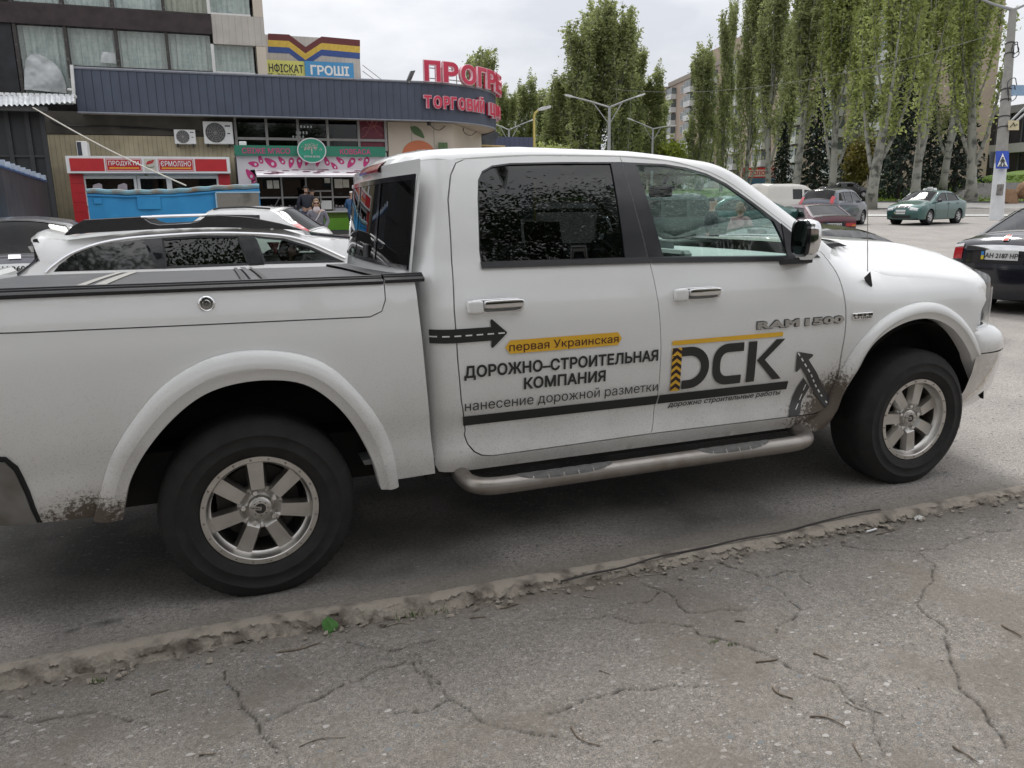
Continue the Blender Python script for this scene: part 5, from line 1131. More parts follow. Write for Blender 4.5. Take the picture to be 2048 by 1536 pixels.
add('cable', MB().tube([tuple(atY(a, b_, 31.9)) for a, b_ in spl([(100, 240), (125, 250), (180, 252), (240, 253), (300, 256), (347, 262)], 4)], .022, 5).tube([tuple(atY(a, b_, 31.88)) for a, b_ in spl([(240, 255), (330, 259), (400, 263)], 3)], .018, 5), BLK, cb)
# ---- red kiosk
YK_ = 29.0; g0 = float(G(29.))
KR = root('red_kiosk', 'red and white grocery kiosk with a long red sign board', 'kiosk', (wx(300, 400, YK_), YK_, g0), world=True)
kx0, kx1 = wx(142, 380, YK_), wx(462, 380, YK_); kz0, kz1 = wz(300, 347, YK_), wz(300, 316, YK_)
add('body', MB().box(kx0+.02, kx1, YK_+.16, YK_+2.4, g0, kz0+.02).box(kx0+.1, kx1-.1, YK_+.05, YK_+2.4, kz1+.02, kz1+.06), WHITE, KR, False)
def rbox(a, b_, c, d, Y, dep): return MB().box(wx(a, (c+d)/2, Y), wx(b_, (c+d)/2, Y), Y, Y+dep, wz((a+b_)/2, d, Y), wz((a+b_)/2, c, Y))
for a, b_ in ((143, 171), (440, 463)):
    q = MB(); zz = np.linspace(g0, kz0-.02, 8)
    for k in range(7): q.box(wx(a, 390, YK_), wx(b_, 390, YK_), YK_+.05, YK_+.158, zz[k]+.008, zz[k+1])
    add('red_pier', q, RED, KR, False)
bo = add('sign_board', MB().box(wx(134, 325, YK_), wx(459, 325, YK_), YK_-.25, YK_+.15, kz0, kz1+.04), WHITE, KR, False)
Ys = YK_-.25; zz0, zz1 = kz0+.07, kz1-.04
for a, b_, m in ((139, 208, RED), (211, 283, RED), (316, 387, RED), (390, 453, RED), (288, 312, mat('emblem_ground', (.55, .5, .42), .5))): add('sign_panel', MB().box(wx(a, 325, Ys), wx(b_, 325, Ys), Ys-.012, Ys-.002, zz0, zz1), m, bo, False)
for a, b_ in ((211, 283), (316, 387)):
    xa, xb = wx(a, 325, Ys), wx(b_, 325, Ys); q = MB()
    for x_0, x_1, z_0, z_1 in ((xa+.02, xb-.02, zz0+.02, zz0+.035), (xa+.02, xb-.02, zz1-.035, zz1-.02), (xa+.02, xa+.035, zz0+.036, zz1-.036), (xb-.035, xb-.02, zz0+.036, zz1-.036)): q.box(x_0, x_1, Ys-.016, Ys-.012, z_0, z_1)
    add('sign_border', q, WHT, bo, False)
    add('sign_underline', MB().box(xa+.1, xb-.1, Ys-.016, Ys-.012, zz0+.09, zz0+.125), YEL, bo, False)
    k_ = 'prod' if a < 300 else 'yerm'; V, F = tflat(k_, xa+.09, xb-.09, zz0+.17, zz1-.08, Ys-.014); add('lettering', (V, F), WHT, bo, False)
xa, xb = wx(288, 325, Ys), wx(312, 325, Ys); q = MB().hull([(xa+.06, Ys-.02, zz0+.22), (xb-.12, Ys-.02, zz0+.28), (xb-.05, Ys-.02, zz0+.38), (xb-.08, Ys-.02, zz0+.40), (xa+.1, Ys-.02, zz0+.33), (xa+.06, Ys-.014, zz0+.22), (xb-.05, Ys-.014, zz0+.38)]); add('emblem_ribbon', q, RED, bo, False)
add('emblem_wreath', MB().tube([((xa+xb)/2+.13*math.cos(t), Ys-.016, zz0+.20+.07*math.sin(t)) for t in np.linspace(3.3, 6.1, 10)], .014, 5).tube([((xa+xb)/2+.05*math.cos(t), Ys-.016, zz1-.10+.03*math.sin(t)) for t in np.linspace(0, 3.14, 6)], .01, 5), mat('emblem_green', (.12, .2, .12), .5), bo, False)
for a, b_ in ((168, 275), (277, 340), (340, 440)):
    w_ = add('window', rbox(a+4, b_-4, 356, 410, YK_+.12, .02), WGL, KR, False)
    q = MB(); xa, xb = wx(a, 380, YK_+.1), wx(b_, 380, YK_+.1); zA, zB = wz(a, 352, YK_), wz(a, 412, YK_)
    q.box(xa, xa+.09, YK_+.08, YK_+.15, zB, zA).box(xb-.09, xb, YK_+.08, YK_+.15, zB, zA).box(xa+.092, xb-.092, YK_+.08, YK_+.15, zA-.09, zA).box(xa+.092, xb-.092, YK_+.08, YK_+.15, zB, zB+.09); add('frame', q, PVC, w_, False)
for a in (195, 245): add('paper_ornament', MB().hull([tuple(atY(a+dx_, 372+dy_, YK_+.10)) for dx_, dy_ in ((-10, 8), (10, 8), (9, -3), (3, -6), (-3, -3), (-9, -2))]+[tuple(atY(a, 376, YK_+.11))]), mat('lilac_paper', (.42, .36, .38), .7), KR, False)
add('bottle_display', MB().box(wx(292, 370, 29.3), wx(299, 370, 29.3), 29.14, 29.3, 2.2, 3.0).box(wx(322, 370, 29.3), wx(332, 370, 29.3), 29.14, 29.3, 2.2, 3.0), mat('display_mix', (.42, .42, .3), .5, 0, .5, 9), KR, False)
x_, z_ = wx(163, 295, YK_+.5), wz(163, 310, YK_+.5); ac = root('air_conditioner', 'upright white unit with a dark side grille standing on the red kiosk roof', 'air conditioner', (x_, YK_+.5, kz1+.06), world=True)
add('casing', MB().box(wx(153, 295, 29.5), wx(174, 295, 29.5), 29.5, 30.2, kz1+.06, wz(163, 282, 29.5), .02), WHITE, ac, False); add('side_grille', MB().box(wx(154.5, 295, 29.5), wx(163, 295, 29.5), 29.485, 29.498, kz1+.10, wz(163, 284, 29.5)), mat('grille_navy', (.03, .035, .05), .5), ac, False)
# ---- meat stall
YM = 29.0
MS = root('meat_stall', 'butcher stall with a green sign board, pink printed front and open counter', 'market stall', (wx(620, 450, YM), YM, g0), world=True)
mx0, mx1 = wx(476, 350, YM), wx(775, 350, YM); zc_ = wz(640, 422, YM); zfr0, zfr1 = wz(620, 340, YM), wz(620, 309, YM)
PRINT = mat('white_print_ground', (.60, .56, .58), .5, 0, .04, 2); PINK = mat('pink_print', (.50, .03, .17), .5)
add('front_board', MB().box(mx0, mx1, YM, YM+.08, zfr0, zfr1+.1).box(mx0, mx0+.46, YM+.002, YM+.08, g0, zfr0-.003), PRINT, MS, False)
q = MB(); q2 = MB(); rr = random.Random(2)
for a, b_, s_, ro in [(507, 328, 17, -.2), (521, 319, 14, -1.3), (541, 325, 22, -.6), (563, 321, 15, -.9), (582, 326, 17, 1.3), (599, 326, 18, 1.5), (614, 325, 12, 1.1), (635, 325, 14, 1.4), (653, 322, 16, -1.2), (668, 332, 15, -.9), (680, 321, 16, -.7), (702, 326, 20, .9), (720, 319, 8, .2), (732, 324, 18, 1.1), (748, 333, 12, .9), (500, 349, 20, -1.0), (508, 364, 8, .3)]:
    c = atY(a, b_, YM); u = s_*.017*.55
    out = [(c[0]+u*(math.cos(t)*1.25*math.cos(ro)-math.sin(t)*.62*(1+.35*math.cos(t))*math.sin(ro)), c[2]+u*(math.cos(t)*1.25*math.sin(ro)+math.sin(t)*.62*(1+.35*math.cos(t))*math.cos(ro))) for t in np.linspace(0, 2*math.pi, 19)[:-1]]
    n0 = len(q.v); q.raw([(x, YM-.008, min(z, zfr1-.02)) for x, z in out], [tuple(range(18))]); cc = (c[0]+u*.45*math.cos(ro), c[2]+u*.45*math.sin(ro))
    q2.raw([(cc[0]+u*.27*math.cos(t), YM-.014, min(cc[1]+u*.32*math.sin(t), zfr1-.02)) for t in np.linspace(0, 2*math.pi, 13)[:-1]], [tuple(range(12))])
pr = add('meat_slice_print', q, PINK, MS, False); add('fat_spot_print', q2, PRINT, pr, False)
gs = add('green_sign', MB().box(wx(469, 300, YM-.2), wx(771, 300, YM-.2), YM-.2, YM+.1, wz(620, 312, YM-.2), wz(620, 292, YM-.2)), mat('green_board', (.018, .16, .10), .45, 0, .05, 2), MS, False)
zA, zB = wz(620, 308, YM-.2), wz(620, 297, YM-.2)
add('lettering', tflat('svizh', wx(484, 302, YM-.2), wx(580, 304, YM-.2), zA, zB, YM-.202), PINK, gs, False); add('lettering', tflat('kovb', wx(680, 304, YM-.2), wx(741, 305, YM-.2), zA, zB, YM-.202), PINK, gs, False)
oc = atY(623.5, 301, YM-.35); ov = add('round_sign', MB().lathe([(.001, 0), (.46, 0), (.50, .0), (.50, .10)], (oc[0], YM-.36, oc[2]), 'y', 48), mat('round_green', (.02, .24, .15), .45), MS, False, )
ov.data.transform(Matrix.Translation((oc[0], 0, oc[2])) @ Matrix.Diagonal((1.08, 1, .92, 1)) @ Matrix.Translation((-oc[0], 0, -oc[2])))
add('round_sign_edge', MB().lathe([(.47, -.003), (.505, -.003)], (oc[0], YM-.36, oc[2]), 'y', 48), PRINT, ov, False).data.transform(Matrix.Translation((oc[0], 0, oc[2])) @ Matrix.Diagonal((1.08, 1, .92, 1)) @ Matrix.Translation((-oc[0], 0, -oc[2])))
q = MB(); rr = random.Random(3)
for k in range(90):
    t = rr.uniform(.05, math.pi-.05); r0 = rr.uniform(.10, .36); x, z = oc[0]+r0*math.cos(t)*1.15, oc[2]+.0+r0*math.sin(t)*.75; q.box(x-.014, x+.014, YM-.366, YM-.362, z-.009, z+.009)
q.box(oc[0]-.012, oc[0]+.012, YM-.366, YM-.362, oc[2]-.14, oc[2]+.1); add('tree_emblem', q, mat('emblem_pink', (.62, .42, .42), .5), ov, False)
add('lettering', tflat('myas', oc[0]-.30, oc[0]+.30, oc[2]-.26, oc[2]-.19, YM-.362), PRINT, ov, False)
aw0, aw1 = wx(513, 345, YM-1.1), wx(775, 345, YM-1.1); zaw = wz(640, 350, YM-1.1)
awn = add('awning', MB().grid([[(x, y, z) for x in np.linspace(aw0, aw1, 12)] for y, z in ((YM, zfr0+.03), (YM-1.1, zaw), (YM-1.1, zaw-.07), (YM-.02, zfr0-.06))]), mat('awning_cloth', (.66, .63, .65), .6, 0, .05, 2), MS, False)
q = MB(); rr = random.Random(9)
for k in range(26):
    t = rr.uniform(.1, .9); x = rr.uniform(aw0+.15, aw1-.15); y = YM-1.1*t; z = zfr0+.03+(zaw-zfr0-.03)*t; u = .12
    q.raw([(x+u*1.3*math.cos(a), y-u*.9*math.sin(a)*math.cos(k), z-(zaw-zfr0-.03)/1.1*(-u*.9*math.sin(a)*math.cos(k))*-1+.006) for a in np.linspace(0, 2*math.pi, 11)[:-1]], [tuple(range(10))])
add('awning_print', q, mat('faded_pink_print', (.52, .20, .30), .6), awn, False)
# glazing, counter and green base
mull = [(513, 563), (563, 612), (612, 664), (664, 713), (713, 772)]
for i, (a, b_) in enumerate(mull):
    xa, xb = wx(a, 370, YM+.05), wx(b_, 370, YM+.05); zA, zB = wz(a, 353, YM), zc_
    w_ = add('window', MB().box(xa+.04, xb-.04, YM+.08, YM+.09, zB+.52, zA), WGL, MS, False)
    q = MB().box(xa-.03, xa+.03, YM+.03, YM+.12, zB, zA).box(xa+.032, xb-.032, YM+.04, YM+.12, zB+.50, zB+.56)
    if i == 2: q.box(xa+.05, xb-.05, YM+.0, YM+.03, zB+.74, zB+.79).box(xa+.5, xa+.55, YM, YM+.03, zB+.3, zB+.73)
    add('frame', q, GREYF, w_, False)
    if i != 2:
        add('display_case', MB().box(xa+.05, xb-.05, YM+.10, YM+.14, zB+.0, zB+.10).box(xa+.05, xb-.05, YM+.25, YM+.8, zB+.02, zB+.14), mat('display_white', (.45, .46, .5), .4), w_, False)
        q = MB()
        for k in range(7): q.box(xa+.1+k*.12, xa+.17+k*.12, YM+.12, YM+.3, zB+.15, zB+.15+rr.uniform(.04, .12))
        add('meat_tray', q, mat('tray_mix', (.30, .26, .27), .5, 0, .6, 12), w_, False)
    else: add('serving_hatch', MB().box(xa+.52, xb-.06, YM+.02, YM+.05, zB+.06, zB+.40), WHITE, w_, False)
for a, b_, c, d in ((534, 545, 361, 377), (547, 558, 361, 377), (669, 685, 358, 376), (686, 698, 359, 375), (715, 728, 362, 378), (649, 660, 356, 366)): add('price_notice', rbox(a, b_, c, d, YM+.04, .01), mat('paper', (.52, .50, .44), .7), MS, False)
add('counter', MB().box(wx(476, 422, YM-.3), mx1, YM-.3, YM+.1, zc_-.06, zc_), mat('pale_counter', (.5, .5, .48), .4), MS, False)
GR1 = mat('lime_panel', (.16, .25, .03), .45, 0, .12, 1); GR2 = mat('bright_green_panel', (.10, .27, .012), .45, 0, .15, 1)
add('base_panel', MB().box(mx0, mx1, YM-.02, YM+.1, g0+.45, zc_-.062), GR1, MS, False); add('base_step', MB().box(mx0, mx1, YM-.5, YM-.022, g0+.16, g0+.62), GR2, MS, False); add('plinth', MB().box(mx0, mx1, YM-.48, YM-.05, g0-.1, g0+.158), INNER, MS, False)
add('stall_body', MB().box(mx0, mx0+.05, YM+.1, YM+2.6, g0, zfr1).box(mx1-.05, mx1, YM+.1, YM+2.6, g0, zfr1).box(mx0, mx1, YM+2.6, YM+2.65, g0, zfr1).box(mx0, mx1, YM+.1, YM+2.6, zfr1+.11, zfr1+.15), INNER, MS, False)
x_, z_ = wx(485, 285, YM+.1), wz(485, 292, YM+.1); o = root('siren_box', 'small white box on top of the green stall sign', 'alarm box', (x_, YM, z_), world=True); add('casing', MB().box(x_-.13, x_+.13, YM-.1, YM+.06, z_, z_+.15, .02), WHITE, o, False)
# ---- dark yard fence and tin roof on the left
FL = root('corrugated_fence', 'dark corrugated metal fence with a row of blue and white caps along its sloping top', 'fence', (wx(40, 450, 26), 27, float(G(27))), world=True)
def fp(a, b_, t): return atY(a, b_, 22+6.5*t)
tops = [fp(-60, 300, -.3), fp(0, 326, 0.), fp(92, 358, 1.)]
n_ = 46; P = []; top = []
for i in range(n_+1):
    t = i/n_*1.3-.3; a = -60+(152)*i/n_; p = atY(np.interp(t, [-.3, 0, 1], [-60, 0, 92]), np.interp(t, [-.3, 0, 1], [303, 330, 361]), 22+6.5*max(t, -.3)); w = .05*(1 if (i//2) % 2 else -1); top.append(p); P.append([(p[0], p[1]+w, z) for z in (float(G(p[1])), p[2])])
add('sheet', MB().grid(P), mat('dark_fence_sheet', (.030, .035, .040), .45, 0, .25, 2), FL, False)
add('rail', MB().tube([(p[0], p[1]-.08, p[2]-.03) for p in top], .05, 6), mat('blue_rail', (.05, .10, .22), .5), FL)
for i in range(0, 46, 4):
    p = top[i]; q = MB().box(p[0]-.09, p[0]+.09, p[1]-.12, p[1]+.02, p[2]-.01, p[2]+.15); add('cap', q, mat('pale_blue_cap', (.36, .42, .50), .5, 0, .2, 5), FL, False)
SH = root('yard_shed', 'dark shed front with wide sliding door leaves under a tin roof', 'shed', (wx(50, 300, 30), 30, float(G(30))), world=True)
add('front', MB().box(wx(-1500, 300, 29.5), wx(95, 300, 29.5), 29.5, 29.8, g0, 5.2), mat('shed_dark', (.016, .018, .021), .5, 0, .3, 1.2), SH, False)
q = MB()
for a in (-90, -30, 22, 62, 92): x = wx(a, 300, 29.4); q.box(x-.07, x+.07, 29.40, 29.498, g0, 5.1)
q.box(wx(-300, 300, 29.4), wx(95, 300, 29.4), 29.42, 29.498, 3.55, 3.63); add('door_post', q, mat('shed_post', (.028, .030, .034), .5), SH, False)
TR = root('tin_roof', 'white corrugated tin roof edge projecting over the dark shed', 'canopy', (wx(60, 195, 29), 29, 5.3), world=True)
P = []
for i in range(91):
    a = -80+228*i/90; p0 = atY(a, 190, 29.9); p1 = atY(a, np.interp(a, [-80, 60, 148], [212, 210, 204]), 28.6); w = .035*math.sin(i*1.5); P.append([(p0[0], p0[1], p0[2]+w), (p1[0], p1[1], p1[2]+w)])
add('sheet', MB().grid(P), mat('white_tin', (.50, .52, .54), .45, .2, .2, 3), TR)
q = MB()
for k in range(14): p = atY(-10+12*k, 189+.3*k, 29.95); q.box(p[0]-.05, p[0]+.08, 29.9, 30.3, p[2]-.02, p[2]+.07)
add('batten_end', q, WHITE, TR, False); add('beam', MB().box(wx(-80, 215, 28.8), wx(95, 215, 28.8), 28.7, 28.9, wz(30, 222, 28.8), wz(30, 212, 28.8)), mat('grey_beam', (.06, .06, .06), .7), TR, False)
add('downpipe', MB().tube([tuple(atY(143, 130, 30.8)), tuple(atY(147, 178, 30.8)), tuple(atY(148, 207, 30.8))], .06, 8).tube([tuple(atY(136, 179, 30.9)), tuple(atY(147, 180, 30.8))], .05, 6), PVC, TR)
RP = root('rope', 'long pale rope slanting from the tin roof down to the blue container', 'rope', tuple(atY(66, 215, 28.6)), world=True)
pa, pb_ = atY(66, 215, 28.6), atY(372, 371, 24.1); add('strand', MB().tube([tuple(pa+(pb_-pa)*t-np.array([0, 0, .12*math.sin(math.pi*t)])) for t in np.linspace(0, 1, 16)], .022, 6), mat('pale_rope', (.55, .52, .46), .8), RP)
# ---- blue container
YB = 24.0; gB = float(G(YB))
BC = root('blue_container', 'sky blue painted steel container with rust on its top edge and a grey plywood patch', 'container', (wx(350, 430, YB), YB+1, gB), world=True)
BP = mat('sky_blue_paint', (.018, .23, .50), .5, 0, .14, 1.6, bump=.12, bscale=8, col2=(.03, .30, .58), thr=(.62, .2))
bx0, bx1 = wx(178, 420, YB), wx(522, 420, YB); P = []
tz = lambda x: float(np.interp(x, [wx(a, 375, YB) for a in (178, 250, 350, 430, 522)], [wz(a, b_, YB) for a, b_ in ((178, 377), (250, 380), (350, 378), (430, 371), (522, 368))]))
xs_ = np.linspace(bx0, bx1, 60)
P = [[(x, YB+.03*math.sin(3*x+2*u)*.6+.01*math.sin(9*x), gB+.05+(tz(x)-.12-gB-.05)*u) for x in xs_] for u in np.linspace(0, 1, 8)]
add('front_sheet', MB().grid(P), BP, BC)
add('body', MB().grid([[(x, y, z) for x in (bx0, bx1)] for y, z in ((YB+.05, gB+.06), (YB+2.3, gB+.06), (YB+2.3, tz(0)-.1))]).raw([(bx0, YB, gB+.06), (bx0, YB+2.3, gB+.06), (bx0, YB+2.3, tz(bx0)-.1), (bx0, YB, tz(bx0)-.1)], [(0, 1, 2, 3)]).raw([(bx1, YB, gB+.06), (bx1, YB+2.3, gB+.06), (bx1, YB+2.3, tz(bx1)-.1), (bx1, YB, tz(bx1)-.1)], [(3, 2, 1, 0)]), BP, BC, False)
RUST = mat('rusty_rim', (.16, .30, .36), .7, 0, .2, 3, col2=(.22, .17, .12), thr=(.55, .12))
q = MB().tube([(x, YB-.02, tz(x)-.07+.012*math.sin(11*x)) for x in xs_], .075, 8); q.grid([[(x, y, tz(x)-.02) for x in xs_] for y in (YB, YB+2.3)]); add('rolled_rim', q, RUST, BC)
add('rim_line', MB().tube([(x, YB-.04, tz(x)-.20) for x in xs_], .03, 6), BP, BC)
for a, b_, c, d in ((274, 321, 391, 419), (187, 204, 396, 408)):
    xa, xb, zA, zB = wx(a, 400, YB), wx(b_, 400, YB), wz(a, c, YB), wz(a, d, YB); add('welded_patch', MB().box(xa, xb, YB-.055, YB-.02, zB, zA, .008), BP, BC, True)
add('plywood_patch', rbox(434, 519, 386, 430, YB-.07, .04), mat('grey_plywood', (.19, .18, .16), .8, 0, .25, 2.5, col2=(.10, .095, .085), thr=(.62, .1)), BC, False)
add('patch_edge', rbox(431, 520, 383, 386, YB-.085, .06).box(wx(431, 400, YB), wx(434, 400, YB), YB-.085, YB-.03, wz(432, 430, YB), wz(432, 386.4, YB)), mat('pale_blue_edge', (.30, .45, .55), .6), BC, False)
# ================================================================== other vehicles (local: x forwards, z up, origin under the middle)
CARGL = glass('car_side_glass', (.10, .11, .11), 1.65); CARWS = glass('car_windscreen_glass', (.30, .34, .34), 1.42); CARDK = glass('car_tinted_glass', (.03, .03, .032), 1.75)
AMB = mat('amber_lens', (.55, .18, .02), .2, coat=.5); REDL = mat('tail_lens', (.40, .015, .02), .15, 0, .25, 40, coat=.6); PLATE = mat('plate_white', (.66, .67, .66), .4, 0, .04, 5)
WELL = mat('wheel_arch_dark', (.008, .008, .008), .9); HUBC = mat('wheel_silver', (.42, .42, .42), .3, .8, .08, 9)
class Car:
    def __init__(s, name, label, cat, loc, heading, prof, W, belt, paint, wheels, rw=.31, group=None, tum=.32, glass_m=None, crown=.05, bow=.16, sill=.20, windows=(), ws=None, rwin=None, plan=.14, step=.09, wheel_m=None):
        s.root = root(name, label, cat, loc, heading, group); s.W = W; s.belt = belt; s.prof = [tuple(map(float, p)) for p in prof]; s.bow = bow; s.crown = crown
        s.xf, s.xr_ = max(p[0] for p in prof), min(p[0] for p in prof); s.tum = tum; s.plan = plan; s.sill = sill
        d = dens(s.prof, .06, False); s.out = np.array(d); seg = np.concatenate([[0], np.cumsum(np.hypot(*np.diff(s.out, axis=0).T))]); s.seg = seg
        xs = np.linspace(s.xr_, s.xf, 200); s.zx = xs; s.ztop = np.array([max([p[1] for p in d if abs(p[0]-x) < .06] or [.5]) for x in xs])
        arcs = []
        pol = list(d)
        # underside with wheel arches, from the rear end of the profile back to the front
        under = [(d[-1][0]+.02, sill)]
        for wx_ in sorted(wheels):
            ra = rw+.055; a0 = math.asin(np.clip((sill-rw)/ra, -1, 1)); under += [(wx_+ra*math.cos(t), rw+ra*math.sin(t)) for t in np.linspace(math.pi-a0, a0, 16)]
        under.append((d[0][0]-.02, sill)); pol = pol+under
        if glass_m is None: glass_m = CARGL
        holes = [w for w in windows]
        for mir in (None, 0.):
            add('body', panel(pol, s.S, holes, step, .03, mirror=mir), paint, s.root, True, 40)
            for w in windows:
                g_ = add('side_window', panel(w, lambda x, z: s.S(x, z)+.012, [], .12, 0, mirror=mir), glass_m, s.root)
                wi = dens(w, .05); q = MB()
                lp = [(x, s.S(x, z)-.004, z) for x, z in wi]; li = [(x, s.S(x, z)-.002, z) for x, z in inset(wi, .022)]
                if area(wi) < 0: lp = lp[::-1]
                n = len(lp); q.raw(lp+li, [(i, (i+1) % n, n+(i+1) % n, n+i) for i in range(n)])
                if mir is not None: q.v = [(x, -y, z) for x, y, z in q.v]
                add('window_trim', q, BLK, g_)
        # skin over the top from side to side
        vs = np.concatenate([np.linspace(-1, -.86, 3), np.linspace(-.7, .7, 7), np.linspace(.86, 1, 3)])
        cuts = [c for c in (ws, rwin) if c]
        rows = [[s.F(t, v) for v in vs] for t in seg]; q = MB(); cur = []
        for t, r_ in zip(seg, rows):
            if any(a+.02 < t < b-.02 for a, b in [(s.s_at(*c[0]), s.s_at(*c[1])) for c in cuts]):
                if len(cur) > 1: q.grid(cur)
                cur = []
            else: cur.append(r_)
        if len(cur) > 1: q.grid(cur)
        q.f = [tuple(reversed(f)) for f in q.f]; add('body_top', q, paint, s.root, True, 45)
        for c, nm, gm in ((ws, 'windscreen', CARWS), (rwin, 'rear_window', CARWS if glass_m is CARGL else glass_m)):
            if not c: continue
            a, b = s.s_at(*c[0]), s.s_at(*c[1]); s.patch(nm, a, b, -.9, .9, -.004, gm)
            q = MB()
            for v0, v1 in ((-1, -.88), (.88, 1)): q.grid([[s.F(t, v) for v in np.linspace(v0, v1, 3)] for t in np.linspace(a-.03, b+.03, 10)])
            add('roof_pillar', q, paint, s.root)
            q = MB()
            for t0, t1 in ((a-.03, a+.03), (b-.03, b+.03)): q.grid([[s.F(t, v, .003) for v in np.linspace(-.93, .93, 9)] for t in (t0, t1)])
            for v0, v1 in ((-.92, -.87), (.87, .92)): q.grid([[s.F(t, v, .004) for v in (v0, v1)] for t in np.linspace(a, b, 8)])
            add('glass_seal', q, BLK, s.root)
        fl = MB().box(s.xr_+.25, s.xf-.25, -W+.12, W-.12, sill-.03, sill+.25); add('underbody', fl, WELL, s.root, False)
        mid = (s.xf+s.xr_)/2; q = MB().box(mid-1.3, mid+1.2, -W+.1, W-.1, belt-.62, belt-.5); add('cabin_floor', q, INTD, s.root, False)
        for sx in (.35, -.55):
            for sy in (-.37, .37):
                z0 = belt-.4; q = MB().hull([(mid+sx-.25+a, sy+b, z0+c) for a, c in ((0, 0), (.5, 0), (.5, .12), (0, .1), (-.15, .55), (-.25, .52)) for b in (-.24, .24)]).hull([(mid+sx-.42+a, sy+b, z0+c) for a, c in ((0, .58), (.09, .58), (.06, .76), (-.02, .76)) for b in (-.11, .11)]); add('seat', q, INTD, s.root)
        for wx_ in wheels:
            for sy in (-1, 1):
                q = MB().lathe([(rw*.62, .02), (rw*.66, -.012), (rw*.8, -.022), (rw*.93, -.012), (rw, .03), (rw, .17), (rw*.93, .20), (rw*.6, .20)], (0, 0, 0), 'y', 28)
                h = MB().lathe([(rw*.64, .0), (rw*.60, -.008), (rw*.54, .02)], (0, 0, 0), 'y', 28)
                for k in range(6):
                    a = 2*math.pi*k/6+.3*sy; ca, sa = math.cos(a), math.sin(a)
                    h.raw([(r_*ca-w_*sa, y_, r_*sa+w_*ca) for r_, w_, y_ in ((.06, -.03, -.004), (.06, .03, -.004), (rw*.58, .042, .0), (rw*.58, -.042, .0))], [(0, 1, 2, 3)])
                h.lathe([(.07, .004), (.06, -.012), (.001, -.014)], (0, 0, 0), 'y', 14)
                bk = MB().lathe([(rw*.62, .03), (.001, .03)], (0, 0, 0), 'y', 20); well = MB().lathe([(rw+.06, .015), (rw+.06, .24), (.001, .24)], (wx_, 0, 0), 'y', 24)
                for z_ in (q, h, bk):
                    z_.v = [(x+wx_, (y if sy < 0 else -y)+sy*(W-.035), z+rw) for x, y, z in z_.v]
                well.v = [(x, (y if sy < 0 else -y)+sy*(W-.03), z+rw) for x, y, z in well.v]
                wo = add('wheel', q, RUB, s.root); add('rim', h, wheel_m or HUBC, wo); add('wheel_backing', bk, WELL, wo)
                add('wheel_well', well, WELL, s.root)
    def S(s, x, z):
        W = s.W; y = -W+.035*min(1, abs(z-.62)/.4)**2 if z < s.belt else -W+.035+(z-s.belt)*s.tum+.02*min(1, (z-s.belt)/.05)
        zt = float(np.interp(x, s.zx, s.ztop)); r = .09; e = zt-z
        if e < r: y += .75*(r-math.sqrt(max(0, r*r-(r-e)**2)))
        for e in (x-s.xr_, s.xf-x):
            if e < .5: y += s.plan*(1-max(e, 0)/.5)**2.2
        return float(y)
    def F(s, t, v, off=0.):
        x = float(np.interp(t, s.seg, s.out[:, 0])); z = float(np.interp(t, s.seg, s.out[:, 1])); t0, t1 = max(0, t-.12), min(s.seg[-1], t+.12)
        dx = np.interp(t1, s.seg, s.out[:, 0])-np.interp(t0, s.seg, s.out[:, 0]); dz = np.interp(t1, s.seg, s.out[:, 1])-np.interp(t0, s.seg, s.out[:, 1]); l = math.hypot(dx, dz)+1e-9
        nx_, nz_ = dz/l, -dx/l
        if nx_*(x-(s.xf+s.xr_)/2)+nz_*(z-.7) < 0: nx_, nz_ = -nx_, -nz_
        ye = -s.S(x, z); k = (s.bow*abs(nx_)+s.crown*abs(nz_))*(1-v*v)+off
        return (x+nx_*k, v*ye, z+nz_*k)
    def s_at(s, x, z): return float(s.seg[np.argmin(np.hypot(s.out[:, 0]-x, s.out[:, 1]-z))])
    def patch(s, nm, a, b, v0, v1, off, m, parent=None, n=8):
        q = MB().grid([[s.F(t, v, off) for v in np.linspace(v0, v1, 9)] for t in np.linspace(a, b, n)]); q.f = [tuple(reversed(f)) for f in q.f]; return add(nm, q, m, parent or s.root)
    def end(s, nm, z0, z1, v0, v1, m, front, off=.006, parent=None):
        """patch on the nose or tail between two heights"""
        idx = [i for i in range(len(s.out)) if (s.out[i, 0] > 0) == front]; zz = s.out[idx, 1]; xx = s.out[idx, 0]
        lim = (s.xf-.75) if front else (s.xr_+.75); idx = [i for i in idx if (s.out[i, 0] > lim if front else s.out[i, 0] < lim)]
        a = s.seg[min(idx, key=lambda i: abs(s.out[i, 1]-z0))]; b = s.seg[min(idx, key=lambda i: abs(s.out[i, 1]-z1))]; return s.patch(nm, min(a, b), max(a, b), v0, v1, off, m, parent)
    def side(s, nm, poly, m, off=.006, parent=None, both_=True):
        o = None
        for mir in ((None, 0.) if both_ else (None,)): o = add(nm, panel(poly, s.S, [], .08, .01, off=off, mirror=mir), m, parent or s.root)
        return o
    def plate(s, key, z, front, bg=None, w=.52, h=.112, v=0.):
        o = s.end('number_plate', z-h/2, z+h/2, -w/2/s.W+v, w/2/s.W+v, PLATE, front, .022)
        p = np.array(s.F(s.s_at(*(min(((x, zz) for x, zz in s.out if (x > 0) == front), key=lambda q: abs(q[1]-z)))), v, .034))
        P, F = tfit(key, -w*.40, w*.44, -h*.30, h*.32); sg = 1 if front else -1
        V = [(p[0]+sg*.004, p[1]+sg*u, p[2]+w_) for u, _, w_ in P]; add('lettering', (V, F), INK, o, False)
        fb = MB().box(-.001, .001, -w/2, -w*.43, -.0, h/2).xf(Matrix.Translation(tuple(p)) @ (Matrix.Identity(4) if front else Matrix.Rotation(math.pi, 4, 'Z'))); add('flag_blue', fb, mat('flag_blue', (.03, .2, .5), .5), o, False)
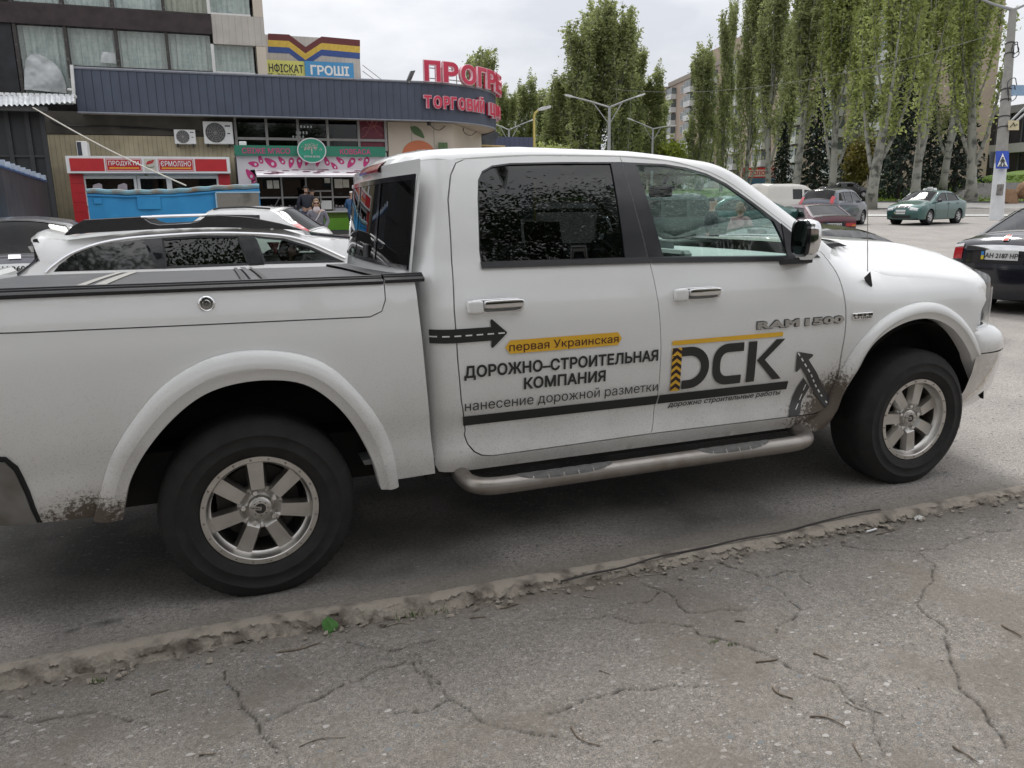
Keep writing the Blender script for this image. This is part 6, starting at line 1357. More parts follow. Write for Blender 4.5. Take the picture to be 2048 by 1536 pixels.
        fb = MB().box(-.001, .001, -w/2, -w*.43, -h/2, 0).xf(Matrix.Translation(tuple(p)) @ (Matrix.Identity(4) if front else Matrix.Rotation(math.pi, 4, 'Z'))); add('flag_yellow', fb, mat('flag_yellow', (.65, .5, .03), .5), o, False)
    def mirror(s, x, z, m):
        for sy in (-1, 1):
            y = s.S(x, z); q = MB().hull([(x+a, sy*(-y+b), z+c) for a, b, c in ((-.05, .02, -.02), (.05, .02, -.03), (-.06, .05, .0), (-.05, .20, .0), (.03, .19, .01), (.07, .08, .02), (-.06, .06, .13), (-.05, .19, .12), (.03, .17, .10), (.04, .07, .11))]); add('door_mirror', q, m, s.root, True, 60)
    def handle(s, x, z, m): s.side('door_handle', [(x-.09, z-.018), (x+.09, z-.018), (x+.09, z+.018), (x-.09, z+.018)], m, .022)
    def seam(s, pts):
        for sy in (1, -1): add('door_gap', MB().tube([(x, sy*(s.S(x, z)-.001), z) for x, z in spl(pts, 4)], .005, 4), SEALB, s.root)
def paintm(name, col, rough=.3, metal=0., coat=.8, dirt=.0): return mat(name, col, rough, metal, .05, 2, coat=coat)
WHC = paintm('white_car_paint', (.72, .72, .71)); GRC = paintm('green_metallic_paint', (.035, .105, .095), .3, .35); MAR = paintm('maroon_car_paint', (.085, .014, .026), .35); NAVY = paintm('black_blue_paint', (.008, .009, .016), .18); GREYC = paintm('slate_grey_paint', (.075, .082, .105), .3, .4); CREAMC = paintm('ivory_van_paint', (.62, .60, .54)); DGREY = paintm('dark_grey_paint', (.10, .10, .115), .35, .4); BLKC = paintm('black_car_paint', (.012, .012, .013), .2); DKGRN = paintm('dark_green_suv_paint', (.02, .032, .03), .35)
def hd(deg): return R(deg)          # heading of the nose: degrees from +x towards +y
# ---- white estate behind the truck bed
Y0 = 4.45; W = .88; cy = Y0+W
def lx(px_, py, Y=Y0+.12): return float(atY(px_, py, Y)[0])
org = .95
def lp(px_, py, Y=Y0+.10): p = atY(px_, py, Y); return (float(p[0])-org, float(p[2])-float(G(cy)))
roofp = [lp(*q) for q in ((620, 474), (560, 457), (480, 451), (400, 454), (300, 462), (200, 473), (130, 481))]
prof = [(2.42, .30), (2.46, .55), (2.40, .72), (2.15, .86), (1.55, .99), (1.22, 1.05)]+[(.72, 1.24)]+roofp+[(lp(72, 477)), lp(60, 487), (lp(60, 487)[0]+.05, 1.20), (lp(20, 545)[0]-.06, .98), (lp(20, 545)[0]-.10, .8), (lp(20, 545)[0]-.12, .55), (lp(20, 545)[0]-.05, .28)]
wA = [lp(*q) for q in spl([(104, 543), (122, 525), (160, 502), (210, 489), (287, 479)], 3)]+[lp(252, 540)]
wA = [lp(108, 543)]+[lp(*q) for q in spl([(118, 530), (150, 507), (195, 491), (240, 484), (289, 478)], 3)]+[lp(325, 537)]
wB = [lp(*q) for q in ((330, 537), (321, 476), (400, 471), (478, 471), (500, 530))]
wC = [lp(*q) for q in ((528, 528), (506, 471.5), (570, 477), (620, 492), (668, 514), (690, 524))]
for w in (wA, wB, wC):
    for i, (x, z) in enumerate(w): w[i] = (x, max(z, 1.045))
est = Car('estate_car', 'white estate car with black roof rails parked behind the pickup bed', 'car', (org, cy, float(G(cy))), 0, prof, W, 1.02, WHC, (1.38, -1.30), .32, windows=[wB, wC], ws=((1.22, 1.05), roofp[0]), rwin=(lp(60, 487), (lp(20, 545)[0]-.06, .98)), tum=.36, glass_m=CARDK, crown=.03, bow=.10)
est.side('side_window', wA, mat('dark_privacy_pane', (.008, .008, .009), .03, 0, .1, 3, coat=1.), .003)
est.side('window_trim', [(x, z+.0) for x, z in [lp(*q) for q in ((312, 537), (285, 479), (297, 478), (326, 537))]], GLOSSBLK, .005)

for pl_ in (((325, 537), (287, 478.5), (322, 476), (331, 537)), ((499, 531), (476, 471), (508, 471.5), (529, 529))): est.side('pillar_film', [lp(*q_) for q_ in pl_], GLOSSBLK, .006)
q = MB(); ch = [lp(*p_) for p_ in spl([(92, 545), (108, 530), (140, 508), (190, 489), (240, 479), (300, 473), (400, 467), (490, 467), (570, 472), (625, 487), (690, 516)], 5)]; q.tube([(x, est.S(x, z)-.006, z) for x, z in ch], .014, 6); add('chrome_strip', q, CHR, est.root)
for o_ in [c for c in est.root.children if c.name.startswith('side_window')]:
    if np.mean([v.co.x for v in o_.data.vertices]) > -.75: o_.data.materials[0] = glass('open_window_glass', (.62, .70, .66), 1.35)
for sy in (1, -1):                                       # moulded black rail with a raised silver bar in the middle
    yr_ = lambda x, z: sy*(est.S(x, z)+.045)
    def rl(a, b_): return [lp(p_, q_, Y0+.34) for p_, q_ in (a, b_)]
    up = [lp(*p_, Y0+.30) for p_ in ((134, 469), (150, 452), (172, 440), (230, 437), (284, 434), (303, 446), (320, 450), (380, 447), (398, 443), (413, 432), (440, 431), (500, 435), (560, 447), (602, 459))]
    lo = [lp(*p_, Y0+.16) for p_ in ((134, 471), (150, 468), (172, 466), (230, 463), (284, 460), (303, 459), (320, 458), (380, 456), (398, 456), (413, 455), (440, 455), (500, 456), (560, 458), (602, 461))]
    yb_ = lambda i: -(W-.20) ; q = MB(); P = []
    for (ax, az), (bx__, bz) in zip(up, lo): P.append([(bx__, sy*(-(W-.155)), bz), (ax, sy*(-(W-.16)), az), (ax, sy*(-(W-.21)), az+.004), (bx__, sy*(-(W-.25)), bz)])
    q.grid(P); q.f = q.f if sy < 0 else [tuple(reversed(f)) for f in q.f]; rl_ = add('roof_rail', q, BLK, est.root, True, 30)
    mid_ = [lp(*p_, Y0+.30) for p_ in ((284, 434.5), (340, 432.5), (413, 430.5))]; add('rail_bar', MB().tube([(x, sy*(-(W-.185)), z) for x, z in mid_], [.014, .014, .014], 6), CHR, rl_)
q = MB().hull([(lp(60, 487)[0]+a, b_, lp(60, 487)[1]+c) for b_ in (-.62, .62) for a, c in ((.06, -.035), (-.05, -.03), (-.03, -.08), (.08, -.08))]); add('tail_spoiler', q, WHC, est.root); est.end('tail_light', .80, .98, -.97, -.55, REDL, False); est.end('tail_light', .80, .98, .55, .97, REDL, False)
add('spoiler_flank', MB().hull([(lp(*p_)[0], y_, lp(*p_)[1]) for p_ in ((60, 480), (68, 478), (82, 500), (64, 521), (70, 512)) for y_ in (-.67, -.63)]), BLK, est.root)
# ---- dark grey car at the left edge, seen from behind
def facing(px_, D, head, **k): p = onground(px_, D); return p, head
def saloon_profile(L, zr, hood=.92, boot=1.02, nose=.62, belt=.95, roof_f=.30, roof_r=-.95, scr=1.15, rearscr=-1.65):
    f, r_ = L/2, -L/2; return [(f-.06, .25), (f, .45), (f-.02, nose), (f-.18, nose+.14), (scr+.15, hood), (scr, hood+.03), (roof_f+.12, zr-.06), (roof_f-.15, zr), ((roof_f+roof_r)/2, zr+.015), (roof_r+.1, zr-.02), (rearscr, boot+.03), (rearscr-.12, boot), (r_+.10, boot-.03), (r_+.02, boot-.12), (r_, .6), (r_+.02, .42), (r_+.08, .26)]
def hatch_profile(L, zr, hood=.95, nose=.66, scr=1.1, roof_f=.25, roof_r=-1.45, tail=1.0):
    f, r_ = L/2, -L/2; return [(f-.06, .25), (f, .45), (f-.03, nose), (f-.2, nose+.14), (scr+.12, hood), (scr, hood+.03), (roof_f+.1, zr-.06), (roof_f-.2, zr), (-.5, zr+.015), (roof_r+.12, zr-.035), (roof_r, zr-.075), (r_+.10, tail), (r_+.02, tail-.12), (r_, .55), (r_+.06, .27)]
p = onground(30, 9.6); p = atD(55, 470, 9.9)
fc = Car('parked_hatchback', 'dark grey hatchback seen from behind at the left edge', 'car', (float(p[0])-.35, float(p[1])+1.9, float(G(p[1]))), hd(96), hatch_profile(4.3, 1.50), .88, .98, DGREY, (1.35, -1.3), rwin=((-1.45, 1.425), (-2.05, 1.0)), ws=((1.1, .98), (.35, 1.44)), windows=[[(-.95, 1.02), (-.9, 1.40), (.1, 1.41), (.75, 1.05)]], glass_m=glass('smoky_rear_glass', (.05, .05, .055), 1.36))
fc.plate('600', .86, False, v=-.0); fc.end('tail_light', .86, 1.08, -1, -.72, REDL, False); fc.end('tail_light', .86, 1.08, .72, 1, REDL, False)
o = fc.end('oval_emblem', .955, 1.015, -.09, .09, CHR, False, .012); fc.end('tail_moulding', .92, .94, -.5, .5, BLK, False, .008)
# ---- small white hatchback in front of the container
p = atD(500, 424, 17.5)
wh2 = Car('white_hatchback', 'small white hatchback with black roof strips in front of the blue container', 'car', (float(p[0])-.3, float(p[1]), float(G(p[1]))), hd(150), hatch_profile(4.0, 1.50, roof_r=-1.25), .85, .98, WHC, (1.25, -1.25), ws=((1.1, .98), (.35, 1.44)), rwin=((-1.25, 1.425), (-1.9, 1.0)), windows=[[(-.95, 1.02), (-.9, 1.38), (.1, 1.40), (.75, 1.05)]])
wh2.end('tail_light', .8, 1.2, -1, -.78, REDL, False); wh2.end('tail_light', .8, 1.2, .78, 1, REDL, False); wh2.plate('la', .75, False)
for sy in (-1, 1): add('roof_strip', MB().tube([(x, sy*(-wh2.S(x, float(np.interp(x, wh2.zx, wh2.ztop))-.02)-.04), float(np.interp(x, wh2.zx, wh2.ztop))+.035) for x in np.linspace(.2, -1.1, 10)], .022, 6), BLK, wh2.root)
add('roof_aerial', MB().tube([(-.9, 0, 1.50), (-1.05, 0, 1.72)], .012, 5), BLK, wh2.root); wh2.end('spoiler_lamp', 1.42, 1.45, -.28, .28, REDL, False, .01)
# ---- black saloon at the right edge with its lettered plate
p = atD(2006, 555, 11.1); hdg = 14.
gl = Car('black_saloon', 'black saloon with a lit number plate surround, cut off by the right picture edge', 'car', (0, 0, 0), 0, saloon_profile(4.6, 1.47, boot=1.04, hood=.95, rearscr=-1.62, roof_r=-.75), .86, .98, NAVY, (1.36, -1.30), .32, ws=((1.15, .98), (.42, 1.41)), rwin=((-.65, 1.45), (-1.62, 1.07)), windows=[[(-1.2, 1.02), (-.72, 1.38), (-.25, 1.40), (-.25, 1.01)], [(-.18, 1.01), (-.18, 1.40), (.3, 1.38), (.9, 1.03)]], bow=.13)
gl.root['label'] = 'black saloon with a chrome strip over its lettered rear number plate'
th = hd(hdg); gl.root.rotation_euler = (0, 0, th); gx_, gy_ = float(p[0])+2.3*math.cos(th), float(p[1])+2.3*math.sin(th); gl.root.location = (gx_, gy_, 0)
gl.plate('ah', .80, False); gl.end('chrome_strip', .892, .908, -.72, .72, CHR, False, .016)
o = gl.end('boot_emblem', .962, .998, -.04, .04, mat('emblem_red', (.25, .03, .02), .3, .5, .5, 60), False, .016); gl.end('emblem_frame', .954, 1.005, -.055, .055, CHR, False, .011, o)
gl.end('plate_recess', .70, .87, -.40, .40, mat('recess_black', (.006, .006, .008), .3), False, .008)
for a, b_ in ((-1, -.80), (.80, 1)): gl.end('tail_light', .76, .94, a, b_, REDL, False, .010); gl.end('tail_light_top', .90, .96, a, b_, mat('clear_lens', (.5, .48, .48), .15, coat=.5), False, .014)
gl.end('bumper_edge', .655, .685, -.98, .98, mat('bumper_highlight', (.02, .022, .03), .2, coat=.6), False, .03); gl.end('bumper_reflector', .47, .52, .55, .72, REDL, False, .02); gl.end('bumper_reflector', .47, .52, -.72, -.55, REDL, False, .02)
for sy in (-1, 1): gl.side('boot_script', [(-2.20, .965), (-2.06, .965), (-2.06, .985), (-2.20, .985)], CHR, .004) if sy > 0 else None
# ---- green taxi saloon
p = atD(1852, 446, 35.5); g_ = float(G(p[1]))
# heading: nose towards the left of the picture and the viewer
tx = Car('green_taxi', 'green saloon taxi with a white roof sign beside the street pole', 'taxi', (float(p[0]), float(p[1]), float(p[2])), hd(195), saloon_profile(4.25, 1.40, boot=1.0, hood=.90, nose=.62, rearscr=-1.55, roof_r=-.8), .84, .93, GRC, (1.30, -1.22), .30, ws=((1.15, .93), (.42, 1.34)), rwin=((-.7, 1.38), (-1.55, 1.03)), windows=[[(-1.28, .99), (-.98, 1.24), (-.72, 1.31), (-.22, 1.335), (-.22, .965)], [(-.14, .965), (-.14, 1.335), (.24, 1.325), (.52, 1.20), (.90, .965)]], glass_m=CARDK)
for a, b_ in ((-.95, -.52), (.52, .95)): tx.end('headlight', .58, .67, a, b_, mat('headlamp_white', (.60, .61, .60), .15, .2, .2, 30, coat=.8), True, .012)
for a, b_ in ((-.40, -.20), (-.16, .16), (.20, .40)): tx.end('grille', .62, .70, a, b_, BLK, True, .014)
tx.end('grille_rim', .60, .69, -.45, .45, CHR, True, .008); tx.plate('ax', .50, True); tx.end('bumper_slot', .30, .38, -.6, .6, BLK, True, .012); tx.mirror(.82, .93, BLK); tx.handle(-.18, .85, BLK); tx.handle(-1.0, .87, BLK)
tx.seam([(.86, .98), (.95, .8), (.93, .5), (.85, .25)]); tx.seam([(-.18, 1.0), (-.18, .6), (-.2, .25)]); tx.side('rub_strip', [(-1.0, .56), (.9, .54), (.9, .57), (-1.0, .59)], GRC, .02)
ts = root('taxi_sign', 'white taxi roof sign lying on top of the green saloon', 'taxi sign', (float(p[0]), float(p[1]), float(p[2])+1.42)); ts.rotation_euler = (0, 0, hd(195))
add('sign_box', MB().hull([(a, b_, c) for b_, w, h in ((-.30, .06, .0), (-.28, .05, .10), (.28, .05, .10), (.30, .06, 0)) for a, c in ((-.05-w, .005), (-.05+w, .005), (-.05-w*.6, h+.02), (-.05+w*.6, h+.02))]).hull([(a, b_, c) for a in (-.09, -.01) for b_ in (-.10, .10) for c in (.10, .17)]), mat('sign_white', (.75, .75, .72), .3, coat=.4), ts, True, 40)
P, F = tfit('taxi', -.2, .2, .04, .10); add('lettering', ([(.015, u, w) for u, _, w in P], F), INK, ts, False)
# ---- maroon hatchback seen from behind
p = atD(1664, 455, 25.5)
la = Car('maroon_hatchback', 'maroon angular hatchback with a large sloping rear window', 'car', (0, 0, 0), 0, [(1.98, .28), (2.0, .5), (1.96, .68), (1.1, .86), (.98, .88), (.38, 1.30), (.2, 1.34), (-.4, 1.36), (-.85, 1.335), (-1.0, 1.30), (-1.78, .98), (-1.96, .95), (-1.99, .80), (-1.98, .60), (-2.0, .56), (-2.0, .36), (-1.94, .30)], .80, .88, MAR, (1.22, -1.22), .28, ws=((.98, .88), (.38, 1.30)), rwin=((-1.0, 1.30), (-1.76, .985)), windows=[[(-1.42, .94), (-1.05, 1.24), (-.55, 1.27), (-.55, .91)], [(-.48, .91), (-.48, 1.27), (.25, 1.27), (.78, .91)]], bow=.05, crown=.03, plan=.05, glass_m=CARDK)
th = hd(72); la.root.rotation_euler = (0, 0, th); la.root.location = (float(p[0])+1.9*math.cos(th), float(p[1])+1.9*math.sin(th), float(G(p[1]))-.05)
la.plate('la', .70, False); o = [la.end('tail_light', .64, .76, a, b_, REDL, False, .010) for a, b_ in ((-.98, -.52), (.52, .98))]; la.end('rear_panel', .62, .78, -.5, .5, BLK, False, .006); la.end('rear_bumper', .34, .56, -1, 1, BLK, False, .06); la.end('tail_spoiler', .93, .965, -.95, .95, BLK, False, .03)
for a, b_ in ((-.98, -.80), (.80, .98)): la.end('indicator', .64, .70, a, b_, AMB, False, .014)
# ---- grey compact, ivory van, dark saloon behind the bonnet, two cars far off
p = atD(1668, 412, 31.)
p = atD(1668, 412, 34.5)
gc = Car('grey_compact', 'slate grey compact car behind the maroon hatchback', 'car', (float(p[0]), float(p[1]), float(G(p[1]))), hd(28), hatch_profile(4.3, 1.52, hood=.98, scr=1.35, roof_f=.45, roof_r=-1.6, tail=1.05), .87, 1.0, GREYC, (1.35, -1.3), .31, ws=((1.35, 1.01), (.55, 1.46)), rwin=((-1.6, 1.445), (-2.05, 1.05)), windows=[[(-1.75, 1.05), (-1.5, 1.38), (-.9, 1.43), (-.9, 1.03)], [(-.82, 1.03), (-.82, 1.43), (-.02, 1.44), (-.02, 1.02)], [(.06, 1.02), (.06, 1.44), (.5, 1.39), (1.1, 1.05)]]); gc.mirror(1.0, 1.03, BLK)
gc.end('headlight', .70, .86, .5, .95, CHR, True); gc.end('headlight', .70, .86, -.95, -.5, CHR, True); gc.end('tail_light', .95, 1.2, -1, -.8, REDL, False); gc.end('tail_light', .95, 1.2, .8, 1, REDL, False)
p = atD(1572, 408, 37.5)
vn = Car('ivory_van', 'ivory delivery van with one dark rear quarter window', 'van', (float(p[0]), float(p[1]), float(G(p[1]))), hd(10), [(2.0, .3), (2.05, .6), (1.95, .82), (1.35, 1.05), (.75, 1.62), (.5, 1.74), (0, 1.80), (-1.6, 1.80), (-1.95, 1.74), (-2.05, 1.2), (-2.06, .5), (-2.0, .3)], .84, 1.05, CREAMC, (1.3, -1.3), .30, tum=.12, ws=((1.35, 1.05), (.75, 1.62)), windows=[[(.35, 1.12), (.35, 1.55), (.85, 1.52), (1.15, 1.12)], [(-.45, 1.12), (-.45, 1.58), (.20, 1.58), (.20, 1.12)]], glass_m=CARDK)
vn.handle(.0, .95, BLK); vn.end('tail_light', .7, 1.2, -1, -.85, REDL, False); vn.end('tail_light', .7, 1.2, .85, 1, REDL, False)
p = atY(1662, 456, 3.8)
bs_ = Car('black_coupe', 'dark car behind the pickup bonnet with only its roof and tinted windows showing', 'car', (float(p[0])+.10, 4.35, -.02), 0, saloon_profile(4.5, 1.31, boot=1.02, hood=.94, rearscr=-1.6, roof_r=-.7), .88, .98, BLKC, (1.34, -1.3), .31, ws=((1.15, .97), (.42, 1.25)), rwin=((-.6, 1.29), (-1.6, 1.05)), windows=[[(-1.2, 1.02), (-.72, 1.22), (-.3, 1.24), (-.3, 1.01)], [(-.2, 1.01), (-.2, 1.24), (.28, 1.23), (.9, 1.03)]], glass_m=CARDK)
bs_.mirror(.8, .98, BLKC); bs_.end('tail_light', .8, .95, -1, -.6, REDL, False); bs_.end('tail_light', .8, .95, .6, 1, REDL, False)
p = atD(1692, 381, 72.)
ds_ = Car('dark_saloon', 'dark saloon parked far off on the rise behind the green verge', 'car', (float(p[0]), float(p[1]), float(p[2])-.7), hd(-20), saloon_profile(4.5, 1.42), .86, .95, BLKC, (1.3, -1.3), .31, ws=((1.15, .95), (.42, 1.36)), rwin=((-.85, 1.4), (-1.65, 1.05)), windows=[[(-1.3, .99), (-.8, 1.32), (.3, 1.34), (.9, 1.0)]], step=.15)
ds_.end('headlight', .6, .74, .5, .95, CHR, True); ds_.end('headlight', .6, .74, -.95, -.5, CHR, True)
# ---- boxy off-road car and a green car seen through the cab windows
p = atD(1345, 425, 21.)
sv = Car('off_road_car', 'dark green boxy off-road car seen through the pickup front window', 'car', (float(p[0]), float(p[1]), float(G(p[1]))), hd(4), [(2.0, .45), (2.05, .7), (2.0, 1.02), (1.0, 1.10), (.9, 1.12), (.62, 1.66), (.4, 1.72), (-1.6, 1.73), (-1.85, 1.66), (-1.98, 1.1), (-2.0, .5)], .85, 1.10, DKGRN, (1.25, -1.3), .37, tum=.14, sill=.42, ws=((.9, 1.12), (.62, 1.66)), windows=[[(-1.7, 1.15), (-1.62, 1.58), (-.9, 1.6), (-.9, 1.15)], [(-.8, 1.15), (-.8, 1.6), (-.1, 1.6), (-.1, 1.15)], [(0, 1.15), (0, 1.6), (.5, 1.58), (.75, 1.15)]]); sv.mirror(.7, 1.15, BLK); sv.end('headlight', .80, .95, .5, .9, CHR, True); sv.end('headlight', .80, .95, -.9, -.5, CHR, True)
add('spare_wheel', MB().lathe([(.20, -.12), (.34, -.12), (.37, -.02), (.37, .08)], (-2.03, 0, 1.0), 'x', 24), RUB, sv.root)
p = atD(1460, 428, 27.)
g3 = Car('teal_saloon', 'pale green saloon seen nose-left through the pickup front window', 'car', (float(p[0]), float(p[1]), float(G(p[1]))), hd(165), saloon_profile(4.3, 1.42), .85, .95, GRC, (1.3, -1.25), .31, ws=((1.15, .95), (.42, 1.36)), rwin=((-.85, 1.4), (-1.65, 1.05)), windows=[[(-1.3, .99), (-.8, 1.32), (-.2, 1.34), (-.2, .97)], [(-.1, .97), (-.1, 1.34), (.3, 1.33), (.9, .99)]]); g3.end('headlight', .6, .74, .5, .95, CHR, True); g3.end('headlight', .6, .74, -.95, -.5, CHR, True)
# ================================================================== trees, far buildings, street furniture
BARK = mat('pale_poplar_bark', (.25, .25, .215), .85, 0, .15, 1.6, bump=.6, bscale=6, col2=(.075, .075, .066), thr=(.56, .07)); BARKD = mat('dark_bark', (.05, .042, .035), .9, 0, .3, 4)
LF1 = leafmat('poplar_leaf', (.165, .20, .075), (.46, .50, .22), .5, .55, .55); LF1b = leafmat('poplar_leaf_bright', (.17, .215, .058), (.48, .53, .19), .5, .55, .5); LF2 = leafmat('spruce_needle', (.006, .012, .008), (.022, .04, .024), .6, .08, .9); LF3 = leafmat('yellow_green_leaf', (.12, .17, .02), (.34, .40, .06), .5, .45, .8); LF4 = leafmat('chestnut_leaf', (.015, .035, .008), (.06, .11, .02), .5, .35, .7); LF5 = leafmat('olive_orange_leaf', (.10, .09, .025), (.26, .22, .05), .5, .4, .8)
def leaves(name, C, size, m, parent, r, flat=.0):
    """one small pointed leaf clump per centre, turned at random"""
    n = len(C); d1 = r.normal(size=(n, 3)); d1[:, 2] += .5; d1 /= np.linalg.norm(d1, axis=1)[:, None]; d2 = np.cross(d1, r.normal(size=(n, 3))); d2 /= np.linalg.norm(d2, axis=1)[:, None]+1e-9
    s = size*r.uniform(.55, 1.25, (n, 1)); a, b = d1*s, d2*s*.55
    V = np.stack([C-a, C+b*.9-a*.1, C+a, C-b*.9+a*.1], 1).reshape(-1, 3); F = np.arange(4*n).reshape(n, 4)
    me = bpy.data.meshes.new(name); me.vertices.add(4*n); me.vertices.foreach_set('co', V.astype(np.float32).ravel()); me.loops.add(4*n); me.loops.foreach_set('vertex_index', F.ravel().astype(np.int32)); me.polygons.add(n); me.polygons.foreach_set('loop_start', (np.arange(n)*4).astype(np.int32)); me.update(calc_edges=True); me.materials.append(m)
    o = bpy.data.objects.new(name, me); COL.objects.link(o); o.parent = parent; return o
def poplar(seed, H, spread, first, label, lf, nl=26, dens_=1., forks=2, tr=.42, bare=0.):
    r = np.random.default_rng(seed); rt = root('poplar_tree', label, 'tree'); tb = MB(); C = []
    lean = r.normal(0, .02, 2); trunk = [(lean[0]*z+.12*math.sin(z*.35+seed), lean[1]*z+.1*math.cos(z*.3), z) for z in np.linspace(-.3, H*.86, 12)]
    tb.tube(trunk, np.concatenate([[tr*1.45, tr*1.02], np.linspace(tr*.95, .05, 10)]), 9)
    def along(P, n, sp, t0):
        P = np.array(P); k = r.uniform(t0, 1, n); idx = k*(len(P)-1); i = np.minimum(idx.astype(int), len(P)-2); f = (idx-i)[:, None]; q = P[i]*(1-f)+P[i+1]*f
        return q+r.normal(0, 1, (n, 3))*sp*np.array([1, 1, 1.5])*(1.15-.55*k)[:, None]
    for j in range(nl):
        big = j < forks; h0 = H*(r.uniform(first*.5, first) if big else first+(.80-first)*(j/nl)**.9); az = r.uniform(0, 6.283) if not big else (seed*1.7+j*2.6)
        rad = spread*(1.15 if big else (1.0-.55*h0/H))*r.uniform(.55, 1.05); top = min(H*1.02, h0+H*r.uniform(.30, .52)*(1.25 if big else 1)); p0 = np.array([np.interp(h0, [p[2] for p in trunk], [p[k] for p in trunk]) for k in (0, 1)]+[h0])
        L_ = [tuple(p0+np.array([math.cos(az)*rad*(1-(1-t)**1.8), math.sin(az)*rad*(1-(1-t)**1.8), (top-h0)*t**1.15])+np.array([.12*math.sin(5*t+j), .12*math.cos(4*t+j), 0])*t) for t in np.linspace(0, 1, 8)]
        r0 = (tr*.52 if big else tr*(.30-.16*h0/H)); tb.tube(L_, np.linspace(r0, .015, 8), 6)
        n = int((165 if not big else 215)*dens_*(1 if h0 < H*(1-bare) else .25)); C.append(along(L_, n, .36, .22 if not big else .30))
        for k in range(4):                                   # short upright shoots with their own leaf tufts
            i0 = r.integers(2, 7); b_ = np.array(L_[i0]); az2 = r.uniform(0, 6.283); ln = H*r.uniform(.07, .17); sh = [tuple(b_+np.array([math.cos(az2)*.5*t, math.sin(az2)*.5*t, ln*t])) for t in np.linspace(0, 1, 4)]
            tb.tube(sh, np.linspace(.03, .006, 4), 4); C.append(along(sh, int(80*dens_), .2, .15))
    C.append(along(trunk, int(170*dens_), .34, .45)); topq = np.array(trunk[-1]); C.append(topq+r.normal(0, 1, (int(90*dens_), 3))*np.array([.22, .22, 1.0])+np.array([0, 0, .5]))
    C = np.concatenate(C); C = C[C[:, 2] > H*first*.55]
    o = add('trunk', tb, BARK, rt, True, None); leaves('crown', C, .19, lf, rt, r); return rt
def spruce(seed, H, Rd, label):
    r = np.random.default_rng(seed); rt = root('spruce_tree', label, 'tree'); add('trunk', MB().tube([(0, 0, -.2), (0, 0, H*.97)], [.22, .03], 7), BARKD, rt); C = []
    for k in range(int(H*9)):
        h = H*(.04+.94*k/(H*9)); rad = Rd*(1-h/H)**.8*r.uniform(.7, 1.08); az = k*2.399; n = int(14+46*rad/Rd); t = r.uniform(.08, 1, n)**.7
        C.append(np.stack([math.cos(az)*rad*t, math.sin(az)*rad*t, h-.35*rad*t**1.5+.1*t], 1)+r.normal(0, .13, (n, 3)))
    leaves('crown', np.concatenate(C), .22, LF2, rt, r); return rt
def broad(seed, H, Rc, zc_, label, lf, size=.17, n=9000, name='broadleaf_tree', tr=.2, squash=.75, cl=60):
    r = np.random.default_rng(seed); rt = root(name, label, 'tree'); tb = MB(); tb.tube([(0, 0, -.2), (.05, 0, H*.25), (-.05, .06, zc_)], [tr*1.3, tr, tr*.5], 9); C = []
    for k in range(cl):
        d = r.normal(size=3); d /= np.linalg.norm(d); c = np.array([0, 0, zc_])+d*np.array([Rc, Rc, Rc*squash])*r.uniform(.25, 1)**.6
        if k % 3 == 0: tb.tube([(0, 0, zc_-Rc*squash*.7), tuple(np.array([0, 0, zc_])*.5+c*.5-np.array([0, 0, .2])), tuple(c)], [tr*.35, tr*.18, .01], 5)
        C.append(c+r.normal(size=(n//cl, 3))*Rc*.17)
    add('trunk', tb, BARKD, rt); leaves('crown', np.concatenate(C), size, lf, rt, r); return rt
# -- poplars: five patterns, then copies
PG1 = 'poplars along the far street'; PG2 = 'poplars behind the shopping centre'
P_ = [poplar(1, 24, 1.9, .20, '', LF1b, 28, 1.0, 2, .34), poplar(2, 22, 1.6, .22, '', LF1, 24, .9, 2, .29), poplar(3, 26, 2.3, .16, '', LF1b, 30, 1., 3, .42), poplar(4, 21, 2.2, .06, '', LF1, 30, 1.05, 4, .30), poplar(5, 20, 1.5, .15, '', LF1, 22, .75, 1, .26, .35)]
used = set()
def plant(k, px_, D, H, label, group, rz, zoff=0., sx=1.):
    if k in used: o = copy_tree(P_[k])
    else: o = P_[k]; used.add(k)
    p = atD(px_, 410, D); base = [24, 22, 26, 21, 20][k]; o.location = (float(p[0]), float(p[1]), float(G(p[1]))+zoff); o.rotation_euler = (0, 0, rz); H = H*.86; o.scale = (H/base*sx*1.12, H/base*sx*1.12, H/base); o['label'] = label; o['group'] = group; return o
plant(2, 1742, 63, 27, 'thickest poplar with a low side limb, rooted at the far kerb', PG1, .4)
plant(0, 1832, 66, 26, 'forked poplar trunk behind the green taxi roof sign', PG1, 2.1, .5, 1.0)
plant(2, 1938, 66, 25, 'poplar with dark cracked trunk foot just beside the crossing sign pole', PG1, 3.6, .8)
plant(0, 1658, 72, 25, 'grey poplar with two spreading limbs behind the grey compact car', PG1, 4.4, .6)
plant(1, 1592, 76, 25, 'slim straight poplar between the two dark spruces', PG1, 1.0, .6, 1.15)
plant(1, 1532, 80, 24, 'slim poplar standing beside the red shop sign', PG1, 5.2, .6)
plant(0, 1790, 90, 24, 'poplar in the second row between the thickest and the forked one', PG1, .9, 1., 1.0)
plant(4, 1700, 92, 25, 'thin poplar in the second row left of the thickest trunk', PG1, 3.0, 1., 1.3)
plant(1, 1885, 84, 25, 'poplar in the second row behind the taxi boot', PG1, 2.2, 1.2, 1.2)
plant(0, 2075, 80, 24, 'poplar at the right edge beyond the street pole', PG1, 5.0, 1.5)
plant(3, 1492, 86, 26, 'tall leafy poplar reaching above the apartment roof', PG1, .2, .5, .68)
plant(3, 1440, 92, 23.5, 'narrow poplar plume in front of the apartment block roof house', PG1, 1.7, .5, .6)
plant(3, 1395, 96, 19.5, 'broad low poplar in front of the balconies', PG1, 2.5, .5, 1.0)
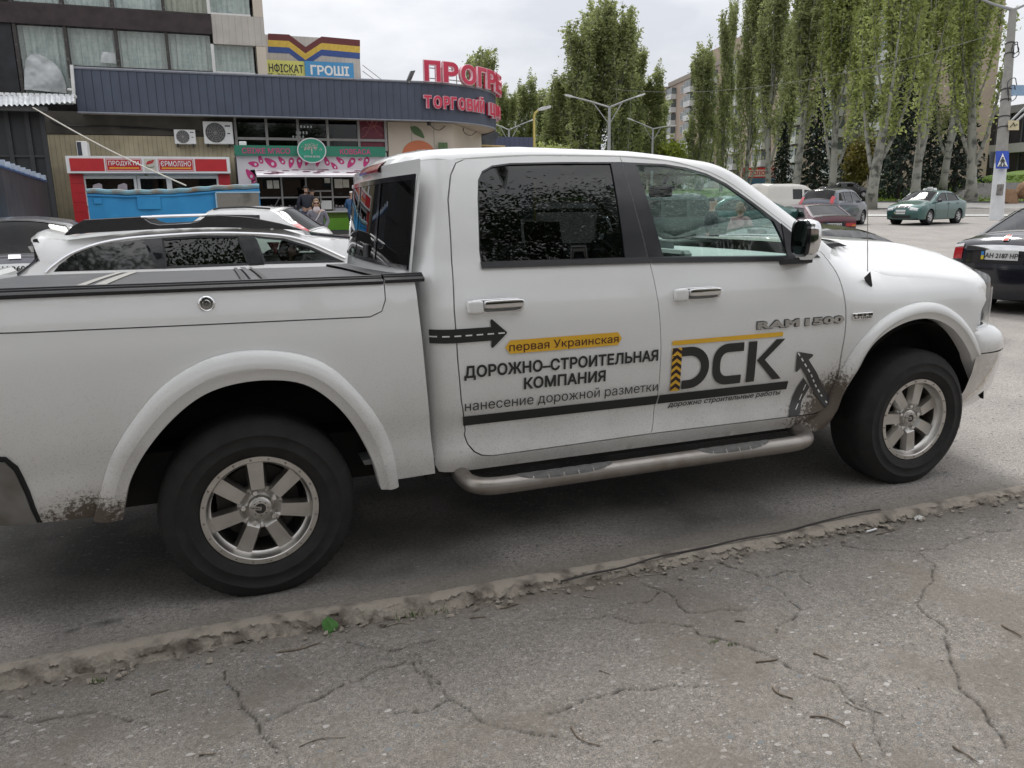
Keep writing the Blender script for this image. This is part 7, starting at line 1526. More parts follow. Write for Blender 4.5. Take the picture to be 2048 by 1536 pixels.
plant(4, 1565, 100, 24, 'narrow poplar rising behind the slim trunk near the spruces', PG1, .7, .5, .9)
for i, (px_, D, H, k, rz, sx, lab) in enumerate([(1128, 92, 16.5, 3, .3, 1.5, 'outermost low poplar on the left of the grove behind the double lamp post'), (1160, 90, 22.5, 3, 1.9, 1.25, 'tall poplar with a split crown left of the double lamp post'), (1196, 93, 24.5, 3, 3.1, 1.0, 'tallest poplar of the grove directly behind the double lamp post'), (1238, 90, 24, 3, 4.4, 1.1, 'dense dark poplar right of the double lamp post'), (1262, 96, 21, 3, 5.6, 1.1, 'slim poplar at the right flank of the grove'), (1288, 99, 17.5, 3, .9, 1.4, 'lower poplar leaning over the right flank of the grove'),
        (1312, 104, 14.5, 4, 2.7, 1.5, 'small twiggy poplar where the grove meets the apartment block'), (1100, 100, 15.5, 4, 2.2, 1.6, 'thin poplar at the left flank of the grove'), (1052, 104, 17.5, 3, .6, 1.1, 'slim poplar behind the yellow lamp post'), (1078, 110, 17, 4, 1.4, 1.2, 'slim poplar between the yellow lamp post and the grove'), (1018, 98, 15.5, 3, 5., 1.3, 'poplar appearing just beyond the end of the curved fascia'), (975, 88, 18.5, 4, 3.9, 1.2, 'thin-topped poplar behind the last red roof letters'), (945, 92, 18.5, 4, 2.9, 1.3, 'poplar behind the middle red roof letters'), (1000, 105, 17, 4, 4.1, 1.3, 'pale poplar top behind the end of the roof lettering'), (868, 80, 11.3, 4, .4, 1.3, 'poplar top peeping over the fascia under the first roof letter')]):
    plant(k, px_, D, H, lab, PG2, rz, 0., sx)
S1 = spruce(11, 15, 3.2, 'large dark spruce between the thickest and the forked poplar'); S1['group'] = 'dark spruces behind the poplars'
p = atD(1795, 405, 80); S1.location = (float(p[0]), float(p[1]), 1.6)
for px_, D, sc, lab in ((1625, 88, .95, 'dark spruce behind the grey poplar and the ivory van'), (1560, 92, .62, 'small dark spruce beside the red shop sign'), (1905, 86, 1.05, 'dark spruce in front of the glass-fronted building'), (1850, 92, .8, 'dark spruce half hidden behind the forked poplar'), (1692, 98, .7, 'dark spruce far back between two grey trunks')):
    o = copy_tree(S1); p = atD(px_, 405, D); o.location = (float(p[0]), float(p[1]), 1.6); o.scale = (sc*1.05, sc*1.05, sc); o.rotation_euler = (0, 0, px_); o['label'] = lab
o = broad(21, 9, 3.4, 5.2, 'rounded yellow-green tree just above the pickup roof', LF3, .30, 4200, 'young_tree'); p = atD(1345, 410, 100); o.location = (float(p[0]), float(p[1]), 1.4)
o = broad(22, 6, 2.2, 4., 'olive and orange leaved small tree beside the dark far saloon', LF5, .25, 3000, 'young_tree', squash=1.1); p = atD(1716, 405, 88); o.location = (float(p[0]), float(p[1]), 1.9)
o = broad(23, 9, 3.6, 4.2, 'low green bushes tree at the foot of the grove', LF1b, .3, 4200, 'young_tree'); p = atD(1090, 410, 84); o.location = (float(p[0]), float(p[1]), .9); o['label'] = 'low bushy green tree at the foot of the poplar grove'
# -- broadleaf trees behind the photographer: they shade the pavement and show in the windows
for i, (x, y, zc_, rc, n, lab) in enumerate([(-3.6, -6.4, 6.6, 3.4, 15000, 'broad chestnut tree behind the photographer over the pickup bed'), (1.2, -8.6, 7.6, 3.9, 16000, 'broad chestnut tree behind the photographer over the doors'), (7.4, -9.4, 7.4, 3.6, 12000, 'chestnut tree behind the photographer near the bonnet'), (-9.5, -8, 6.6, 3.8, 9000, 'chestnut tree far down the pavement behind the pickup')]):
    o = broad(31+i, zc_, rc, zc_, lab, LF4, .062, int(n*2.8), 'chestnut_tree', .22, .62, 70); o.location = (x, y, -.05); o['group'] = 'chestnut trees along the pavement'
r_ = np.random.default_rng(77); hg = root('unseen_hedge', 'clipped dark greenery added out of view to darken the pickup side', 'unseen_hedge', (0, -13, -.05)); leaves('foliage', r_.uniform([-22, -1, .1], [26, 1, 1.7], (9000, 3)), .2, LF4, hg, r_); add('core', MB().box(-22, 26, -.7, .7, 0, 1.5), mat('unseen_hedge_core', (.012, .02, .008), .9), hg, False)  # greenery added out of view to darken the pickup's lower side
# -- far pavement and grass bank
cols = np.linspace(900, 2700, 60)
def bank(rows, m, name, kind='structure'):
    P = []
    for D, yl, yr in rows:
        row = []
        for c in cols: y = np.interp(c, [900, 1800, 1870, 2048, 2700], [yl, yl, yl*.8+yr*.2, yr, yr-12]); row.append(tuple(atD(c, y+.9*math.sin(c*.021)*(D > 78), D)))
        P.append(row)
    q = MB().grid(P); o = add(name, q, m); o['kind'] = kind; return o
GRS = mat('grass_ground', (.085, .155, .018), .9, 0, .35, .8, col2=(.14, .21, .03), thr=(.52, .12))
bank([(63.5, 419.5, 419.5), (63.55, 416.6, 416.6), (70, 410.5, 411), (77.5, 404.6, 405.5)], CONC, 'far_pavement')
bank([(77.4, 404.9, 405.8), (77.45, 402.6, 403.5), (84, 393, 380), (92, 383, 352), (104, 378, 340), (130, 380, 338)], GRS, 'grass_bank')
r_ = np.random.default_rng(5); C = []
for _ in range(5200):
    c = r_.uniform(1500, 2050); t = r_.uniform(0, 1); D = 77.6+t*16; y = np.interp(c, [1500, 1800, 1870, 2048], [np.interp(D, [77.4, 84, 92, 104], [402.5, 393, 383, 378])]*2+[np.interp(D, [77.4, 84, 92, 104], [403, 388, 372, 365]), np.interp(D, [77.4, 84, 92, 104], [403.5, 380, 352, 340])]); C.append(atD(c, y-1, D))
gr = bpy.data.objects.new('e', None); ge = leaves('meadow_grass', np.array(C), .22, leafmat('meadow_blade', (.09, .16, .015), (.22, .30, .04), .6, .3, .6), None, r_); bpy.data.objects.remove(gr); tag(ge, 'tufted bright grass growing on the bank under the poplars', 'grass', kind='stuff')
a, b_ = atD(1500, 404, 77.2), atD(2700, 406, 77.2); kbx = root('bank_kerb', 'low dark kerb edging the grass bank', 'kerb', tuple(a), world=True); add('stone', MB().tube([tuple(atD(c, np.interp(c, [1500, 2700], [404.4, 405.6]), 77.2)) for c in np.linspace(1100, 2700, 12)], .13, 4), mat('dark_kerb', (.06, .058, .055), .9), kbx, False)
kb2 = root('far_kerb', 'dark kerb along the far side of the street', 'kerb', tuple(atD(1900, 418, 63.3)), world=True); add('stone', MB().tube([tuple(atD(c, 418.6, 63.3)) for c in np.linspace(1100, 2700, 12)], .09, 4), mat('dark_kerb', (.06, .058, .055), .9), kb2, False)
# white road line and the sandy verge left of the taxi
def strip(name, pts, m, lift=.006):
    V = [];
    for (x0_, y0_), (x1_, y1_) in pts:
        for a_, c_ in ((x0_, y0_), (x1_, y1_)):
            D = 2.
            for D in np.arange(20, 120, .1):
                p = atD(a_, c_, D)
                if p[2] < G(p[1])+lift: break
            V.append((p[0], p[1], float(G(p[1]))+lift+.012))
    o = add(name, (V, [(2*i, 2*i+1, 2*i+3, 2*i+2) for i in range(len(pts)-1)]), m); o['kind'] = 'structure'; return o
strip('road_marking', [((x_, 432), (x_, 429.6)) for x_ in np.linspace(1600, 2300, 12)], mat('road_white', (.55, .55, .53), .7), .03)
# -- stone steps and boulders
ST = root('stone_steps', 'flight of broad grey stone steps climbing the grass bank at the right', 'steps', tuple(atD(1990, 402, 78)), world=True)
for k in range(9):
    y = 403-4.6*k; D = 77.8+.9*k; c0 = 1893+6.5*k if k > 1 else 1893+8*k; p, q_ = atD(c0, y, D), atD(2140, y, D); zz = p[2]
    d_ = np.array([q_[0]-p[0], q_[1]-p[1]]); d_ /= np.linalg.norm(d_); n_ = np.array([-d_[1], d_[0]])*1.3
    add('tread', MB().raw([(p[0], p[1], zz-.35), (q_[0], q_[1], zz-.35), (q_[0]+n_[0], q_[1]+n_[1], zz-.35), (p[0]+n_[0], p[1]+n_[1], zz-.35), (p[0], p[1], zz), (q_[0], q_[1], zz), (q_[0]+n_[0], q_[1]+n_[1], zz), (p[0]+n_[0], p[1]+n_[1], zz)], [(0, 1, 5, 4), (4, 5, 6, 7), (1, 2, 6, 5), (3, 0, 4, 7)]), CONC, ST, False)
for px_, py, s_, lab in ((2022, 392, 1.25, 'large reddish boulder at the foot of the stone steps'), (2052, 378, 1.4, 'reddish boulder beside the stone steps at the right edge'), (2006, 399, .5, 'small flat reddish rock in front of the steps')):
    p = atD(px_, py+6, 75.5); r2 = random.Random(px_); bo = root('boulder', lab, 'rock', tuple(p), world=True, group='boulders by the steps'); q = MB().hull([(p[0]+s_*r2.uniform(-1, 1), p[1]+s_*r2.uniform(-.6, .6), p[2]+s_*r2.uniform(-.5, .75)) for _ in range(22)]); add('rock', q, mat('red_rock', (.28, .17, .10), .85, 0, .25, 1.5, bump=.5, bscale=5), bo, True, 25)
# -- glass-fronted building on the right
GB = root('glass_building', 'dark glass-fronted building with a white slab band behind the grass bank', 'building', tuple(atD(2010, 345, 104)), world=True)
a, b_ = atD(1908, 400, 118), atD(2300, 400, 92); u = np.array([b_[0]-a[0], b_[1]-a[1]]); Lb = np.linalg.norm(u); u /= Lb; n_ = np.array([u[1], -u[0]])
def fbox(t0, t1, z0, z1, d0, d1): V = [(a[0]+u[0]*t+n_[0]*d, a[1]+u[1]*t+n_[1]*d, z) for z in (z0, z1) for t, d in ((t0, d0), (t1, d0), (t1, d1), (t0, d1))]; return V, [(0, 3, 2, 1), (4, 5, 6, 7), (0, 1, 5, 4), (1, 2, 6, 5), (2, 3, 7, 6), (3, 0, 4, 7)]
add('dark_glazing', fbox(0, Lb, 2.5, 13.2, -14, 0), mat('dark_glazing', (.018, .022, .028), .12, 0, .3, .3, coat=.5), GB, False); add('white_slab', fbox(-.5, Lb, 7.9, 9.1, -13.9, 1.6), mat('slab_white', (.52, .53, .54), .6), GB, False); add('roof_slab', fbox(-.5, Lb, 13.21, 14.2, -14.5, .8), mat('slab_grey', (.30, .31, .32), .6), GB, False)
for k in range(14): add('mullion', fbox(k*Lb/14, k*Lb/14+.18, 2.5, 13.2, .01, .15), mat('mullion_grey', (.09, .10, .11), .5), GB, False)
# -- apartment block
AP = root('apartment_block', 'long nine-storey brick apartment block with glazed balconies behind the poplars', 'apartment building', (95, 125, 1.5), world=True)
A0, A1 = np.array([103.5, 166.]), np.array([84., 78.]); u = A1-A0; La = np.linalg.norm(u); u /= La; n_ = np.array([u[1], -u[0]])
if n_ @ (np.array([0, 0])-A0) < 0: n_ = -n_
def ab(t0, t1, z0, z1, d0, d1, o=A0, uu=u, nn=n_): return [(o[0]+uu[0]*t+nn[0]*d, o[1]+uu[1]*t+nn[1]*d, z) for z in (z0, z1) for t, d in ((t0, d0), (t1, d0), (t1, d1), (t0, d1))], [(0, 3, 2, 1), (4, 5, 6, 7), (0, 1, 5, 4), (1, 2, 6, 5), (2, 3, 7, 6), (3, 0, 4, 7)]
BRK = mat('pinkish_brick', (.36, .285, .23), .85, 0, .10, .35); BRK2 = mat('grey_parapet', (.28, .245, .21), .85); BALC = mat('white_balcony', (.52, .53, .53), .6, 0, .1, .6); GLZ = mat('apartment_glass', (.10, .125, .13), .15, 0, .5, .25, coat=.3)
H0, HT = 1.5, 28.6
add('wall', ab(0, La, H0, HT, -13, 0), BRK, AP, False); add('parapet', ab(-.3, La, HT+.01, HT+1.0, -13.2, .25), BRK2, AP, False); add('wall', ab(20, 46, HT+1.02, HT+3.6, -10, -.3), BRK, AP, False); add('roof_house', ab(9, 14, HT+1.02, HT+3.2, -8, -3), BRK2, AP, False)
ns = 9; sh = (HT-H0-1)/ns; ncol = 15
for c in range(ncol):
    t = 3+c*(La-6)/(ncol-1)
    for f in range(ns):
        z = H0+.8+f*sh
        if c % 2 == 0 and f > 0:
            bq = add('balcony', ab(t-1.9, t+1.9, z-.15, z+1.0, .02, 1.25), BALC, AP, False); add('balcony_glazing', ab(t-1.85, t+1.85, z+1.01, z+2.35, .05, 1.18), GLZ, bq, False); q = MB()
            for k in range(5): V, F = ab(t-1.88+k*.92, t-1.80+k*.92, z+1.01, z+2.38, 1.185, 1.24); q.raw(V, F)
            add('balcony_frame', q, BALC, bq, False)
        else:
            w_ = add('window', ab(t-.85, t+.85, z+.7, z+2.1, .01, .05), GLZ, AP, False); q = MB()
            for t0, t1, z0, z1 in ((-.95, -.83, .6, 2.2), (.83, .95, .6, 2.2), (-.05, .05, .7, 2.1), (-.83, .83, 2.1, 2.2), (-.83, .83, .6, .7)): V, F = ab(t+t0, t+t1, z+z0, z+z1, .06, .12); q.raw(V, F)
            add('window_frame', q, BALC, w_, False)
A2 = root('apartment_block', 'far lower end of the brick apartment block left of the balconies', 'apartment building', (106, 178, 1.5), world=True); o2 = A0-u*.5+n_*2.
add('wall', ab(-26, 0, H0, HT-.6, -12, 0, o2), BRK, A2, False); add('parapet', ab(-26, .2, HT-.59, HT+.2, -12, .2, o2), BRK2, A2, False)
for c in range(4):
    for f in range(ns):
        z = H0+.8+f*sh; w_ = add('window', ab(-23+c*6-.85, -23+c*6+.85, z+.7, z+2.1, .01, .05, o2), GLZ, A2, False)
SGN = root('shop_sign', 'red framed white shop sign with red Cyrillic letters low on the apartment block', 'shop sign', tuple(atD(1510, 350, 118)), world=True)
p = atD(1505, 352, 118); nv = np.array([-.35, -.94]); uv = np.array([.94, -.35])
def sb(t0, t1, z0, z1, d): return [(p[0]+uv[0]*t+nv[0]*d, p[1]+uv[1]*t+nv[1]*d, z) for t, z in ((t0, z0), (t1, z0), (t1, z1), (t0, z1))], [(0, 1, 2, 3)]
z0 = p[2]; add('board', sb(-1.6, 3.4, z0-.3, z0+1.2, 0), RED, SGN, False); add('ground', sb(-.7, 3.2, z0-.1, z0+.9, .03), mat('sign_pink', (.55, .42, .40), .5), SGN, False); P, F = tfit('zoloto', -.4, 3.0, z0+.1, z0+.75); add('lettering', ([(p[0]+uv[0]*t+nv[0]*.06, p[1]+uv[1]*t+nv[1]*.06, z) for t, _, z in P], F), RED, SGN, False)
add('shop_front', sb(-1.6, 3.4, 1.4, z0-.3, -.02), mat('shop_front_blue', (.06, .12, .2), .3), SGN, False)
# -- street lamps
def lamp_post(px_, top, D, arms, label, m, group, rad=.13):
    q = atD(px_, top, D); g_ = float(G(q[1])); r_ = root('street_lamp', label, 'street lamp', (float(q[0]), float(q[1]), g_), world=True, group=group)
    add('post', MB().tube([(q[0], q[1], g_-.1), (q[0], q[1], q[2])], [rad*1.3, rad*.8], 10), m, r_)
    for a_, c_ in arms:
        e = atD(a_, c_, D); s_ = MB().tube([tuple(q-np.array([0, 0, .1])), tuple(q*.5+e*.5+np.array([0, 0, -.02])), tuple(e)], [.07, .06, .05], 7); mid = q*.55+e*.45; s_.tube([tuple(q-np.array([0, 0, 1.35])), tuple(mid)], .04, 6); ar = add('arm', s_, m, r_)
        d_ = (e-q)/np.linalg.norm(e-q); add('lamp_head', MB().hull([tuple(e+d_*f+np.array([0, w_, h_])) for f, w, h in ((-.25, .07, .03), (.1, .13, .07), (.45, .10, .06), (.55, .03, .02)) for w_ in (-w, w) for h_ in (-h, h)]), mat('lamp_white', (.55, .56, .56), .35), ar)
    return r_
LGREY = mat('galvanised_post', (.30, .31, .31), .55, .3, .1, 3); LG = 'lamp posts along the street'
lamp_post(1219, 212, 60, [(1143, 193), (1277, 192)], 'tall double-arm grey lamp post in front of the poplar grove', LGREY, LG)
lamp_post(1306, 256, 84, [(1264, 240), (1343, 252)], 'double-arm grey lamp post before the apartment balconies', LGREY, LG)
lamp_post(1018, 258, 80, [(975, 243), (1062, 241)], 'double-arm grey lamp post half hidden by the shopping centre', LGREY, LG)
q = atD(1068, 226, 37); g_ = float(G(q[1])); yl = root('street_lamp', 'yellow lamp post with a curved arm beside the far blue wing', 'street lamp', (float(q[0]), float(q[1]), g_), world=True); YP = mat('yellow_post', (.50, .42, .12), .5)
e1, e2 = atD(1079, 219, 37), atD(1098, 214, 37); add('post', MB().tube([(q[0], q[1], g_-.1), (q[0], q[1], q[2]-.2), (q[0]+.05, q[1], q[2]), tuple(e1)], [.07, .06, .055, .045], 8), YP, yl); d_ = (e2-e1)/np.linalg.norm(e2-e1); add('lamp_head', MB().hull([tuple(e1+d_*f+np.array([0, w_, h_])) for f, w, h in ((-.1, .06, .03), (.15, .14, .08), (.48, .12, .06), (.56, .04, .02)) for w_ in (-w, w) for h_ in (-h, h)]), mat('lamp_white', (.55, .56, .56), .35), yl)
# -- street pole with signs at the right
p0, p1 = atD(1992, 441, 38.8), atD(2026, 20, 38.8); pm = p0+(p1-p0)*.27
SP = root('street_pole', 'concrete street pole painted white at its foot, with coiled cables, at the right', 'utility pole', tuple(p0), world=True)
add('painted_foot', MB().tube([tuple(p0-np.array([0, 0, .15])), tuple(pm)], [.33, .285], 14), mat('pole_whitewash', (.56, .57, .57), .7, 0, .08, 3), SP); add('post', MB().tube([tuple(pm), tuple(p1)], [.283, .17], 14), mat('pole_concrete', (.26, .25, .23), .85, 0, .12, 4), SP)
dv = (p1-p0)/np.linalg.norm(p1-p0)
for t in (.32, .44, .49, .57, .62, .79, .84): c_ = p0+(p1-p0)*t; rr_ = np.interp(t, [.27, 1], [.29, .18])+.012; add('clamp_band', MB().tube([tuple(c_-dv*.03), tuple(c_+dv*.03)], rr_, 14), BLK, SP)
for t, r0 in ((.60, .38), (.63, .42), (.80, .30), (.815, .26)): c_ = p0+(p1-p0)*t; add('cable_coil', MB().tube([(c_[0]+r0*.8*math.cos(a), c_[1]-.30+.05*math.sin(3*a), c_[2]+r0*math.sin(a)) for a in np.linspace(0, 6.283, 20)], .022, 5), BLK, SP)
add('junction_box', MB().box(p0[0]-.36, p0[0]-.18, p0[1]-.36, p0[1]-.1, p0[2]+1.2, p0[2]+1.75, .02), mat('meter_box', (.16, .15, .14), .6, 0, .4, 6), SP)
for a_, c_ in ((1952, -6), (2072, -4)): e = atD(a_, c_, 38.8); add('lamp_arm', MB().tube([tuple(p1), tuple((p1+e)/2-np.array([0, 0, .05])), tuple(e)], [.09, .06, .05], 7), LGREY, SP)
for a0, a1 in (((2014, 250), (2075, 190)), ((2012, 262), (2080, 200))): add('strut', MB().tube([tuple(atD(*a0, 38.7)), tuple(atD(*a1, 38.7))], .05, 6), LGREY, SP)
wr = root('overhead_wire', 'thin overhead wires running left from the street pole through the poplars', 'wire', tuple(p1), world=True)
for a0, a1, s_ in (((2018, 50), (1960, -10), 0), ((2016, 60), (1225, 178), 1.2)): A_, B_ = atD(*a0, 38.8), atD(*a1, 60 if a1[0] < 1500 else 39); add('strand', MB().tube([tuple(A_+(B_-A_)*t-np.array([0, 0, s_*4*t*(1-t)])) for t in np.linspace(0, 1, 16)], .009, 4), mat('wire_grey', (.16, .16, .16), .6), wr)
def board(px0, px1, py0, py1, D, dep=.03):
    q = [atD(px0, py1, D), atD(px1, py1, D), atD(px1, py0, D), atD(px0, py0, D)]; return [tuple(v) for v in q]+[tuple(v+_f*dep) for v in q], [(0, 1, 2, 3), (7, 6, 5, 4), (0, 4, 5, 1), (1, 5, 6, 2), (2, 6, 7, 3), (3, 7, 4, 0)]
CS = root('crossing_sign', 'blue square pedestrian crossing sign with a walking figure on the street pole', 'road sign', tuple(atD(2005, 337, 38.3)), world=True)
bsn = add('board', board(1992, 2018, 302, 337, 38.3), mat('sign_blue', (.012, .06, .40), .35), CS, False)
def tri(pts, D, m, nm): return add(nm, ([tuple(atD(a_, c_, D)) for a_, c_ in pts], [tuple(range(len(pts)))]), m, bsn, False)
tri([(1994.5, 333), (2015.5, 333), (2005.5, 306)], 38.27, WHT, 'white_triangle'); q = MB()
for pts in ([(2004, 314), (2007.5, 314), (2007.5, 317.5), (2004, 317.5)], [(2003, 318), (2008, 318), (2008.5, 324), (2003, 324)], [(2003, 324), (2005.5, 324), (2002, 332), (1999.5, 331)], [(2006, 324), (2008.5, 324), (2011, 331), (2009, 332)], [(2008, 318.5), (2011, 323), (2010, 324), (2007.5, 321)], [(2003, 318.5), (2000, 323), (2001, 324), (2003.5, 321)]): q.raw([tuple(atD(a_, c_, 38.24)) for a_, c_ in pts], [(0, 1, 2, 3)])
for k in range(4): q.raw([tuple(atD(a_, c_, 38.245)) for a_, c_ in ((1997+k*5, 333), (1999+k*5, 333), (2000+k*3.4, 329), (1999+k*3.4, 329))], [(0, 1, 2, 3)])
add('walking_figure', q, INK, bsn, False)
o = root('road_sign_back', 'grey back of a road sign mounted behind the crossing sign', 'road sign', tuple(atD(1986, 336, 39.1)), world=True); add('plate', board(1980, 1993, 303, 335, 39.1), mat('sign_back_grey', (.10, .11, .11), .5), o, False)
o = root('trolley_sign', 'small yellowish sign with a black diagram on the street pole', 'road sign', tuple(atD(2028, 262, 38.4)), world=True); bq = add('board', board(2017, 2038, 241, 260, 38.4), mat('sign_buff', (.48, .42, .26), .5), o, False); add('diagram', MB().tube([tuple(atD(a_, c_, 38.37)) for a_, c_ in ((2020, 254), (2025, 250), (2027, 245), (2030, 252), (2035, 248))], .022, 4), INK, bq)
o = root('direction_sign', 'pale blue direction sign high on the street pole', 'road sign', tuple(atD(2035, 190, 38.6)), world=True); add('board', board(2022, 2075, 170, 191, 38.6), mat('sign_pale_blue', (.20, .30, .42), .5), o, False)

# -- brick house added behind the camera, blocks low sky to darken truck and road
BH = root('added_brick_house', 'added brick house, unseen behind the chestnut trees, blocking low sky', 'house', (0, -24, 0), world=True)
add('wall', MB().box(-46, 50, -36, -24, -.3, 6.4), mat('added_house_brick', (.20, .155, .13), .85, 0, .15, .6), BH, False); add('roof', MB().hull([(x, y, z) for x in (-47, 51) for y, z in ((-23.4, 6.41), (-36.6, 6.41), (-30, 8.6))]), CONC, BH, False)
for c in range(16):
    for f in range(2): w_ = add('window', MB().box(-43+6*c, -41.2+6*c, -23.99, -23.95, .9+3*f, 2.5+3*f), GLZ, BH, False)
# ================================================================== people (local: facing -y, feet at 0)
SKIN = mat('skin', (.42, .25, .18), .5, 0, .08, 6)
def skin(name, V, E, rad, m, parent, sub=2, rootv=0):
    me = bpy.data.meshes.new(name); me.from_pydata([tuple(v) for v in V], E, []); o = bpy.data.objects.new(name, me); COL.objects.link(o); o.parent = parent; me.materials.append(m)
    md = o.modifiers.new('skin', 'SKIN'); md.use_smooth_shade = True; md.branch_smoothing = .4; md2 = o.modifiers.new('smooth', 'SUBSURF'); md2.levels = md2.render_levels = sub
    if not me.skin_vertices: me.skin_vertices.new()
    for i, r in enumerate(rad):
        s = me.skin_vertices[0].data[i]; s.radius = r if isinstance(r, tuple) else (r, r); s.use_root = (i == rootv); s.use_loose = False
    return o
def person(label, loc, head, H=1.7, fat=1., top=None, legs=None, hairm=None, shoe=None, armL=None, armR=None, lean=0., hair='short', coat=.0, group=None, feet=True, turn=0.):
    """armL/armR: (elbow, wrist) offsets; top/legs: cloth materials; coat: how far the top reaches below the hips"""
    k = H/1.7; rt = root('person', label, 'person', loc, head, group); Vv = lambda x, y, z: Vector((x*k, y*k+lean*max(0, z-.9)*-k, z*k))
    sh = {}
    armL = armL or ((.27, .02, 1.12), (.30, -.06, .88)); armR = armR or ((-.27, .02, 1.12), (-.30, -.06, .88))
    # one continuous body
    V = [Vv(0, 0, .95), Vv(0, .01, 1.12), Vv(0, .01, 1.30), Vv(0, .01, 1.42), Vv(0, 0, 1.49), Vv(0, -.02, 1.555), Vv(0, -.005, 1.61), Vv(0, 0, 1.665), Vv(0, -.105, 1.575)]
    rad = [.14*fat, .13*fat, .145*fat, .07, .055, (.072, .08), (.083, .095), (.06, .07), .016]; E = [(0, 1), (1, 2), (2, 3), (3, 4), (4, 5), (5, 6), (6, 7), (5, 8)]
    hands = []
    for s, (el, wr) in ((1, armL), (-1, armR)):
        a = len(V); V += [Vv(s*.18, .01, 1.39), Vv(*el), Vv(*wr)]; rad += [.058, .045, .030]; E += [(2, a), (a, a+1), (a+1, a+2)]
        d = (V[a+2]-V[a+1]).normalized(); pl = V[a+2]+d*.06*k; V.append(pl); rad.append((.038, .018)); E.append((a+2, a+3)); side_ = d.cross(Vector((0, 1, 0))); side_ = side_.normalized() if side_.length > .1 else Vector((1, 0, 0))
        for f in range(4):
            b = len(V); q0 = pl+side_*(.018*(f-1.5))*k+d*.03*k; q1 = q0+(d*.045+Vector((0, -.015, 0)))*k*(1 if f in (1, 2) else .82); V += [q0, q1]; rad += [.0085, .007]; E += [(a+3, b), (b, b+1)]
        b = len(V); V.append(V[a+2]+(d*.045+side_*.045*s+Vector((0, -.03, 0)))*k); rad.append(.010); E.append((a+2, b))
    if feet:
        for s in (1, -1):
            a = len(V); V += [Vv(s*.095, 0, .90), Vv(s*.10, -.01, .50), Vv(s*.105, .02, .09), Vv(s*.115, -.12, .035)]; rad += [.088*fat, .058, .038, .03]; E += [(0, a), (a, a+1), (a+1, a+2), (a+2, a+3)]
    body = skin('body', V, E, [tuple(q*k for q in r) if isinstance(r, tuple) else r*k for r in rad], SKIN, rt)
    # jacket or coat
    f2 = fat
    J = [Vv(0, 0, .90-coat), Vv(0, .01, 1.08), Vv(0, .01, 1.28), Vv(0, .02, 1.41)]; jr = [(.185*f2, .145*f2), (.175*f2, .14*f2), (.19*f2, .145*f2), (.10, .09)]; JE = [(0, 1), (1, 2), (2, 3)]
    if coat: J.insert(1, Vv(0, 0, .90)); jr.insert(1, (.19*f2, .15*f2)); JE = [(0, 1), (1, 2), (2, 3), (3, 4)]
    ti = len(J)-2
    for s, (el, wr) in ((1, armL), (-1, armR)): a = len(J); J += [Vv(s*.195, .01, 1.375), Vv(*el), Vv(*wr)]; jr += [.078, .066, .052]; JE += [(ti, a), (a, a+1), (a+1, a+2)]
    skin('jacket', J, JE, [tuple(q*k for q in r) if isinstance(r, tuple) else r*k for r in jr], top, rt, 2, 0)
    if feet:
        Tn = [Vv(0, 0, .93)]; tr_ = [(.16*f2, .125*f2)]; TE = []
        for s in (1, -1): a = len(Tn); Tn += [Vv(s*.095, 0, .82), Vv(s*.10, -.012, .48), Vv(s*.105, .015, .10)]; tr_ += [.105*f2, .075, .062]; TE += [(0, a), (a, a+1), (a+1, a+2)]
        skin('trousers', Tn, TE, [tuple(q*k for q in r) if isinstance(r, tuple) else r*k for r in tr_], legs, rt)
        for s in (1, -1): skin('shoe', [Vv(s*.105, .05, .045), Vv(s*.11, -.06, .045), Vv(s*.118, -.16, .035)], [(0, 1), (1, 2)], [.045*k, .05*k, .032*k], shoe or BLK, rt)
    if hair == 'short': skin('hair', [Vv(0, .025, 1.60), Vv(0, .02, 1.665), Vv(0, -.03, 1.695)], [(0, 1), (1, 2)], [(.088*k, .085*k), (.085*k, .085*k), .05*k], hairm, rt)
    elif hair == 'long': skin('hair', [Vv(0, .045, 1.48), Vv(0, .04, 1.60), Vv(0, .02, 1.675), Vv(0, -.04, 1.70)], [(0, 1), (1, 2), (2, 3)], [(.11*k, .06*k), (.105*k, .075*k), (.09*k, .085*k), .05*k], hairm, rt); skin('hair_side', [Vv(.085, -.01, 1.50), Vv(.09, -.01, 1.60)], [(0, 1)], [.028*k, .03*k], hairm, rt); skin('hair_side', [Vv(-.085, -.01, 1.50), Vv(-.09, -.01, 1.60)], [(0, 1)], [.028*k, .03*k], hairm, rt)
    elif hair == 'hat': skin('knitted_hat', [Vv(0, .01, 1.625), Vv(0, .005, 1.68), Vv(0, 0, 1.72)], [(0, 1), (1, 2)], [(.10*k, .11*k), (.098*k, .105*k), .06*k], hairm, rt)
    for s in (-1, 1):
        e = Vv(s*.032, -.098, 1.60); add('eye', MB().lathe([(.001, -.012), (.010, -.006), (.012, 0)], tuple(e), 'y', 8), INK, rt)
        skin('ear', [Vv(s*.088, .01, 1.575), Vv(s*.094, .018, 1.61)], [(0, 1)], [.012*k, .016*k], SKIN, rt)
    m_ = Vv(0, -.094, 1.535); add('mouth', MB().box(m_[0]-.022, m_[0]+.022, m_[1]-.004, m_[1]+.02, m_[2]-.005, m_[2]+.005, .003), mat('lip', (.30, .11, .10), .5), rt)
    return rt
def face_cam(p, off=0.): return math.atan2(CPOS[1]-p[1], CPOS[0]-p[0])+math.pi/2+off
def stand(px_, D): p = atD(px_, 415, D); return (float(p[0]), float(p[1]), float(G(p[1])))
def standY(px_, Y): p = atY(px_, 415, Y); return (float(p[0]), float(p[1]), float(G(p[1])))
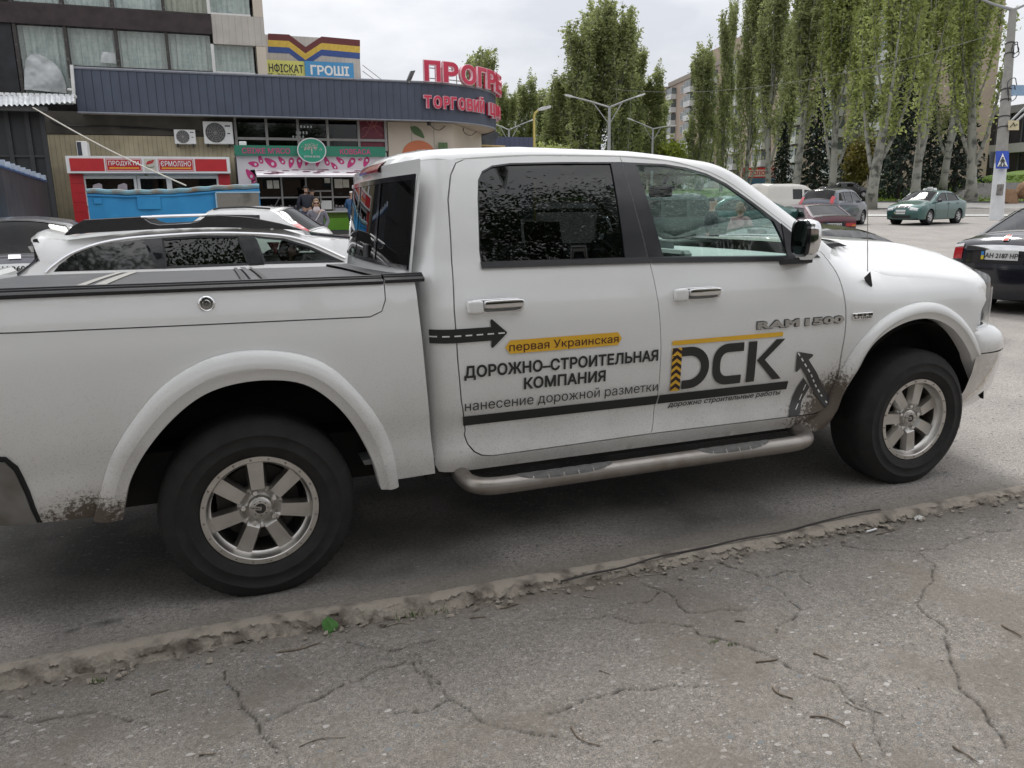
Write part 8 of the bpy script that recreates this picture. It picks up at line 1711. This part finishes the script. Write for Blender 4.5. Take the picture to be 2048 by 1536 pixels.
NYL = mat('grey_violet_quilt', (.13, .125, .15), .45, 0, .25, 9, bump=.5, bscale=14); NAV = mat('dark_navy_cloth', (.016, .018, .028), .7, 0, .2, 9); JEAN = mat('blue_jeans', (.045, .075, .15), .8, 0, .25, 7); BRN = mat('brown_cloth', (.11, .085, .07), .8); BLUC = mat('blue_coat_cloth', (.022, .075, .17), .65, 0, .15, 8); BLKT = mat('black_cloth', (.012, .012, .014), .8)
HB = mat('light_brown_hair', (.19, .12, .065), .6, 0, .3, 20); HD = mat('dark_hair', (.016, .012, .010), .5); HW = mat('white_knit', (.66, .65, .62), .85, 0, .1, 30)
p = stand(633, 20.5); w1 = person('woman in a grey-violet quilted jacket and sunglasses walking towards the parked cars', p, face_cam(p), 1.58, 1.15, NYL, BLKT, HB, BLKT, armL=((.29, .0, 1.10), (.20, -.16, .93)), armR=((-.30, .03, 1.12), (-.13, -.20, 1.02)), hair='long', coat=.12)
k = 1.58/1.7; add('sunglasses', MB().hull([(x*k, y*k, z*k) for x in (-.075, -.01) for y in (-.112, -.098) for z in (1.585, 1.62)]).hull([(x*k, y*k, z*k) for x in (.01, .075) for y in (-.112, -.098) for z in (1.585, 1.62)]).box(-.08*k, .08*k, -.112*k, -.105*k, 1.612*k, 1.62*k), GLOSSBLK, w1, True, 40)
add('scarf', MB().lathe([(.06, .10), (.085, .06), (.095, .0), (.07, -.05)], (0, -.02, 1.40*k), 'z', 14), mat('pale_scarf', (.5, .44, .45), .8), w1)
bg_s = root('shoulder_bag', 'dark bag hanging by a pale strap across the woman in the quilted jacket', 'bag', p, face_cam(p)); add('strap', MB().tube([(.13*k, -.10*k, 1.42*k), (.04*k, -.21*k, 1.25*k), (-.10*k, -.22*k, 1.04*k), (-.20*k, -.14*k, .90*k)], .012, 6), mat('pale_strap', (.5, .48, .46), .6), bg_s); add('pouch', MB().hull([(-.24*k+a, b_, .80*k+c) for a in (-.03, .06) for b_ in (-.26*k, -.06*k) for c in (-.09, .11)]), BLKT, bg_s)
p = standY(614, 27.9); m1 = person('man in a dark jacket and blue jeans seen from behind at the stall counter', p, face_cam(p, math.pi), 1.84, 1.05, NAV, JEAN, HD, BLKT, armL=((.28, .05, 1.14), (.30, -.02, .90)), armR=((-.28, .02, 1.14), (-.24, -.14, .95)))
M_ = Matrix.Translation(p) @ Matrix.Rotation(face_cam(p, math.pi), 4, 'Z'); hp = M_ @ Vector((.325, -.04, .82))
ob = root('carrier_bag', 'orange carrier bag held by the man in blue jeans', 'bag', tuple(hp-Vector((0, 0, .42)))); add('bag_body', MB().hull([(a, b_, c) for a, c in ((-.14, 0), (.14, 0), (.16, .2), (-.15, .2), (-.05, .36), (.05, .36)) for b_ in (-.06, .06)]), mat('orange_plastic', (.62, .13, .03), .4, 0, .15, 7), ob); add('bag_handle', MB().tube([(-.05, 0, .34), (-.03, 0, .43), (.03, 0, .43), (.05, 0, .34)], .012, 6), mat('orange_plastic', (.62, .13, .03)), ob)
p = standY(626, 28.25); person('person in a brown jacket standing close at the serving hatch', p, face_cam(p, math.pi+.5), 1.72, 1.0, BRN, BLKT, HD, BLKT, armR=((-.25, -.12, 1.16), (-.12, -.30, 1.10)))
p = standY(705, 27.6); person('elderly person in a blue coat and white knitted hat at the stall', p, face_cam(p, math.pi-.25), 1.62, 1.22, BLUC, BLKT, HW, BLKT, armL=((.28, -.02, 1.12), (.16, -.18, 1.02)), armR=((-.28, -.02, 1.12), (-.16, -.18, 1.02)), hair='hat', coat=.30)
p = stand(1425, 17.); person('person in a dark cap and jeans seen through the pickup front window', p, face_cam(p, 1.9), 1.72, 1.05, NAV, JEAN, HD, BLKT)
p = stand(1482, 15.5); person('person in a pinkish top seen through the pickup window beside the steering wheel', p, face_cam(p, 2.4), 1.6, 1.2, mat('pink_pattern_cloth', (.38, .22, .24), .8, 0, .4, 14), BLKT, HB, BLKT, armR=((-.30, -.05, 1.14), (-.30, -.22, 1.0)), hair='long')
dp = atY(578, 520, 5.1); dv_ = person('driver with dark hair and a yellow top sitting in the white estate car', (float(dp[0]), 5.05, .10), R(60), 1.62, 1.0, mat('yellow_top', (.45, .30, .03), .8), None, HD, None, armL=((.25, -.12, 1.12), (.16, -.36, 1.05)), armR=((-.25, -.12, 1.12), (-.16, -.36, 1.05)), feet=False, hair='long'); dv_.location.z = float(G(cy))-.33
ps = root('red_toy', 'small red ornament hanging in the windscreen of the white estate car', 'ornament', tuple(atY(547, 494, 5.5)), world=True); q = atY(546, 494, 5.5); add('ornament', MB().hull([(q[0]+a, 5.5+b_, q[2]+c) for a, b_, c in ((-.06, 0, .05), (.07, 0, .05), (.02, 0, -.09), (0, .03, 0), (0, -.03, .02))]), mat('red_plush', (.5, .02, .02), .8), ps)
# -- yellow tube frame standing on the car park
yf = root('yellow_frame', 'yellow tubular stand on the car park seen through the pickup front window', 'stand', stand(1330, 12.5)); q = MB(); fw_, fd_, fh_ = .12, .10, .62
for a in (-fw_, fw_):
    for b_ in (-fd_, fd_): q.tube([(a, b_, 0), (a, b_, 1.02)], .014, 6)
for z in (.62, 1.02, .84): q.tube([(-fw_, -fd_, z), (fw_, -fd_, z), (fw_, fd_, z), (-fw_, fd_, z), (-fw_, -fd_, z)], .014, 6)
add('tube_frame', q, mat('yellow_enamel', (.62, .60, .06), .4), yf); add('seat_plate', MB().box(-fw_, fw_, -fd_, fd_, .80, .83), mat('yellow_enamel', (.62, .60, .06)), yf, False)
# ================================================================== litter on the pavement
def gz_(x, y): return float(walkz(np.array([[x]]), np.array([[y]]))[0][0, 0])
TW = mat('dry_twig', (.15, .12, .09), .9, 0, .35, 40); TW2 = mat('grey_twig', (.24, .215, .18), .9, 0, .3, 40)
tw = [[(598, 1482), (640, 1468), (692, 1466)], [(1142, 1448), (1152, 1466), (1172, 1480), (1200, 1487)], [(1545, 1374), (1556, 1388), (1586, 1399)], [(1690, 1404), (1712, 1416), (1732, 1424)], [(1620, 1434), (1655, 1438), (1692, 1456)], [(556, 1297), (600, 1290), (640, 1278)], [(1197, 1338), (1222, 1346)], [(1707, 1490), (1722, 1522)], [(2004, 1256), (2044, 1278)], [(1288, 1152), (1326, 1149)], [(1004, 1214), (1036, 1206)], [(1626, 1308), (1656, 1320)], [(1746, 1423), (1764, 1428)], [(396, 1502), (432, 1496)], [(1512, 1327), (1558, 1319)], [(770, 1248), (800, 1240), (820, 1243)], [(1752, 1072), (1800, 1060)], [(1700, 1068), (1776, 1053)], [(1306, 1480), (1324, 1478)], [(300, 1380), (336, 1368)], [(940, 1232), (972, 1228)], [(1166, 1192), (1200, 1196)], [(1905, 1495), (1960, 1530)], [(1470, 1243), (1490, 1247)]]
wherew = ['pointing at the left crack', 'curved, in the middle foreground', 'short, above the curved pair at the right', 'lying along the long right crack', 'bent, in the lower right foreground', 'long, beside the green leaf', 'small, on bare pavement under the running board', 'short upright one at the bottom right', 'dark one at the right edge', 'thin one near the kerb behind the rear wheel', 'pale one by the weeds at the kerb', 'small, left of the long right crack', 'tiny, touching the long right crack', 'small, at the bottom left', 'in the middle of the branching crack', 'forked, right of the green leaf', 'below the paper scrap', 'longest one beside the paper scrap', 'tiny, at the bottom centre', 'small, near the left end of the kerb', 'thin, right of the weeds at the kerb', 'short, under the kerb cable end', 'pale one in the bottom right corner', 'short, on the upper right pavement']
for i, (l, w_) in enumerate(zip(tw, wherew)):
    pts = [atZ(a, c, -.03) for a, c in l]; pts = spl([(p[0], p[1], gz_(p[0], p[1])+.004) for p in pts], 5) if len(pts) > 2 else [(pts[0][0]*(1-t)+pts[1][0]*t+.002*math.sin(9*t+i), pts[0][1]*(1-t)+pts[1][1]*t+.003*math.sin(5*t+i), gz_(pts[0][0], pts[0][1])+.004) for t in np.linspace(0, 1, 6)]
    n = len(pts); rr_ = .0022+.0009*(i % 3); o = root('twig', 'dry twig '+w_, 'twig', pts[0], world=True, group='dry twigs on the pavement'); q = MB().tube(pts, [rr_*(1-.5*j/n)*(1+.25*math.sin(j*2.3)) for j in range(n)], 6)
    if n > 8: m_ = pts[n//2]; q.tube([m_, (m_[0]+.015, m_[1]+.018, m_[2]+.006)], [rr_*.6, .001], 5)
    add('stick', q, TW if i % 3 else TW2, o)
c = atZ(661, 1262, -.035); lfr = root('leaf', 'fresh green round leaf leaning on the kerb', 'leaf', (float(c[0]), float(c[1]), gz_(c[0], c[1])), world=True); P = []
for v in np.linspace(0, 1, 9):
    w = .031*math.sin(math.pi*(.12+.86*v))**.6; P.append([(c[0]+w*u+.004*math.sin(5*v), c[1]+.004+.026*v+.006*u*u, gz_(c[0], c[1])+.004+.055*v-.006*abs(u)+.004*math.sin(7*u+4*v)) for u in np.linspace(-1, 1, 9)])
add('blade', MB().grid(P), mat('fresh_leaf', (.055, .17, .03), .45, 0, .18, 30), lfr); add('stalk', MB().tube([(c[0], c[1], gz_(c[0], c[1])+.004), (c[0]-.01, c[1]-.03, gz_(c[0], c[1]-.03)+.003)], .0015, 5), mat('fresh_leaf', (.055, .17, .03)), lfr)
def tuft(px_, py, n, h, label, w=.03):
    c = atZ(px_, py, -.03); r2 = random.Random(px_); rt = root('grass_tuft', label, 'grass tuft', (float(c[0]), float(c[1]), gz_(c[0], c[1])), world=True, group='grass tufts along the kerb'); q = MB()
    for _ in range(n):
        x, y = c[0]+r2.gauss(0, w), c[1]+r2.gauss(0, w*.35); z = gz_(x, y); a = r2.uniform(0, 6.28); l = h*r2.uniform(.5, 1.1); b_ = r2.uniform(.3, .9); dx_, dy_ = math.cos(a)*l*b_, math.sin(a)*l*b_; s = .0016
        q.raw([(x-s, y, z), (x+s, y, z), (x+dx_*.5+s*.7, y+dy_*.5, z+l*.7), (x+dx_*.5-s*.7, y+dy_*.5, z+l*.7), (x+dx_, y+dy_, z+l*.75)], [(0, 1, 2, 3), (3, 2, 4)])
    add('blades', q, mat('grass_blade', (.09, .15, .03), .6, 0, .35, 50), rt, False)
tuft(838, 1222, 70, .04, 'largest weed tuft in the kerb crack behind the rear wheel', .045); tuft(885, 1215, 26, .03, 'smaller weed tuft just right of the largest one at the kerb', .02); tuft(196, 1354, 20, .028, 'small weed tuft below the kerb at the left', .015); tuft(1428, 1284, 16, .018, 'tiny weed tuft in the branching crack', .014); tuft(1462, 1290, 14, .016, 'tiny weed tuft further along the branching crack', .012)
c = atZ(1838, 1038, -.02); ppr = root('paper_scrap', 'crumpled white paper scrap at the kerb near the front wheel', 'litter', (float(c[0]), float(c[1]), gz_(c[0], c[1])), world=True); P = []
for i in range(6): P.append([(c[0]+.022*(i/5-.5)*2, c[1]+.02*(j/5-.5)*2, gz_(c[0], c[1])+.012+.012*math.sin(2.3*i+1.7*j)) for j in range(6)])
add('paper', MB().grid(P), mat('white_paper', (.7, .69, .66), .8), ppr, False)
c0, c1 = atZ(1733, 1066, -.02), atZ(1752, 1060, -.02); cg = root('cigarette_end', 'white cigarette end lying on the longest twig', 'litter', (float(c0[0]), float(c0[1]), gz_(c0[0], c0[1])), world=True); add('stub', MB().tube([(c0[0], c0[1], gz_(c0[0], c0[1])+.012), (c1[0], c1[1], gz_(c1[0], c1[1])+.012)], .005, 8), WHT, cg)
kc = root('kerb_cable', 'thin dark cable lying along the broken kerb beside the running board', 'cable', tuple(atZ(1125, 1165, 0)), world=True); pts = [atZ(a, c_, .004) for a, c_ in spl([(1122, 1166), (1180, 1152), (1250, 1140), (1320, 1118), (1400, 1100), (1480, 1084), (1560, 1070), (1620, 1052), (1700, 1034), (1760, 1024)], 4)]
add('cable', MB().tube([(p[0], p[1], .016+.004*math.sin(9*p[0])) for p in pts], .0045, 7), mat('dark_cable', (.035, .032, .03), .6), kc)
r3 = random.Random(12)
for i, (a, c_, s_) in enumerate([(1000, 1207, .02), (1040, 1210, .014), (1180, 1175, .022), (1240, 1166, .018), (1350, 1130, .024), (1275, 1150, .014), (1545, 1090, .018), (720, 1218, .016), (1660, 1058, .016), (900, 1222, .018)]):
    c = atZ(a, c_, -.02); lab = ['chunk left of the cable end', 'pebble-like chunk by the cable end', 'flat chunk under the cable', 'rounded chunk under the cable', 'largest chunk, midway along the cable', 'small chunk between the two cable chunks', 'pale chunk near the longest twig', 'chunk right of the green leaf', 'chunk close to the paper scrap', 'chunk beside the largest weed tuft'][i]
    o = root('concrete_chunk', 'broken kerb '+lab, 'rubble', (float(c[0]), float(c[1]), gz_(c[0], c[1])), world=True, group='broken chunks of the kerb'); q = MB().hull([(c[0]+s_*r3.uniform(-1.1, 1.1), c[1]+s_*r3.uniform(-.7, .7), gz_(c[0], c[1])+s_*r3.uniform(-.3, .6)) for _ in range(12)]); add('lump', q, KM, o, True, 25)
